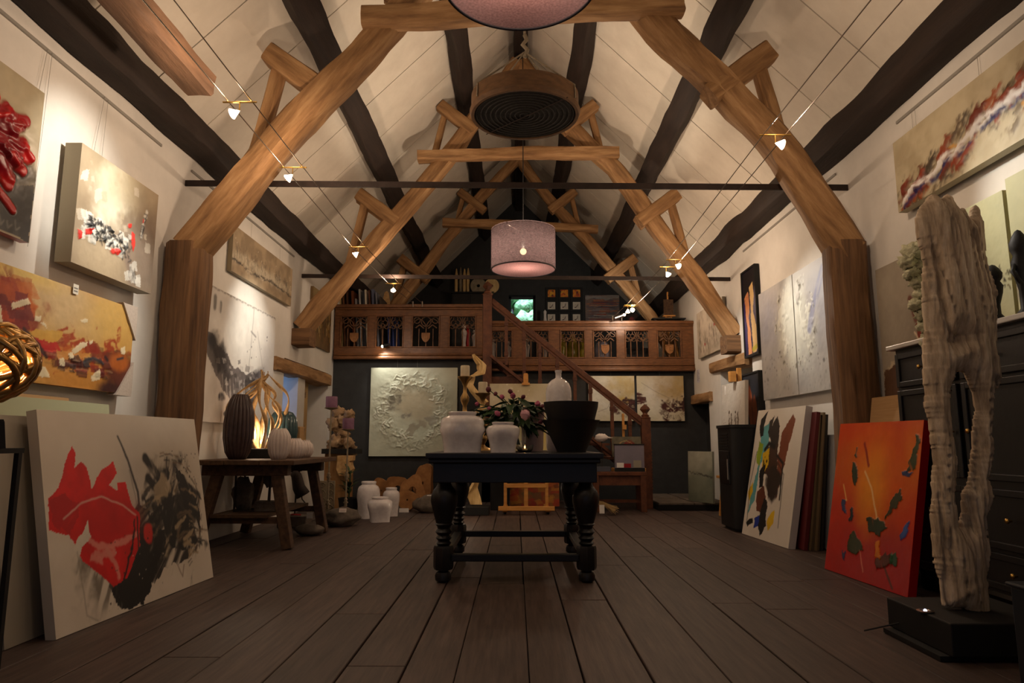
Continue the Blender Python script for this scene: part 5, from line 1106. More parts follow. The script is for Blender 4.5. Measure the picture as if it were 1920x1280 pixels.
# niche panel
nb = Cv(.55, 1.2, 70, (196, 164, 112), (174, 138, 86), 3., 41)
nb.blob(.45, .5, .3, .5, (164, 118, 58), a=.7, rag=.3, soft=.6, dry=.4, ang=90)
gg = np.random.default_rng(4)
for k in range(50):
    u_ = .15+.7*gg.random(); v_ = (.18 if k % 3 else .62)+.1*(gg.random()-.5); nb.line([(u_, v_), (u_+.12*(gg.random()-.5), v_+.06*(gg.random()-.5))], .008, (104, 78, 54), rag=.03)
painting(nb, (WL-.16, 9.0, NL[2]+.002), (0, 1, 0), (0, 0, 1), 'golden tree-bark panel standing in the niche of the left wall', .03, (170, 140, 90))
# ------------------------------------------------------------ the black table in the middle
TX0, TX1, TY0, TY1, TT = -.562, .547, 4.3, 5.78, at(960, 849, Y=4.3).z
ct = thing('bulbous_leg_table', 'black antique table with bulbous turned legs in the middle of the room', 'table', (0, 5.03, 0))
obj('table_top', MB().box((TX0, TY0, TT-.035), (TX1, TY1, TT)), m_black, ct, bevel=.006)
obj('top_moulding', MB().box((TX0+.015, TY0+.015, TT-.065), (TX1-.015, TY1-.015, TT-.035)), m_black, ct, bevel=.01)
for a, c in (((-.52, 4.36, TT-.185), (.51, 4.4, TT-.065)), ((-.52, 5.68, TT-.185), (.51, 5.72, TT-.065)), ((-.52, 4.4, TT-.185), (-.48, 5.68, TT-.065)), ((.47, 4.4, TT-.185), (.51, 5.68, TT-.065))):
    obj('apron', MB().box(a, c), m_black, ct, bevel=.004)
leg_prof = [(.0001, 0), (.034, 0), (.05, .012), (.052, .04), (.042, .06), (.03, .066), (.03, .075), (.046, .08)]
up_prof = [(.046, .215), (.036, .222), (.05, .236), (.036, .25), (.052, .268), (.038, .285), (.055, .305), (.04, .325), (.044, .34), (.058, .352), (.05, .36), (.058, .385), (.074, .44), (.085, .49), (.085, .525), (.074, .56), (.054, .583), (.045, .598), (.042, .612), (.06, .62), (.06, TT-.185)]
lb = MB().lathe(leg_prof, n=32).lathe(up_prof, n=32).lathe([(.058, .075), (.064, .09), (.064, .205), (.058, .22)], n=4 if False else 8)
lb.box((-.052, -.052, TT-.187), (.052, .052, TT-.07)); lme = lb.mesh('leg'); lme.materials.append(m_black); lme.polygons.foreach_set('use_smooth', [True]*len(lme.polygons)); lme.set_sharp_from_angle(angle=R(35))
LX, LY = (-.458, .447), (4.47, 5.6)
for x in LX:
    for y in LY: obj('leg', lme, None, ct, mw=Matrix.Translation((x, y, 0)))
for y in LY: obj('stretcher', MB().box((LX[0]+.05, y-.03, .125), (LX[1]-.05, y+.03, .17)), m_black, ct, bevel=.006)
for x in LX: obj('stretcher', MB().box((x-.03, LY[0]+.05, .125), (x+.03, LY[1]-.05, .17)), m_black, ct, bevel=.006)
# jars, bottle, bowls
def onT(px_, Y): return (at(px_, 800, Y=Y).x, Y, TT)
G = 'white glazed jars on the black table'
rot_obj(jar('white_jar', 'larger white glazed jar at the left of the black table', onT(867, 4.62), .147, .268, m_white_glaze, G, base=.84, neck=.6), .1)
rot_obj(jar('white_jar', 'smaller white glazed jar at the middle of the black table', onT(943, 4.55), .112, .198, m_white_glaze, G, base=.74, neck=.6), .05)
p = onT(1048, 5.35)
obj('bottle_vase', MB().lathe([(.0001, 0), (.09, 0), (.098, .02), (.1, .1), (.1, .45), (.096, .485), (.082, .52), (.055, .548), (.03, .56), (.023, .568), (.023, .604), (.027, .608), (.027, .625), (.018, .625), (.018, .57), (.0001, .5)], p, 40), m_white_glaze, label='tall white bottle vase with a short neck behind the black bowls', cat='vase', smooth=50)
p = onT(1000, 5.2)
m_rose = mat('pale rose ceramic', (168, 146, 140), (184, 162, 154), ns=6., rough=.4, bump=.05)
obj('tapered_vase', MB().lathe([(.0001, 0), (.07, 0), (.074, .02), (.078, .16), (.085, .3), (.088, .33), (.08, .33), (.07, .1), (.0001, .08)], p, 36), m_rose, label='pale rose tapered vase behind the bouquet', cat='vase', smooth=50)
m_bowl = mat('charred black wood', (11, 10, 10), (20, 18, 17), ns=14., rough=.6, bump=.4, bd=.006)
p = onT(1071, 4.75)
obj('black_bowl', MB().lathe([(.0001, 0), (.1, 0), (.104, .015), (.192, .2), (.2, .216), (.185, .216), (.1, .05), (.0001, .04)], p, 48, lambda t, z: 1+.012*math.sin(3*t)), m_bowl, label='lower black flared bowl at the right of the black table', cat='bowl', group='black flared bowls', smooth=45)
obj('black_bowl', MB().lathe([(.0001, .1), (.1, .1), (.158, .2), (.165, .235), (.184, .305), (.188, .34), (.172, .342), (.14, .22), (.0001, .16)], p, 48, lambda t, z: 1+.01*math.sin(2*t+1)), m_bowl, label='upper black bowl set inside the lower flared bowl', cat='bowl', group='black flared bowls', smooth=45)
# candlesticks with cream candles
m_sbrass = mat('aged brass', (150, 120, 72), (184, 150, 96), ns=10., rough=.3, metal=.9, bump=.05)
for px_, Y, ph, lab in ((871, 5.5, 706, 'taller'), (905, 5.5, 737, 'shorter')):
    x, _, z0 = onT(px_, Y); h = at(px_, ph, Y=Y).z-TT; k = h/.6
    t = thing('candlestick', lab+' turned brass candlestick behind the white jars', 'candlestick', (x, Y, z0), 'brass candlesticks')
    prof = [(.0001, 0), (.075, 0), (.07, .02), (.03, .04), (.016, .06), (.034, .1), (.04, .13), (.02, .17), (.015, .2), (.038, .25), (.04, .28), (.018, .32), (.016, .36), (.034, .4), (.036, .43), (.016, .47), (.014, .52), (.03, .56), (.06, .59), (.062, .6), (.0001, .596)]
    obj('stick', MB().lathe([(r_, z_*k) for r_, z_ in prof], (x, Y, z0), 28), m_sbrass, t, smooth=60)
    c = obj('pillar_candle', MB().lathe([(.036, 0), (.037, .01), (.037, .082), (.033, .09), (.025, .084), (.0001, .082)], (x, Y, z0+h), 28), m_cream, label='cream pillar candle on the '+lab+' brass candlestick', cat='candle', group='cream pillar candles', smooth=35)
    obj('wick', MB().tube([(x, Y, z0+h+.08), (x, Y, z0+h+.1)], .002, 5), m_matblack, c)
# glass vase, glass bowl with tea light
x, Y, _ = onT(969, 4.95)
gv = obj('glass_vase', MB().lathe([(.0001, 0), (.05, 0), (.06, .01), (.07, .1), (.06, .18), (.075, .21), (.07, .21), (.055, .18), (.064, .1), (.055, .02), (.0001, .02)], (x, Y, TT), 32), m_glass, label='clear glass vase holding the peonies', cat='vase', smooth=60)
bx, bY = x, Y
x, Y, _ = onT(984, 4.62)
tl = thing('tea_light_holder', 'low glass bowl with a burning tea light by the small white jar', 'candle holder', (x, Y, TT))
obj('glass_bowl', MB().lathe([(.0001, 0), (.04, 0), (.055, .02), (.06, .05), (.056, .05), (.05, .022), (.036, .008), (.0001, .008)], (x, Y, TT), 32), m_glass, tl, smooth=60)
obj('tea_light', MB().lathe([(.0001, .009), (.018, .009), (.018, .022), (.0001, .022)], (x, Y, TT), 16), m_cream, tl)
obj('flame', MB().lathe([(.0001, .023), (.004, .028), (.003, .036), (.0001, .044)], (x, Y, TT), 10), emit_mat('candle flame', (255, 180, 90), 30), tl, smooth='all')
# peonies
bq = thing('peony_bouquet', 'bunch of pink peonies with dark leaves on the black table', 'bouquet', (bx, bY, TT))
def bloom_mesh(r, seed, c):
    rr = random.Random(seed); mb = MB()
    for k in range(34):
        t_ = k/33.; ph = 2.4*k; el = R(80-95*t_); rad = r*(.25+.7*t_); d = Vector((math.cos(ph)*math.cos(el), math.sin(ph)*math.cos(el), math.sin(el)))
        a = d.orthogonal().normalized(); b2 = d.cross(a); cc = d*rad*.55; w_ = r*(.3+.22*t_)*rr.uniform(.85, 1.15); vs = [cc+d*r*.12]; n = 7
        for i in range(n): q = 2*math.pi*i/n; vs.append(cc+(a*math.cos(q)+b2*math.sin(q))*w_+d*(-.16*r+.12*r*math.sin(2*q+seed)))
        mb.add(vs, [(0, 1+i, 1+(i+1) % n) for i in range(n)])
    mb.lump((0, 0, 0), r*.5, 10, 8, .1)
    me = mb.mesh('bloom'); me.materials.append(c); me.polygons.foreach_set('use_smooth', [True]*len(me.polygons)); return me
m_pink = mat('pale pink petals', (206, 150, 160), (228, 184, 188), ns=10., rough=.6, bump=.1); m_mag = mat('deep pink petals', (164, 74, 104), (196, 104, 130), ns=10., rough=.6, bump=.1); m_bud = mat('maroon bud', (82, 30, 44), (112, 44, 58), ns=10., rough=.55, bump=.1)
m_stem = mat('flower stem', (46, 66, 32), (64, 84, 42), rough=.6, bump=0)
def fl(px_, py_, Y, r, m_, nm, seed):
    p = at(px_, py_, Y=Y)
    obj(nm, bloom_mesh(r, seed, m_) if nm == 'bloom' else MB().lump((0, 0, 0), r, 12, 10, .12, 3., seed, (.85, .85, 1.1)), m_, bq, mw=Matrix.Translation(p) @ Euler((R(55), 0, R(seed*40))).to_matrix().to_4x4(), smooth='all')
    obj('stem', MB().tube([p, p.lerp(Vector((bx, bY, TT+.22)), .5)+Vector((0, 0, .03)), (bx+(p.x-bx)*.1, bY+(p.y-bY)*.1, TT+.2), (bx-(p.x-bx)*.1, bY, TT+.04)], .0035, 6), m_stem, bq)
fl(985, 777, 4.72, .062, m_pink, 'bloom', 1); fl(962, 741, 4.9, .034, m_mag, 'bloom', 2); fl(941, 744, 4.95, .03, m_mag, 'bloom', 3); fl(1008, 757, 4.85, .034, m_mag, 'bloom', 4)
fl(894, 757, 4.9, .026, m_mag, 'bloom', 5); fl(917, 765, 4.85, .022, m_mag, 'bloom', 6); fl(933, 775, 4.75, .021, m_mag, 'bud', 7); fl(957, 734, 4.95, .02, m_bud, 'bud', 8); fl(916, 730, 5., .024, m_bud, 'bud', 9)
fl(981, 744, 4.9, .018, m_bud, 'bud', 10); fl(1014, 790, 4.8, .018, m_bud, 'bud', 11); fl(1017, 761, 4.95, .016, m_bud, 'bud', 12); fl(929, 738, 5.0, .018, m_bud, 'bud', 13)
lm2 = leaf_mesh(.15, .026, .4); lm2.materials.append(m_leaf); rr = random.Random(12)
for k in range(150):
    a = rr.random()*6.28; rad = .17*math.sqrt(rr.random()); z = .2+.2*rr.random()-rad*.4
    s_ = rr.uniform(.7, 1.25); bw_ = onT(1071, 4.75)
    if any(math.hypot(bx+math.cos(a)*(rad*1.15+e_)-.02-bw_[0], bY+math.sin(a)*(rad*.8+e_)-bw_[1]) < .21 for e_ in (0, .09, .17)): continue
    o = bpy.data.objects.new('leaf', lm2); COL.objects.link(o)
    o.matrix_basis = Matrix.Translation((bx+math.cos(a)*rad*1.15-.02, bY+math.sin(a)*rad*.8, TT+z)) @ Euler((rr.uniform(-.5, .5), -rr.uniform(-.5, .7), a+rr.uniform(-.5, .5))).to_matrix().to_4x4() @ Matrix.Scale(s_, 4); setp(o, bq)

# ------------------------------------------------------------ behind the table
# twisted wood sculpture
Y = 8.5; tw = thing('twisted_wood_sculpture', 'tall ribbon of twisted gilded wood on a black foot behind the table', 'sculpture', (at(893, 900, Y=Y).x, Y, 0))
fx0, fx1 = at(872, 900, Y=Y).x, at(918, 900, Y=Y).x
obj('foot', MB().box((fx0, Y-.15, 0), (fx1, Y+.15, .1)), m_matblack, tw, bevel=.006)
spine = [(893, 945), (885, 920), (897, 890), (905, 860), (895, 830), (885, 800), (893, 778), (908, 755), (890, 735), (878, 718), (884, 705), (902, 698), (903, 684), (892, 672), (887, 664)]
wid = [.07, .08, .09, .09, .08, .08, .08, .075, .07, .065, .07, .075, .06, .03, .006]
mb = MB(); vs = []; P = [at(*q, Y=Y) for q in spine]; n = len(P); K = 60
for i in range(K+1):
    t_ = i/K*(n-1); j = min(int(t_), n-2); f_ = t_-j; f_ = f_*f_*(3-2*f_); c = P[j].lerp(P[j+1], f_); w_ = wid[j]*(1-f_)+wid[j+1]*f_
    ang = t_*.75; d = Vector((math.cos(ang), math.sin(ang)*.9, .35*math.sin(t_*1.3))).normalized(); e = Vector((-d.y, d.x, .2)).normalized()*.016
    for s_ in range(6): vs.append(c+d*w_*(s_/2.5-1)+e*(1+.6*math.sin(s_*2.6)))
    for s_ in range(6): vs.append(c+d*w_*(1-s_/2.5)-e)
fs = []
for i in range(K):
    for k in range(12): fs.append((i*12+k, i*12+(k+1) % 12, (i+1)*12+(k+1) % 12, (i+1)*12+k))
fs += [tuple(range(12))[::-1], tuple(K*12+k for k in range(12))]
m_gw = mat('pale golden wood', (186, 150, 92), (222, 192, 134), sc=(6, 6, 1), ns=6., rough=.55, bump=.4, bd=.01)
mb.add(vs, fs); obj('ribbon', mb, m_gw, tw, smooth=60)
# floor lamp glow inside it is the photograph's warm light at the sculpture's foot
p = at(842, 918, Y=7.9); t = thing('lantern', 'small amber glowing lantern on a dark stand behind the left table leg', 'lantern', (p.x, 7.9, 0))
obj('glow', MB().lump(p, .045, 12, 10, .15, 2., 3, (.8, .6, 1.4)), emit_mat('amber glass', (255, 160, 60), 2.2), t, smooth='all'); obj('stand', MB().lathe([(.08, 0), (.07, .02), (.012, .04), (.012, p.z-.05)], (p.x, 7.9, 0), 16), m_iron, t, smooth=40)
light('POINT', (p.x+.1, 7.85, p.z+.05), 2.0, WARM, t, .03)
# studio easel with the pale picture
def easel(name, lab, px_, Y, zt, w, picZ, hook=True, tilt=0.):
    x = at(px_, 800, Y=Y).x; t = thing(name, lab, 'easel', (x, Y, 0))
    obj('mast', MB().box((x-.025, Y, .06), (x+.025, Y+.04, zt)), m_pine, t, bevel=.004)
    for s_ in (-1, 1):
        obj('upright', MB().box((x+s_*w-.02, Y, .05), (x+s_*w+.02, Y+.04, picZ+.1)), m_pine, t, bevel=.004)
        obj('foot_runner', MB().box((x+s_*w-.03, Y-.3, .03), (x+s_*w+.03, Y+.35, .07)), m_pine, t, bevel=.004)
        obj('caster', MB().lump((x+s_*w, Y-.26, .018), .018, 10, 8, 0), m_matblack, t, smooth='all')
    obj('foot_bar', MB().box((x-w-.08, Y-.34, .05), (x+w+.08, Y-.28, .1)), m_pine, t, bevel=.004); obj('cross_bar', MB().box((x-w, Y-.015, .3), (x+w, Y+.03, .35)), m_pine, t, bevel=.004)
    obj('ledge', MB().box((x-w-.1, Y-.09, picZ-.04), (x+w+.1, Y, picZ)), m_pine, t, bevel=.004)
    if hook: obj('top_clamp', MB().box((x-.03, Y-.08, zt-.14), (x+.03, Y, zt-.02)).box((x-.05, Y-.09, zt-.16), (x+.05, Y, zt-.13)), m_pine, t, bevel=.004)
    return x
Ye = 8.75; zc = at(985, 719, Y=Ye-.06).z; pz = at(985, 866, Y=Ye).z
ex = easel('studio_easel', 'pine studio easel standing behind the black table', 986, Ye, zc+.14, .26, pz)
c = Cv(at(1028, 800, Y=Ye).x-at(918, 800, Y=Ye).x, zc-pz, 110, (206, 196, 168), (190, 176, 138), 3., 51)
c.blob(.72, .38, .16, .06, (130, 150, 160), a=.85, rag=.4, soft=.4); c.blob(.9, .45, .1, .1, (90, 104, 116), a=.8, rag=.5, soft=.4); c.blob(.85, .8, .2, .25, (206, 184, 90), a=.6, rag=.4, soft=.7); c.blob(.2, .7, .3, .3, (170, 158, 124), a=.6, soft=.9); c.dots(40, 0, 0, 1, .4, .008, (222, 214, 190)); c.line([(.85, .25), (.98, .3)], .02, (220, 214, 200), dry=.4)
painting(c.rough(.004, 14), (at(918, 800, Y=Ye-.06).x, Ye-.06, pz), (1, 0, 0), (0, 0, 1), 'pale cream abstract with a grey-blue smear on the studio easel', .03, (190, 176, 140))
c = Cv(.66, .4, 80, (120, 70, 30), (150, 96, 40), 3., 52); c.patches(40, 0, 0, 1, 1, .1, .12, [(170, 50, 24), (190, 130, 40), (90, 90, 50), (60, 40, 30), (150, 40, 30)], .7)
painting(c, (at(956, 900, Y=9.3).x, 9.3, .02), (1, 0, 0), (0, .15, 1), 'small warm-coloured abstract canvas on the floor behind the easel', .03, (110, 60, 40))
p = at(937, 900, Y=9.0); obj('dark_crate', MB().box((p.x-.12, 9.0, 0), (p.x+.12, 9.3, .42)), m_matblack, label='dark crate on the floor left of the easel', cat='crate', bevel=.01)

# ------------------------------------------------------------ stairs to the gallery
Ys = 9.25; n0 = at(1213, 955, Y=Ys); n1 = at(912, 560, Y=Ys+.3)
X0, X1 = at(1213, 900, Y=Ys).x, at(914, 650, Y=Ys).x
stc = thing('staircase', 'brown wooden staircase with square balusters rising to the left', 'staircase', ((X0+X1)/2, Ys+.3, 0))
# handrail height along the run, from the photograph
hr0, hr1 = at(1205, 790, Y=Ys), at(921, 563, Y=Ys)
def along(x, a, b): return a.z+(b.z-a.z)*(x-a.x)/(b.x-a.x)
obj('handrail', MB().bar(hr0, hr1, .075, .06, (0, 1, 0)), m_stair, stc, bevel=.012)
obj('handrail_fillet', MB().bar(hr0-Vector((0, 0, .05)), hr1-Vector((0, 0, .05)), .05, .035, (0, 1, 0)), m_stair, stc)
s0, s1 = hr0-Vector((0, 0, .78)), hr1-Vector((0, 0, .78))
for y_ in (Ys, Ys+.72): obj('stringer', MB().bar(Vector((s0.x, y_, s0.z)), Vector((s1.x, y_, s1.z)), .04, .24, (0, 1, 0)), m_stair, stc, bevel=.004)
nst = 9
for k in range(nst):
    x = s0.x+(s1.x-s0.x)*(k+.5)/nst; z = s0.z+(s1.z-s0.z)*(k+.5)/nst+.03; d = (s1.x-s0.x)/nst
    if z > .06:
        obj('tread', MB().box((x-d*.55, Ys+.02, z-.03), (x+d*.55, Ys+.7, z)), m_stair, stc)
for px_ in (1181, 1148, 1108, 1079, 1046, 1013, 983, 949):
    q = at(px_, 800, Y=Ys); zt_ = along(q.x, hr0, hr1)-.03; zb_ = along(q.x, s0, s1)+.05
    obj('baluster', MB().box((q.x-.022, Ys-.022, zb_), (q.x+.022, Ys+.022, zt_)).box((q.x-.028, Ys-.028, zb_+.12), (q.x+.028, Ys+.028, zb_+.18)).box((q.x-.028, Ys-.028, zt_-.16), (q.x+.028, Ys+.028, zt_-.1)), m_stair, stc, bevel=.003)
def newel(x, y_, z0, z1, nm='newel_post'):
    b = MB().box((x-.06, y_-.06, z0), (x+.06, y_+.06, z1-.2))
    b.lathe([(.07, z1-.2), (.075, z1-.185), (.05, z1-.17), (.055, z1-.155), (.035, z1-.14), (.03, z1-.12)], (x, y_, 0), 24).lathe([(.03, z1-.125), (.07, z1-.075), (.055, z1-.045), (.0001, z1)], (x, y_, 0), 4)
    obj(nm, b, m_stair, stc, smooth=30); b = MB()
    for k in range(12): b.box((x+.055, y_-.066, z0+.25+k*.045), (x+.068, y_+.066, z0+.275+k*.045))
    obj('newel_notch', b, m_stair, stc)
newel(X0, Ys, 0, at(1213, 757, Y=Ys).z); newel(X1, Ys, .9, at(912, 527, Y=Ys).z)
obj('apron_board', MB().box((X1-.05, Ys+.03, .95), (X1+.5, Ys+.06, 1.75)), m_stair, stc)
# bench at the foot of the stairs with what stands on it
Yb = 8.75; bx0, bx1 = at(1112, 900, Y=Yb).x, at(1213, 900, Y=Yb).x; bz = at(1160, 884, Y=Yb).z
bn = thing('low_bench', 'dark brown bench at the foot of the stairs', 'bench', ((bx0+bx1)/2, Yb+.2, 0))
obj('seat', MB().box((bx0, Yb, bz-.05), (bx1, Yb+.42, bz)), m_stair, bn, bevel=.005); obj('apron', MB().box((bx0+.03, Yb+.03, bz-.17), (bx1-.03, Yb+.06, bz-.05)), m_stair, bn)
for x in (bx0+.04, bx1-.04):
    for y_ in (Yb+.04, Yb+.38): obj('leg', MB().box((x-.035, y_-.035, 0), (x+.035, y_+.035, bz-.05)), m_stair, bn, bevel=.004)
obj('stretcher', MB().box((bx0+.05, Yb+.2, .1), (bx1-.05, Yb+.23, .14)), m_stair, bn)
x = at(1178, 860, Y=Yb+.15).x
te = thing('table_easel', 'small pine table easel standing on the low bench', 'easel', (x, Yb+.25, bz))
zt_ = at(1178, 775, Y=Yb+.25).z
obj('mast', MB().box((x-.05, Yb+.26, bz), (x-.02, Yb+.29, zt_)), m_pine, te); obj('clamp', MB().box((x-.055, Yb+.2, at(1178, 802, Y=Yb+.25).z-.02), (x-.005, Yb+.26, at(1178, 802, Y=Yb+.25).z+.04)), m_pine, te); obj('tray', MB().box((x-.2, Yb+.12, bz), (x+.22, Yb+.3, bz+.04)), m_pine, te, bevel=.004)
c = Cv(.38, .26, 60, (110, 104, 82), (90, 86, 68), 4., 53); c.blob(.48, .75, .32, .5, (120, 34, 26), rag=.2, soft=.2); c.blob(.5, 1.0, .1, .15, (190, 130, 70), rag=.3); c.line([(.14, .8), (.2, .45), (.35, .25), (.5, .2), (.65, .3), (.78, .5), (.82, .8)], .014, (200, 170, 110), rag=.05)
q = at(1148, 836, Y=Yb+.18)
o = painting(c, (q.x, Yb+.2, bz+.18), (1, 0, 0), (0, .1, 1), 'little dark picture of a red dome on the table easel', .015, (80, 70, 54))
gx0_, gx1_ = at(1153, 860, Y=Yb+.02).x, at(1208, 860, Y=Yb+.02).x; gzt = at(1180, 834, Y=Yb+.02).z
gb = thing('glass_box', 'grey glass display box with a price card in front of the table easel', 'display box', ((gx0_+gx1_)/2, Yb+.06, bz))
m_smoke = mat('smoky glass', (120, 116, 128), (134, 128, 140), ns=4., rough=.2, bump=0, spec=.6)
obj('pane', MB().box((gx0_, Yb+.02, bz+.002), (gx1_, Yb+.1, gzt)), m_smoke, gb); obj('lid', MB().box((gx0_-.005, Yb+.012, gzt), (gx1_+.005, Yb+.108, gzt+.014)), m_matblack, gb)
obj('base_strip', MB().box((gx0_-.005, Yb+.012, bz), (gx1_+.005, Yb+.02, bz+.045)), m_matblack, gb)
obj('price_card', MB().box((gx0_+.02, Yb+.01, bz+.05), (gx0_+.11, Yb+.013, bz+.11)), m_card, gb); obj('grey_card', MB().box((gx1_-.14, Yb+.01, bz+.05), (gx1_-.04, Yb+.013, bz+.14)), mat('grey card', (150, 144, 128), rough=.8, bump=0), gb); obj('red_strip', MB().box((gx0_+.11, Yb+.011, bz+.05), (gx0_+.2, Yb+.013, bz+.1)), mat('red strip', (140, 16, 24), rough=.6, bump=0), gb)
p = at(1128, 820, Y=Yb+.2); t = thing('white_bird', 'little white porcelain bird with a beak on a rod above the bench', 'ornament', (p.x, Yb+.2, bz))
obj('body', MB().lump(p, .075, 18, 12, .25, 2., 4, (1.1, .8, .7)), m_matwhite, t, smooth='all'); obj('beak', MB().tube([p+Vector((.05, 0, .0)), p+Vector((.14, -.01, -.005))], lambda q: .02*(1-.85*q), 10), m_matwhite, t, smooth='all'); obj('rod', MB().tube([(p.x, Yb+.2, bz), (p.x, Yb+.2, p.z)], .004, 6), m_iron, t); obj('foot', MB().box((p.x-.05, Yb+.15, bz), (p.x+.05, Yb+.25, bz+.02)), m_iron, t)
p = at(1130, 880, Y=Yb+.05); obj('slate_box', MB().box((p.x-.1, Yb+.04, bz), (p.x+.1, Yb+.14, bz+.06)), mat('slate grey card', (66, 68, 80), (78, 80, 92), rough=.6, bump=0), label='flat slate-grey box on the left end of the bench', cat='box', bevel=.004)
p = at(1135, 935, Y=8.2); t = thing('dried_grass_bundle', 'tied bundle of straw lying by the right table leg', 'straw bundle', (p.x, 8.4, 0)); m_straw = mat('straw', (150, 124, 80), (180, 152, 104), ns=8., rough=.8, bump=0)
b = MB(); rr = random.Random(2)
for k in range(40): b.tube([(p.x-.18, 8.4+rr.uniform(-.03, .03), .16+rr.uniform(-.03, .03)), (p.x, 8.4, .14+rr.uniform(-.02, .02)), (p.x+.14+rr.uniform(-.04, .04), 8.4+rr.uniform(-.08, .08), .05+rr.uniform(-.04, .06))], .003, 4)
obj('straws', b, m_straw, t, kind='stuff'); obj('price_tag', MB().box((p.x-.06, 8.3, .03), (p.x-.0, 8.303, .13)), m_card, t); obj('rest', MB().box((p.x-.26, 8.34, 0), (p.x-.1, 8.5, .12)), m_stone, t)
# raised flagstones in the corner
b = struct('trim_6', MB().box((at(1225, 950, Y=9.3).x, 8.95, 0), (WR, YR+.02, .07)), m_gap, recenter=False)
rr = random.Random(3); x = at(1225, 950, Y=9.3).x
for i in range(2):
    for j in range(2):
        xa = x+i*(WR-x)/2; ya = 8.95+j*.78; obj('flagstone', MB().box((xa+.01, ya+.01, .07), (xa+(WR-x)/2-.01, ya+.77, .1+rr.uniform(-.006, .006))), m_stone, b, bevel=.006)
# ------------------------------------------------------------ gallery front: carved oak panels with Gothic tracery
def arc(cx, cz, r, a0, a1, n=8): return [(cx+r*math.cos(R(a0+(a1-a0)*i/n)), cz+r*math.sin(R(a0+(a1-a0)*i/n))) for i in range(n+1)]
def path_bar(mb, pts, Y, w=.012, d=.026):
    for (x0, z0), (x1, z1) in zip(pts, pts[1:]):
        if abs(x1-x0)+abs(z1-z0) > 1e-5: mb.bar((x0, Y, z0), (x1, Y, z1), w, d, (0, 1, 0))
def pointed(cx, z, half):          # pointed arch between cx-half and cx+half springing at z
    r = half*1.5; a = math.degrees(math.acos((r-half)/r))
    return arc(cx+half-r, z, r, 0, a, 6)+arc(cx-half+r, z, r, 180-a, 180, 6)
def tracery_mesh(w, h, kind):
    mb = MB(); q = w/4.
    if kind == 'shield':
        for i in (1, 3): path_bar(mb, [(q*i, 0), (q*i, h*.6)], 0)
        for i in (1, 3): path_bar(mb, pointed(q*i, h*.6, q), 0)
        path_bar(mb, arc(w/2, h*.82, q*.7, 0, 360, 14), 0); path_bar(mb, arc(q*.7, h*.86, q*.45, 0, 360, 10), 0); path_bar(mb, arc(w-q*.7, h*.86, q*.45, 0, 360, 10), 0)
        for s in (-1, 1): path_bar(mb, [(w/2+s*q*.3, h*.6), (w/2+s*q*.9, h*.72), (w/2+s*q*1.5, h*.62)], 0, .016)
        path_bar(mb, [(w/2, 0), (w/2, h*.16)], 0, .016); path_bar(mb, [(w/2, h*.48), (w/2, h*.66)], 0, .014)
    else:
        for i in (1, 2, 3): path_bar(mb, [(q*i, 0), (q*i, h*.62)], 0, .014)
        for i in range(4):
            path_bar(mb, pointed(q*(i+.5), h*.58, q/2), 0, .011)
            for s in (-1, 1): path_bar(mb, arc(q*(i+.5)+s*q*.27, h*.585, q*.2, 0 if s < 0 else 180, 180 if s < 0 else 0, 5), 0, .008)
        for i in (1, 3):
            path_bar(mb, arc(q*i, h*.83, q*.82, 0, 360, 16), 0, .012)
            for k in range(3): a = 90+120*k; path_bar(mb, arc(q*i+q*.36*math.cos(R(a)), h*.83+q*.36*math.sin(R(a)), q*.33, 0, 360, 8), 0, .008)
        path_bar(mb, [(w/2, h*.7), (w/2, h)], 0, .01)
    return mb.mesh('tracery')
def shield_mesh(w):
    mb = MB(); out = [(-w, w), (w, w), (w, -.2*w), (w*.6, -.95*w), (0, -1.4*w), (-w*.6, -.95*w), (-w, -.2*w)]
    mb.prism(out, .03); inn = [(x*.8, z*.8) for x, z in out]
    for a, b in zip(out, out[1:]+out[:1]): mb.bar((a[0]*.92, -.018, a[1]*.92), (b[0]*.92, -.018, b[1]*.92), .01, .012, (0, 1, 0))
    for s in (-1, 1):
        path_bar(mb, [(s*w*.2, w*.55), (s*w*.2, -w*.5)], -.018, .012, .012); path_bar(mb, [(s*w*.2+x, z) for x, z in arc(s*w*.12, w*.28, w*.26, -90*s+0, 90*s, 5)], -.018, .01, .012); path_bar(mb, [(s*w*.2+x, z) for x, z in arc(s*w*.12, -w*.24, w*.26, -90*s, 90*s, 5)], -.018, .01, .012)
    return mb.mesh('shield')
m_carv = mat('dark carved tracery', (78, 52, 32), (118, 82, 52), ns=10., rough=.6, bump=.3)
m_tan = mat('carved shield wood', (128, 84, 46), (164, 116, 70), ns=10., rough=.6, bump=.3)
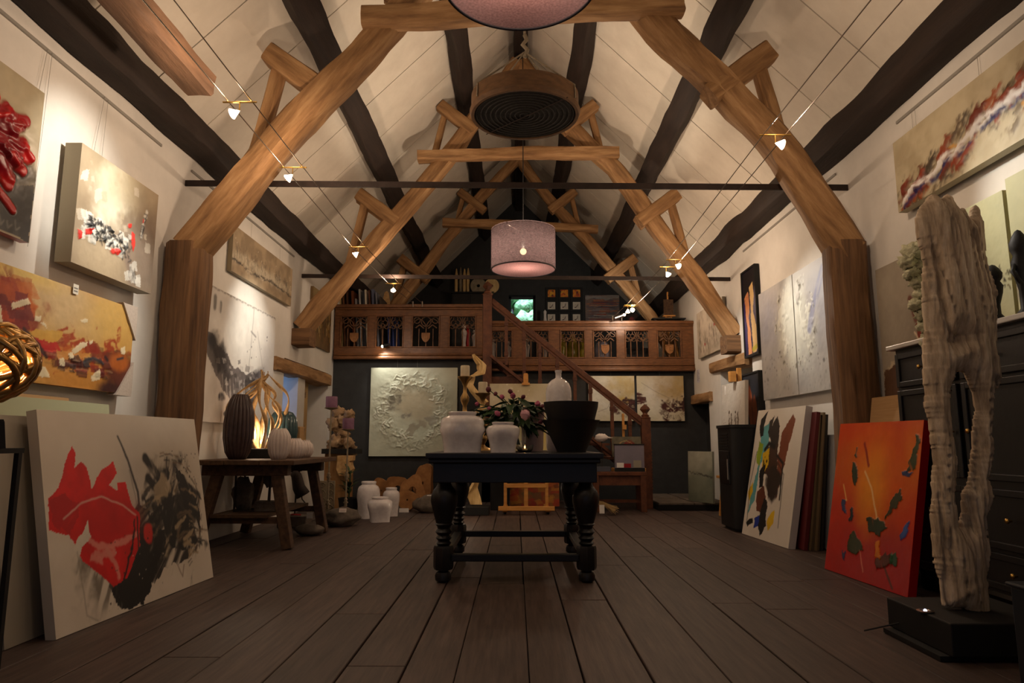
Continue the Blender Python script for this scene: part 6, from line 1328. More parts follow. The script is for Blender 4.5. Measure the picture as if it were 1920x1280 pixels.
def gallery(lab, Y, x0, x1, ztop, zbot, ops, oy, kinds):
    """ops: pixel x ranges of the openings; oy: their pixel y range"""
    t = thing('gallery_balustrade', lab, 'balustrade', ((x0+x1)/2, Y, zbot), 'carved gallery fronts')
    za, zb = at(800, oy[1], Y=Y).z, at(800, oy[0], Y=Y).z; xs = [(at(a, 640, Y=Y).x, at(b, 640, Y=Y).x) for a, b in ops]
    obj('top_rail', MB().box((x0, Y-.07, ztop-.05), (x1, Y+.07, ztop)).box((x0, Y-.05, ztop-.08), (x1, Y+.05, ztop-.05)), m_rail, t, bevel=.008)
    obj('upper_rail', MB().box((x0, Y-.03, zb), (x1, Y+.03, ztop-.08)), m_rail, t, bevel=.004)
    obj('lower_rail', MB().box((x0, Y-.035, za-.09), (x1, Y+.03, za)), m_rail, t, bevel=.004)
    obj('sill_moulding', MB().box((x0, Y-.06, za-.12), (x1, Y+.03, za-.09)), m_rail, t, bevel=.012)
    obj('fascia', MB().box((x0, Y-.045, zbot+.05), (x1, Y+.03, za-.12)), m_rail, t, bevel=.004); obj('lower_moulding', MB().box((x0, Y-.075, zbot), (x1, Y+.03, zbot+.05)), m_rail, t, bevel=.014)
    edges = [x0]+[v for p in xs for v in p]+[x1]
    for a, b in zip(edges[::2], edges[1::2]): obj('stile', MB().box((a, Y-.03, za), (b, Y+.03, zb)), m_rail, t, bevel=.004)
    w = xs[-1][1]-xs[-1][0]; h = zb-za; cache = {}
    for (a, b), k in zip(xs, kinds):
        key = (k, round(b-a, 2))
        if key not in cache: cache[key] = tracery_mesh(b-a, h, k); cache[key].materials.append(m_carv)
        p = MB(); g = .018
        for c, d in (((a, za), (a+g, zb)), ((b-g, za), (b, zb)), ((a+g, za), (b-g, za+g)), ((a+g, zb-g), (b-g, zb))): p.box((c[0], Y-.045, c[1]), (d[0], Y+.01, d[1]))
        fr = obj('panel_frame', p, m_rail, t, bevel=.004); obj('tracery', cache[key], None, fr, mw=Matrix.Translation((a, Y+.005, za)))
        if k == 'shield':
            if 's' not in cache: cache['s'] = shield_mesh(.062); cache['s'].materials.append(m_tan)
            obj('shield', cache['s'], None, fr, mw=Matrix.Translation(((a+b)/2, Y-.02, za+h*.33)), label='small carved heraldic shield')
    for i in range(3):
        xx = x0+(x1-x0)*(.2+.3*i); obj('peg', MB().box((xx, Y-.055, zbot+.08), (xx+.035, Y-.04, zbot+.115)), m_carv, t)
    return t
zl = at(760, 571, Y=YB-.05).z; zr = at(1100, 602, Y=YR-.05).z
gallery('carved oak gallery front on the left, set higher, with four tracery panels', YB-.03, WL+.02, at(905, 600, Y=YB).x, zl, GZL-.01, ((638, 691), (704, 757), (772, 825), (841, 893)), (592, 652), ('shield', 'lancet', 'shield', 'lancet'))
gallery('carved oak gallery front on the right, set lower, behind the stairs', YR-.03, at(905, 600, Y=YR).x, WR, zr, GZR-.01, ((921, 961), (984, 1030), (1050, 1097), (1111, 1157), (1171, 1217), (1231, 1277)), (619, 672), ('lancet', 'lancet', 'lancet', 'shield', 'lancet', 'shield'))
# ------------------------------------------------------------ things up on the gallery
DL, DR = GZL+.14, GZR+.14
rr = random.Random(15)
boards = [(645, 530, (186, 160, 110)), (652, 528, (110, 70, 40)), (659, 530, (90, 56, 34)), (668, 545, (120, 64, 34)), (674, 560, (150, 148, 150)), (682, 542, (180, 178, 176)), (688, 545, (60, 62, 70)), (693, 543, (214, 206, 190)), (700, 544, (96, 60, 44)), (706, 542, (90, 96, 120)), (713, 548, (110, 112, 124)), (720, 556, (70, 60, 54)), (732, 590, (50, 66, 130)), (740, 592, (40, 52, 104))]
names = ('cream', 'brown', 'dark brown', 'red-brown', 'light grey', 'silver-grey', 'slate', 'off-white', 'maroon', 'blue-grey', 'pale slate', 'umber', 'bright blue', 'navy blue')
for k, (px_, py_, c) in enumerate(boards):
    Y = 10.45; p = at(px_, py_, Y=Y); h = p.z-DL
    mb = MB().box((-.012, 0, 0), (.014+.008*(k % 3 == 0), .5, h)); o = obj('stored_board', mb, mat('board '+names[k], c, tuple(min(255, int(v*1.15)) for v in c), ns=6., rough=.7, bump=.1), label=f'{names[k]} edge in the row of boards behind the left gallery front', cat='board', group='boards stored on the gallery', mw=Matrix.Translation((p.x, Y, DL+.004)) @ Euler((0, R(-4), 0)).to_matrix().to_4x4())
p = at(723, 543, Y=11.0)
obj('wooden_paddle', MB().prism([(-.03, 0), (.03, 0), (.04, .5), (.045, .72), (.025, .82), (0, .84), (-.025, .82), (-.045, .72), (-.04, .5)], .02, Matrix.Translation((p.x, 11.1, DL)) @ Matrix.Scale((p.z-DL)/.84, 4)), m_vine, label='rounded pale wooden paddle at the end of the stored boards', cat='paddle')
p = at(664, 535, Y=11.2); p.x += .15; obj('dried_bunch', MB().lump((p.x, 11.2, DL+.62), .1, 16, 12, .7, 3., 4, (1, .8, 1.2), .4).tube([(p.x, 11.2, DL), (p.x, 11.2, DL+.6)], .02, 6), m_bark, label='dark dried plant bunch sticking up among the stored boards', cat='dried plant', smooth='all')
# gable: shelf with tusk-like spikes and stone rings
sh0, sh1 = at(848, 555, Y=YG-.3).x, at(905, 555, Y=YG-.3).x; szt = at(870, 551, Y=YG-.2).z
cb = thing('dark_cabinet', 'low black cabinet under the wooden spikes on the gallery', 'cabinet', ((sh0+sh1)/2, YG-.25, DL))
obj('body', MB().box((sh0, YG-.42, DL), (sh1+.15, YG-.03, szt-.03)), m_black, cb, bevel=.01); obj('cabinet_top', MB().box((sh0-.02, YG-.45, szt-.03), (sh1+.18, YG-.02, szt)), m_black, cb, bevel=.006)
for i in range(2): obj('door', MB().box((sh0+.03+i*.36, YG-.435, DL+.05), (sh0+.36+i*.36, YG-.42, szt-.06)), m_black, cb, bevel=.006)
for k, (px_, py_) in enumerate(((856, 503), (864, 500), (871, 503), (878, 502))):
    p = at(px_, py_, Y=YG-.2); h = p.z-szt
    obj('wooden_spike', MB().lathe([(.0001, 0), (.032, 0), (.036, h*.4), (.03, h*.75), (.012, h*.97), (.0001, h)], (p.x, YG-.2, szt), 10, lambda t, z: 1+.08*math.sin(2*t+z*3)), m_gw if k != 1 else m_patina, label=('leftmost', 'second, darker', 'third', 'rightmost')[k]+' of the four pointed wooden spikes up on the gallery', cat='ornament', group='wooden spikes', smooth=50)
for px_, py_, r_, lab, m_ in ((897, 536, .17, 'grey stone disc with a hole left of the newel finial', m_patina), (922, 536, .16, 'pale round disc right of the newel finial', m_gw)):
    Y = YG-.3; p = at(px_, py_, Y=Y); base = szt if px_ < 900 else None; t = thing('disc_on_stand', lab, 'disc', (p.x, Y, szt)); mb = MB(); n = 40; vs = []
    for y_ in (-.02, .02):
        vs += [(p.x+r_*math.cos(2*math.pi*k/n), Y+y_, p.z+r_*math.sin(2*math.pi*k/n)) for k in range(n)]+[(p.x+r_*.2*math.cos(2*math.pi*k/n), Y+y_, p.z+r_*.2*math.sin(2*math.pi*k/n)) for k in range(n)]
    fs = []
    for k in range(n): j = (k+1) % n; fs += [(k, j, n+j, n+k), (2*n+j, 2*n+k, 3*n+k, 3*n+j), (j, k, 2*n+k, 2*n+j), (n+k, n+j, 3*n+j, 3*n+k)]
    mb.add(vs, fs); obj('disc', mb, m_, t, smooth=40); obj('foot', MB().box((p.x-.05, Y-.05, szt), (p.x+.05, Y+.05, max(szt+.02, p.z-r_+.02))), m_matblack, t)
# nine small framed pictures and the striped one
shoe = lambda c, k: (c.line([(.3, .75), (.45, .7), (.6, .5), (.7, .3)], .05, (60, 20, 26), taper=.3), c.line([(.68, .35), (.72, .8)], .025, (60, 20, 26)), c.blob(.36, .72, .14, .06, (70, 24, 30)), c.line([(.3, .4), (.5, .45)], .02, (90, 40, 40)) if k % 2 else c.line([(.55, .3), (.7, .2)], .03, (80, 24, 30)))
for j in range(3):
    for i in range(3):
        p = at((1034, 1058, 1081)[i], (550, 573, 596)[j], Y=YG-.02); s_ = .165
        if j == 0:
            c = Cv(s_, s_, 24, (206, 90, 20), (226, 150, 30), 4., 60+i); c.patches(10, 0, 0, 1, 1, .14, .14, [(160, 26, 18), (226, 180, 40), (60, 24, 30), (210, 60, 20)], .9)
        else:
            c = Cv(s_, s_, 24, (214, 204, 188), (200, 190, 172), 3., 64+j*3+i); shoe(c, i+j)
        row = ('orange and yellow abstract', 'single shoe on pale ground', 'dark shoe on pale ground')[j]; where = ('left', 'middle', 'right')[i]
        painting(c, (p.x-s_/2, YG-.025, p.z-s_/2), (1, 0, 0), (0, 0, 1), f'black-framed {row}, {("top", "centre", "bottom")[j]} row {where}, on the gable wall', .02, (20, 20, 20), name='small_picture', cat='picture', group='nine small framed pictures', frame_w=.048)
c0, w, h, r, u = on_back(1098, 553, 1161, 608, YG-.05)
c = Cv(w, h, 110, (120, 100, 90), (90, 84, 90), 4., 80); gg = np.random.default_rng(20)
for k in range(70):
    v_ = gg.random(); c.line([(gg.random()*.5, v_), (.5+.5*gg.random(), v_+.01*(gg.random()-.5))], .012, ((150, 60, 40), (60, 60, 90), (176, 166, 150), (190, 110, 50), (40, 36, 50), (130, 120, 120), (110, 40, 50))[k % 7], dry=.35, rag=.006, a=.85)
c.blob(.5, .06, .6, .08, (150, 146, 140), a=.8, dry=.3); painting(c, c0, r, u, 'square painting of fine multicoloured horizontal stripes on the gable', .04, (130, 120, 110))
c0, w, h, r, u = on_back(1176, 588, 1195, 606, YG-.3)
t = thing('small_dark_picture', 'small dark framed picture standing at the right of the striped one', 'picture', (c0.x+w/2, YG-.28, DR)); c = Cv(w, h, 24, (40, 34, 30), (70, 40, 30), 4., 81); c.blob(.5, .6, .25, .25, (150, 60, 50), rag=.4)
obj('picture_face', canvas_mesh('picture_face', c, .02, (30, 28, 28)), m_paint, t, mw=frame(c0, (1, 0, 0), (0, 0, 1))); obj('stand', MB().box((c0.x, YG-.275, DR), (c0.x+w, YG-.1, c0.z)), m_matblack, t)
# small easel and rack at the right end of the gallery
Y = 11.1; x = at(1252, 560, Y=Y).x; zt_ = at(1252, 547, Y=Y).z
t = thing('gallery_easel', 'small wooden easel with a brown board at the right end of the gallery', 'easel', (x, Y, DR))
obj('mast', MB().box((x-.012, Y, DR), (x+.012, Y+.02, zt_)), m_pine, t)
for s_ in (-1, 1): obj('leg', MB().bar((x+s_*.14, Y-.06, DR), (x+s_*.02, Y, zt_-.25), .025, .025), m_pine, t)
bz_ = at(1252, 592, Y=Y).z; obj('board', MB().box((x-.08, Y-.04, bz_), (x+.08, Y-.02, at(1252, 562, Y=Y).z)), m_rough, t); obj('ledge', MB().box((x-.1, Y-.08, bz_-.02), (x+.1, Y, bz_)), m_pine, t)
x0_, x1_ = at(1222, 596, Y=10.75).x, at(1284, 596, Y=10.75).x; z_ = at(1250, 597, Y=10.75).z
t = thing('plank_rack', 'dark plank rack on the gallery before the small easel', 'rack', ((x0_+x1_)/2, 10.75, DR)); obj('plank', MB().box((x0_, 10.68, z_-.02), (x1_, 10.82, z_)), m_matblack, t)
for x in (x0_+.05, x1_-.05): obj('leg', MB().box((x-.02, 10.72, DR), (x+.02, 10.78, z_-.02)), m_matblack, t)
# figures and vessels glimpsed through the tracery
m_redc = mat('red lacquer', (170, 20, 24), rough=.4, bump=0); m_oliveg = mat('olive gold glaze', (120, 108, 30), (170, 150, 50), ns=5., rough=.25, bump=.05)
def statuette(px_, Y, h, m_, lab, z0, grp='statuettes behind the gallery tracery'):
    x = at(px_, 640, Y=Y).x; obj('statuette', MB().lathe([(.0001, 0), (.05, 0), (.05, .02), (.035, .03), (.03, h*.3), (.04, h*.55), (.05, h*.68), (.038, h*.76), (.016, h*.8), (.016, h*.82), (.032, h*.87), (.034, h*.93), (.02, h*.99), (.0001, h)], (x, Y, z0), 20), m_, label=lab, cat='statuette', group=grp, smooth='all')
bxL = at(880, 640, Y=10.75).x
obj('low_plinth', MB().box((bxL-.35, 10.65, DL), (bxL+.18, 10.95, DL+.06)), m_matblack, label='low black plinth behind the rightmost panel of the left gallery front', cat='plinth')
statuette(870, 10.72, .42, m_matwhite, 'slim white standing figure behind the left gallery front', DL+.06); statuette(877, 10.8, .42, m_redc, 'slim red standing figure beside the white one', DL+.06); statuette(890, 10.78, .34, m_matwhite, 'white figure half hidden by the newel post', DL+.06)
for px_, r_, lab in ((1055, .085, 'left olive-gold round vase behind the right gallery front'), (1075, .11, 'middle olive-gold round vase behind the right gallery front'), (1094, .085, 'right olive-gold round vase behind the right gallery front')):
    x = at(px_, 650, Y=10.9).x; obj('gold_vase', MB().lathe([(.0001, 0), (r_*.5, 0), (r_*.9, .1), (r_, .2), (r_*.85, .32), (r_*.4, .42), (r_*.3, .46), (r_*.42, .5), (r_*.3, .5), (.0001, .3)], (x, 10.9+r_*.3*(px_ == 1075), DR), 28), m_oliveg, label=lab, cat='vase', group='olive-gold vases on the gallery', smooth=60)
for px_, h_, lab in ((925, .44, 'first pale figure behind the stair balusters'), (953, .38, 'second pale figure behind the stair balusters'), (988, .42, 'third pale figure behind the stair balusters'), (1022, .4, 'fourth pale figure behind the stair balusters')):
    statuette(px_, 10.85, h_, m_matwhite, lab, DR, 'pale figures behind the right gallery front')
x = at(1135, 650, Y=11.).x; obj('glass_bell', MB().lathe([(.12, 0), (.13, .02), (.13, .25), (.1, .36), (.03, .41), (.0001, .42)], (x-.05, 11., DR), 28), m_smoke, label='smoky round bell jar behind the shield panel on the right', cat='bell jar', smooth=60)
x = at(1195, 640, Y=10.9).x; obj('dark_box', MB().box((x-.2, 10.8, DR), (x+.25, 11.1, DR+.26)), m_matblack, label='black box on the gallery floor behind the right tracery', cat='box', bevel=.01)
p = at(1039, 600, Y=YG-.6); x = at(1022, 598, Y=YG-.5)
obj('white_cone', MB().lathe([(.0001, 0), (.07, 0), (.03, .3), (.028, .36), (.035, .42), (.0001, .46)], (x.x, YG-.5, x.z-.06-.2), 16), m_matwhite, label='little white pointed figure left of the small pictures', cat='ornament', smooth=50); obj('narrow_stand', MB().box((x.x-.09, YG-.59, DR), (x.x+.09, YG-.41, x.z-.26)), m_matblack, label='narrow black stand under the little white pointed figure', cat='stand')
# ------------------------------------------------------------ right side
# white plaster picture on a pine easel
Ye = 8.3
c = Cv(.84, 1.38, 130, (206, 198, 186), (194, 186, 174), 3., 91); gg = np.random.default_rng(31)
for k in range(4):
    u_ = (.35, .45, .62, .72)[k]; v_ = .36+.02*(k % 2); c.blob(u_, v_-.04, .025, .018, (96, 82, 68), rag=.3); c.line([(u_, v_), (u_+.01, v_+.1)], .02, (110, 96, 80), dry=.4, rag=.03); c.line([(u_-.03, v_+.05), (u_+.04, v_+.02)], .006, (100, 88, 74))
for k in range(80):
    u_ = .05+.8*gg.random(); v_ = .76+.12*(gg.random()-.5)-.05*u_; c.line([(u_, v_), (u_+.06*(gg.random()-.5), v_+.04*(gg.random()-.5))], .006, ((90, 80, 70), (130, 118, 104))[k % 2], rag=.02, h=.006)
c.line([(.4, .45), (.35, .75)], .004, (120, 108, 96)); c.line([(.85, .2), (.5, .6)], .003, (150, 140, 128)); c.dots(40, .1, .3, .9, .8, .005, (110, 98, 84))
p0 = Vector((2.28, 8.55, .46)); rt = Vector((.55, -.83, 0)).normalized(); up = Vector((.06, .1, 1)).normalized()
bl = at(1352, 889, Y=8.25); tl_ = at(1333, 722, Y=8.45); br = at(1390, 893, Y=7.6)
a = at(1352, 890, Y=8.3); b_ = at(1396, 890, Y=7.55); rt = (b_-a); rt.z = 0; wv = rt.length; rt.normalize(); hv = at(1333, 722, Y=8.3).z-a.z
c.w, c.h = wv, hv
painting(c.rough(.008, 14), a, rt, (-.13*0+.05, .05, 1), 'white plaster canvas with scratched little figures on a pine easel by the stove', .04, (196, 186, 172))
t = thing('studio_easel', 'pine easel under the white plaster canvas on the right', 'easel', (a.x+.2, 8.1, 0))
mid = a+rt*wv*.62; back = Vector((rt.y, -rt.x, 0))*-1.; back = Vector((-rt.y, rt.x, 0)); back = back if back.x > 0 else -back
obj('mast', MB().bar(mid+back*.1+Vector((0, 0, -a.z+.02)), mid+back*.1+Vector((0, 0, hv+.16)), .05, .04, (0, 1, 0)), m_pine, t, bevel=.004)
obj('top_clamp', MB().bar(mid+back*.02+Vector((0, 0, hv-.0)), mid+back*.02+Vector((0, 0, hv+.12)), .07, .08, (0, 1, 0)), m_pine, t, bevel=.004)
obj('ledge', MB().bar(a-back*.01+Vector((0, 0, -.02)), a+rt*wv-back*.01+Vector((0, 0, -.02)), .1, .03), m_pine, t, bevel=.004)
for k, sp in ((.12, -.12), (.9, .1)): obj('leg', MB().bar(a+rt*wv*(k+sp*.3)+Vector((-.04, 0, -a.z+.01)), a+rt*wv*k+Vector((0, 0, -.03)), .05, .04, (0, 1, 0)), m_pine, t, bevel=.004)
obj('cross_bar', MB().bar(a+rt*wv*.1+Vector((-.01, 0, -a.z*.45)), a+rt*wv*.9+Vector((-.01, 0, -a.z*.45)), .03, .05), m_pine, t)
obj('price_tag', MB().box((a.x+.05, a.y-.13, a.z+hv-.13), (a.x+.09, a.y-.127, a.z+hv-.02)), m_card, t)
# greenish canvas leaning behind it
c = Cv(.62, .82, 70, (120, 122, 104), (100, 104, 88), 3., 92); c.blob(.4, .1, .7, .3, (164, 158, 138), a=.8, soft=.7); c.line([(0, .42), (.5, .45), (1, .5)], .02, (74, 70, 60), rag=.04, dry=.4)
l0, l1 = at(1289, 938, Y=9.9), at(1338, 962, Z=.1)
a2 = at(1291, 938, Z=.104); b2_ = at(1337, 944, Z=.104); rt2 = (b2_-a2).normalized(); c.w = (b2_-a2).length; c.h = at(1298, 846, Y=a2.y).z-.1
painting(c, a2, rt2, (.03, .0, 1), 'mossy grey-green canvas standing on the flagstones in the right corner', .03, (110, 108, 92))
# pellet stove
sx0, Ysf = at(1346, 900, Y=7.35).x, 7.35; sx1 = sx0+.5; sz = at(1380, 798, Y=Ysf).z
so_ = thing('pellet_stove', 'black rounded pellet stove standing against the right wall', 'stove', ((sx0+sx1)/2, Ysf, 0))
def rr_poly(x0, x1, y0, y1, r, n=6):
    o = []
    for cx_, cy_, a0 in ((x1-r, y1-r, 0), (x0+r, y1-r, 90), (x0+r, y0+r, 180), (x1-r, y0+r, 270)): o += [(cx_+r*math.cos(R(a0+90*i/n)), cy_+r*math.sin(R(a0+90*i/n))) for i in range(n+1)]
    return o
def extr(poly, z0, z1):
    n = len(poly); return MB().add([(x, y, z0) for x, y in poly]+[(x, y, z1) for x, y in poly], [tuple(range(n))[::-1], tuple(range(n, 2*n))]+[(i, (i+1) % n, n+(i+1) % n, n+i) for i in range(n)])
m_stove = mat('black stove steel', (18, 18, 19), (24, 24, 25), ns=10., rough=.5, bump=.05)
obj('body', extr(rr_poly(sx0, sx1, Ysf-.55, Ysf+.02, .1), .03, sz-.03), m_stove, so_, smooth=40); obj('stove_top', extr(rr_poly(sx0-.01, sx1, Ysf-.56, Ysf+.03, .1), sz-.03, sz), m_stove, so_, smooth=40)
for k in range(10): obj('vent_slat', MB().box((sx0-.006, Ysf-.4, sz-.1-k*.028), (sx0+.01, Ysf-.15, sz-.088-k*.028)), m_matblack, so_)
obj('fire_door', MB().box((sx0-.012, Ysf-.44, .45), (sx0+.01, Ysf-.12, .78)), m_smoke if False else m_black, so_, bevel=.006); obj('door_glass', MB().box((sx0-.015, Ysf-.4, .49), (sx0-.012, Ysf-.16, .74)), m_black, so_); obj('plinth', extr(rr_poly(sx0+.03, sx1-.03, Ysf-.5, Ysf-.03, .08), 0, .03), m_matblack, so_)
obj('handle', MB().tube([(sx0-.03, Ysf-.46, .5), (sx0-.03, Ysf-.46, .7)], .008, 8), m_steel, so_)
# black cabinet with a marble top
Xc, Yc1, Yc0 = 2.42, at(1679, 700, X=2.42).y, 2.5
zt_ = at(1669, 648, X=Xc-.03).z; zb_ = .12
m_marble = mat('pale marble', (176, 170, 162), (206, 200, 192), ns=3., det=9, rough=.3, bump=.02)
cb = thing('black_cabinet', 'tall black panelled cabinet with a pale marble top on the right', 'cabinet', (2.5, (Yc0+Yc1)/2, 0))
obj('body', MB().box((Xc+.012, Yc0, zb_), (WR-.01, Yc1, zt_-.03)), m_black, cb); obj('marble_top', MB().box((Xc-.03, Yc0-.03, zt_-.03), (WR-.01, Yc1+.04, zt_)), m_marble, cb, bevel=.006)
for y_ in (Yc0+.06, Yc1-.06):
    for x in (Xc+.06, WR-.08): obj('leg', MB().lathe([(.03, 0), (.045, .03), (.04, .08), (.05, .12)], (x, y_, 0), 16), m_black, cb, smooth=40)
bays = 3; bw = (Yc1-Yc0)/bays
def knob(par, y_, z_): obj('knob', MB().lathe([(.006, 0), (.006, .012), (.014, .02), (.012, .028), (.0001, .03)], (0, 0, 0), 14), m_brass, par, mw=Matrix.Translation((Xc-.01, y_, z_)) @ Euler((0, R(-90), 0)).to_matrix().to_4x4(), smooth='all')
def front(nm, y0, y1, z0, z1):
    b = MB().box((Xc-.01, y0, z0), (Xc+.012, y0+.035, z1)).box((Xc-.01, y1-.035, z0), (Xc+.012, y1, z1)).box((Xc-.01, y0+.035, z0), (Xc+.012, y1-.035, z0+.035)).box((Xc-.01, y0+.035, z1-.035), (Xc+.012, y1-.035, z1)).box((Xc+.002, y0+.03, z0+.03), (Xc+.012, y1-.03, z1-.03))
    return obj(nm, b, m_black, cb, bevel=.004)
hgt = zt_-.03-zb_
for i in range(bays):
    y0 = Yc0+i*bw+.02; y1 = Yc0+(i+1)*bw-.02
    d = front('drawer', y0, y1, zt_-.27, zt_-.06); knob(d, (y0+y1)/2, zt_-.165)
    d = front('door', y0, y1, zt_-.8, zt_-.29); knob(d, y1-.06 if i < 2 else y0+.05, zt_-.55)
    d = front('drawer', y0, y1, zb_+.22, zt_-.84); knob(d, (y0+y1)/2, (zb_+.22+zt_-.84)/2)
    d = front('drawer', y0, y1, zb_+.02, zb_+.2); knob(d, (y0+y1)/2, zb_+.11)
# driftwood sculpture: outline with its hollow, given real thickness
sc_ = at(1793, 800, Y=3.12); Yd = 3.12
OUT = [(1770, 1170), (1766, 1120), (1752, 1075), (1750, 1020), (1748, 985), (1753, 960), (1750, 940), (1757, 900), (1752, 860), (1748, 820), (1738, 790), (1740, 762), (1736, 740), (1734, 690), (1738, 640), (1733, 580), (1735, 520), (1730, 495), (1722, 470), (1719, 440), (1727, 420), (1738, 408), (1745, 396), (1752, 394), (1758, 400), (1768, 402), (1778, 394), (1786, 404), (1794, 420), (1800, 424), (1806, 418), (1816, 432), (1818, 446), (1822, 430), (1828, 415), (1836, 424), (1843, 448), (1848, 500), (1856, 540), (1868, 570), (1872, 620), (1870, 680), (1876, 715), (1879, 740), (1872, 760), (1866, 745), (1862, 800), (1858, 848), (1862, 870), (1857, 910), (1852, 930), (1862, 962), (1855, 985), (1850, 1000), (1852, 1040), (1857, 1070), (1850, 1110), (1852, 1150), (1855, 1175), (1840, 1177), (1815, 1176), (1795, 1172)]
HOL = [(1781, 770), (1784, 748), (1796, 730), (1808, 728), (1815, 736), (1821, 752), (1830, 772), (1831, 800), (1825, 840), (1828, 870), (1823, 905), (1817, 940), (1810, 960), (1805, 1005), (1801, 1032), (1795, 1000), (1789, 960), (1793, 940), (1795, 900), (1788, 850), (1782, 800)]
HOL2 = [(1786, 664), (1789, 660), (1790, 672), (1787, 680)]
def to2(pts): return [(at(*q, Y=Yd).x, at(*q, Y=Yd).z) for q in pts]
def pip(X, Z, poly):
    m = np.zeros(X.shape, bool); n = len(poly)
    for i in range(n):
        x1, z1 = poly[i]; x2, z2 = poly[(i+1) % n]
        if z1 == z2: continue
        m ^= ((z1 > Z) != (z2 > Z)) & (X < (x2-x1)*(Z-z1)/(z2-z1)+x1)
    return m
def slab_sculpture(out, holes, step, thick, grain_seed, cap=9):
    xs = [p[0] for p in out]; zs = [p[1] for p in out]; x0, x1, z0, z1 = min(xs)-.02, max(xs)+.02, min(zs), max(zs)+.02
    nx = int((x1-x0)/step); nz = int((z1-z0)/step); X, Z = np.meshgrid(x0+(np.arange(nx)+.5)*step, z0+(np.arange(nz)+.5)*step)
    wob = .006*(fbm(X*22, Z*22, 5, 3)-.5)*2; M_ = pip(X+wob, Z+wob, out)
    for h in holes: M_ &= ~pip(X+wob, Z-wob, h)
    D = np.zeros(M_.shape); cur = M_.copy()
    for k in range(cap*3):
        D += cur; p = np.pad(cur, 1); p[0] = p[1]; cur = cur & p[:-2, 1:-1] & p[2:, 1:-1] & p[1:-1, :-2] & p[1:-1, 2:]
    # corner values
    Dv = np.pad(D, 1, mode='edge'); Dv = (Dv[:-1, :-1]+Dv[1:, :-1]+Dv[:-1, 1:]+Dv[1:, 1:])/4
    inn = np.pad(M_, 1); inn = inn[:-1, :-1] & inn[1:, :-1] & inn[:-1, 1:] & inn[1:, 1:]
    Xv, Zv = np.meshgrid(x0+np.arange(nx+1)*step, z0+np.arange(nz+1)*step)
    prof = thick*np.sqrt(np.clip(Dv/(cap*2.), .03, 1))
    wv_ = Xv+.03*np.sin(Zv*4.)+.05*(fbm(Xv*3, Zv*2, 9, 3)-.5)
    def ridges(seed):
        r1 = fbm(wv_*38, Zv*1.3, seed, 2); r2 = fbm(wv_*110, Zv*3, seed+3, 3); knot = fbm(Xv*9, Zv*9, seed+7, 3)
        return -.036*np.exp(-((r1-.5)/.04)**2)-.012*np.abs(r2-.5)*2+.006*(knot-.5)+.02*(fbm(wv_*16, Zv*1.2, seed+11, 2)-.5)
    yf = -(prof+ridges(grain_seed)); yb = prof+ridges(grain_seed+20); yf = np.minimum(yf, -.004); yb = np.maximum(yb, .004)
    idx = -np.ones(Xv.shape, int); used = np.pad(M_, 1); used = used[:-1, :-1] | used[1:, :-1] | used[:-1, 1:] | used[1:, 1:]
    idx[used] = np.arange(used.sum()); n = used.sum()
    vf = np.stack([Xv[used], yf[used], Zv[used]], 1); vb = np.stack([Xv[used], yb[used], Zv[used]], 1)
    I, J = np.where(M_); a, b, c, d = idx[I, J], idx[I, J+1], idx[I+1, J+1], idx[I+1, J]
    F = [np.stack([a, b, c, d], 1), np.stack([d, c, b, a], 1)+n]
    Mp = np.pad(M_, 1)
    for (di, dj, e0, e1) in ((-1, 0, (0, 0), (0, 1)), (1, 0, (1, 1), (1, 0)), (0, -1, (1, 0), (0, 0)), (0, 1, (0, 1), (1, 1))):
        k = ~Mp[I+1+di, J+1+dj]; p_ = idx[I[k]+e0[0], J[k]+e0[1]]; q_ = idx[I[k]+e1[0], J[k]+e1[1]]; F.append(np.stack([q_, p_, p_+n, q_+n], 1))
    F = np.concatenate(F); V = np.concatenate([vf, vb]); me = bpy.data.meshes.new('driftwood')
    me.vertices.add(len(V)); me.vertices.foreach_set('co', V.ravel()); me.loops.add(F.size); me.loops.foreach_set('vertex_index', F.ravel().astype(np.int32)); me.polygons.add(len(F)); me.polygons.foreach_set('loop_start', np.arange(0, F.size, 4, dtype=np.int32)); me.update(calc_edges=True); me.polygons.foreach_set('use_smooth', np.ones(len(F), bool)); return me
me = slab_sculpture(to2(OUT), [to2(HOL), to2(HOL2)], .0055, .085, 3)
# black plinth
pa, pb = at(1690, 1187, Z=0), at(1793, 1243, Z=0)
PZ = .15
zlo = min(v.co.z for v in me.vertices)
dw = thing('driftwood_sculpture', 'tall weathered driftwood sculpture with a hollow on a black plinth', 'sculpture', (sc_.x, Yd, 0))
obj('driftwood', me, m_drift, dw, mw=Matrix.Translation((0, Yd, PZ-zlo-.002)))
obj('plinth', MB().box((pb.x-.01, pb.y, .02), (2.22, pa.y+.05, PZ)), m_matblack, dw, bevel=.006); obj('plinth_foot', MB().box((pb.x-.05, pb.y+.02, 0), (2.2, pa.y+.02, .02)), m_matblack, dw)
p = at(1735, 1147, Z=PZ); obj('uplight_ring', MB().lathe([(.03, 0), (.034, .006), (.022, .008), (.02, .004), (.0001, .003)], (p.x, p.y, PZ), 24), m_steel, dw, smooth=40); obj('uplight_lens', MB().lump((p.x, p.y, PZ+.006), .007, 10, 6, 0), emit_mat('cold light lens', (220, 220, 255), 6), dw, smooth='all')
obj('power_cord', MB().tube([(pb.x, pa.y-.05, .06), (pb.x-.06, pa.y, .03), (pb.x-.14, pa.y+.02, .006)], .004, 6), m_matblack, dw)
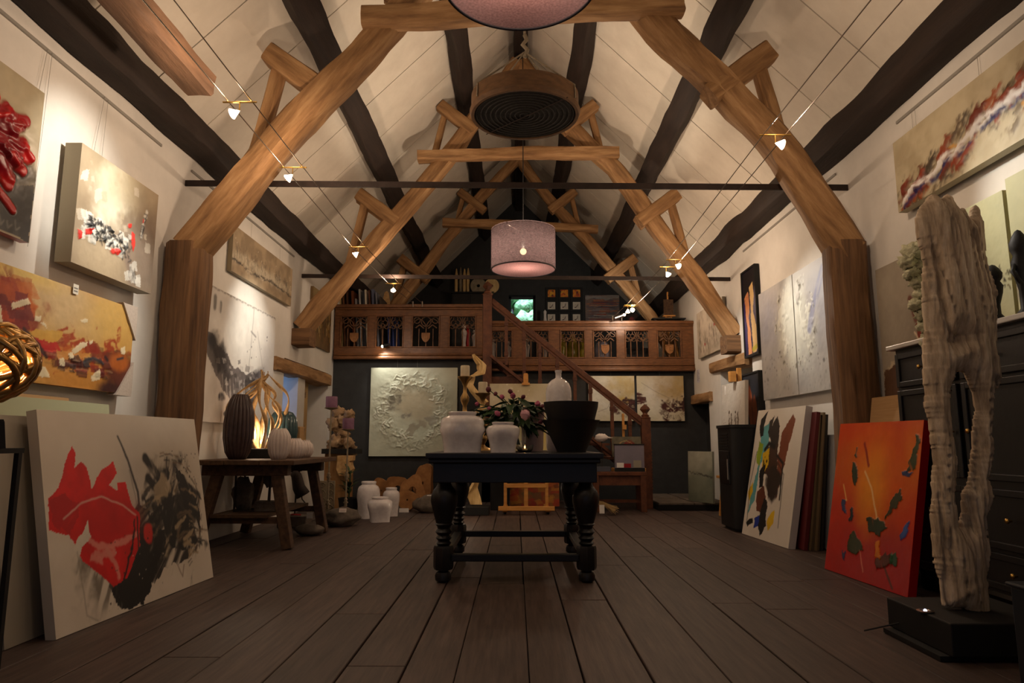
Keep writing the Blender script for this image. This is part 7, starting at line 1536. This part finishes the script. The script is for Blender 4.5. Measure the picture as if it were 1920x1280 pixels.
# coral-like root and dark figures on the marble
m_coral = mat('bleached coral', (150, 148, 118), (214, 210, 178), ns=16., det=8, rough=.9, bump=.9, bd=.02)
cl = thing('coral_sculpture', 'bleached coral-like branch standing on the marble cabinet top', 'sculpture', (2.6, 3.95, zt_))
mb = MB()
for (u_, v_, s_, k) in ((1712, 475, .06, 1), (1722, 470, .055, 2), (1702, 492, .05, 3), (1724, 500, .055, 4), (1708, 512, .045, 5), (1720, 530, .04, 6), (1724, 552, .035, 7), (1716, 572, .04, 8), (1728, 590, .04, 9), (1732, 465, .05, 10), (1738, 610, .05, 11), (1740, 640, .05, 12), (1738, 500, .05, 13), (1740, 570, .04, 14)):
    mb.lump(at(u_, v_, Y=4.0), s_, 16, 12, .6, 2.6, k, (1, 1, 1), .3)
obj('coral', mb, m_coral, cl, smooth='all'); obj('foot', MB().box((2.5, 3.9, zt_), (2.7, 4.1, zt_+.05)), m_matblack, cl)
for px_, Y, h_, lab, k in ((1862, 3.45, .3, 'small dark carved figure half hidden by the driftwood', 1), (1917, 3.3, .44, 'dark carved figure with a pointed cap at the right edge', 2)):
    X_ = at(px_, 520, Y=Y).x; t = thing('carved_figure', lab, 'figurine', (X_, Y, zt_), 'dark carved figures')
    obj('figure', MB().lathe([(.0001, 0), (.04, 0), (.04, .02), (.022, .04), (.02, h_*.3), (.034, h_*.5), (.038, h_*.62), (.026, h_*.7), (.036, h_*.76), (.038, h_*.84), (.026, h_*.92), (.012, h_*.98), (.0001, h_)], (X_, Y, zt_), 20, lambda t, z: 1+.12*math.sin(2*t+z*9)), m_bowl, t, smooth='all')
    obj('arm', MB().tube([(X_-.03, Y, zt_+h_*.6), (X_-.06, Y-.02, zt_+h_*.5), (X_-.04, Y-.04, zt_+h_*.36)], .01, 8), m_bowl, t, smooth='all')
# dark chest at the right edge of the frame
p = at(1887, 1098, Y=2.46); obj('dark_chest', MB().box((p.x+.012, 2.1, 0), (p.x+.5, 2.46, p.z)).box((p.x, 2.09, p.z), (p.x+.51, 2.47, p.z+.015)), mat('blue-black chest', (22, 27, 34), (30, 36, 44), ns=5., rough=.4, bump=.05), label='blue-black chest cropped by the right edge near the floor', cat='chest', bevel=.006)
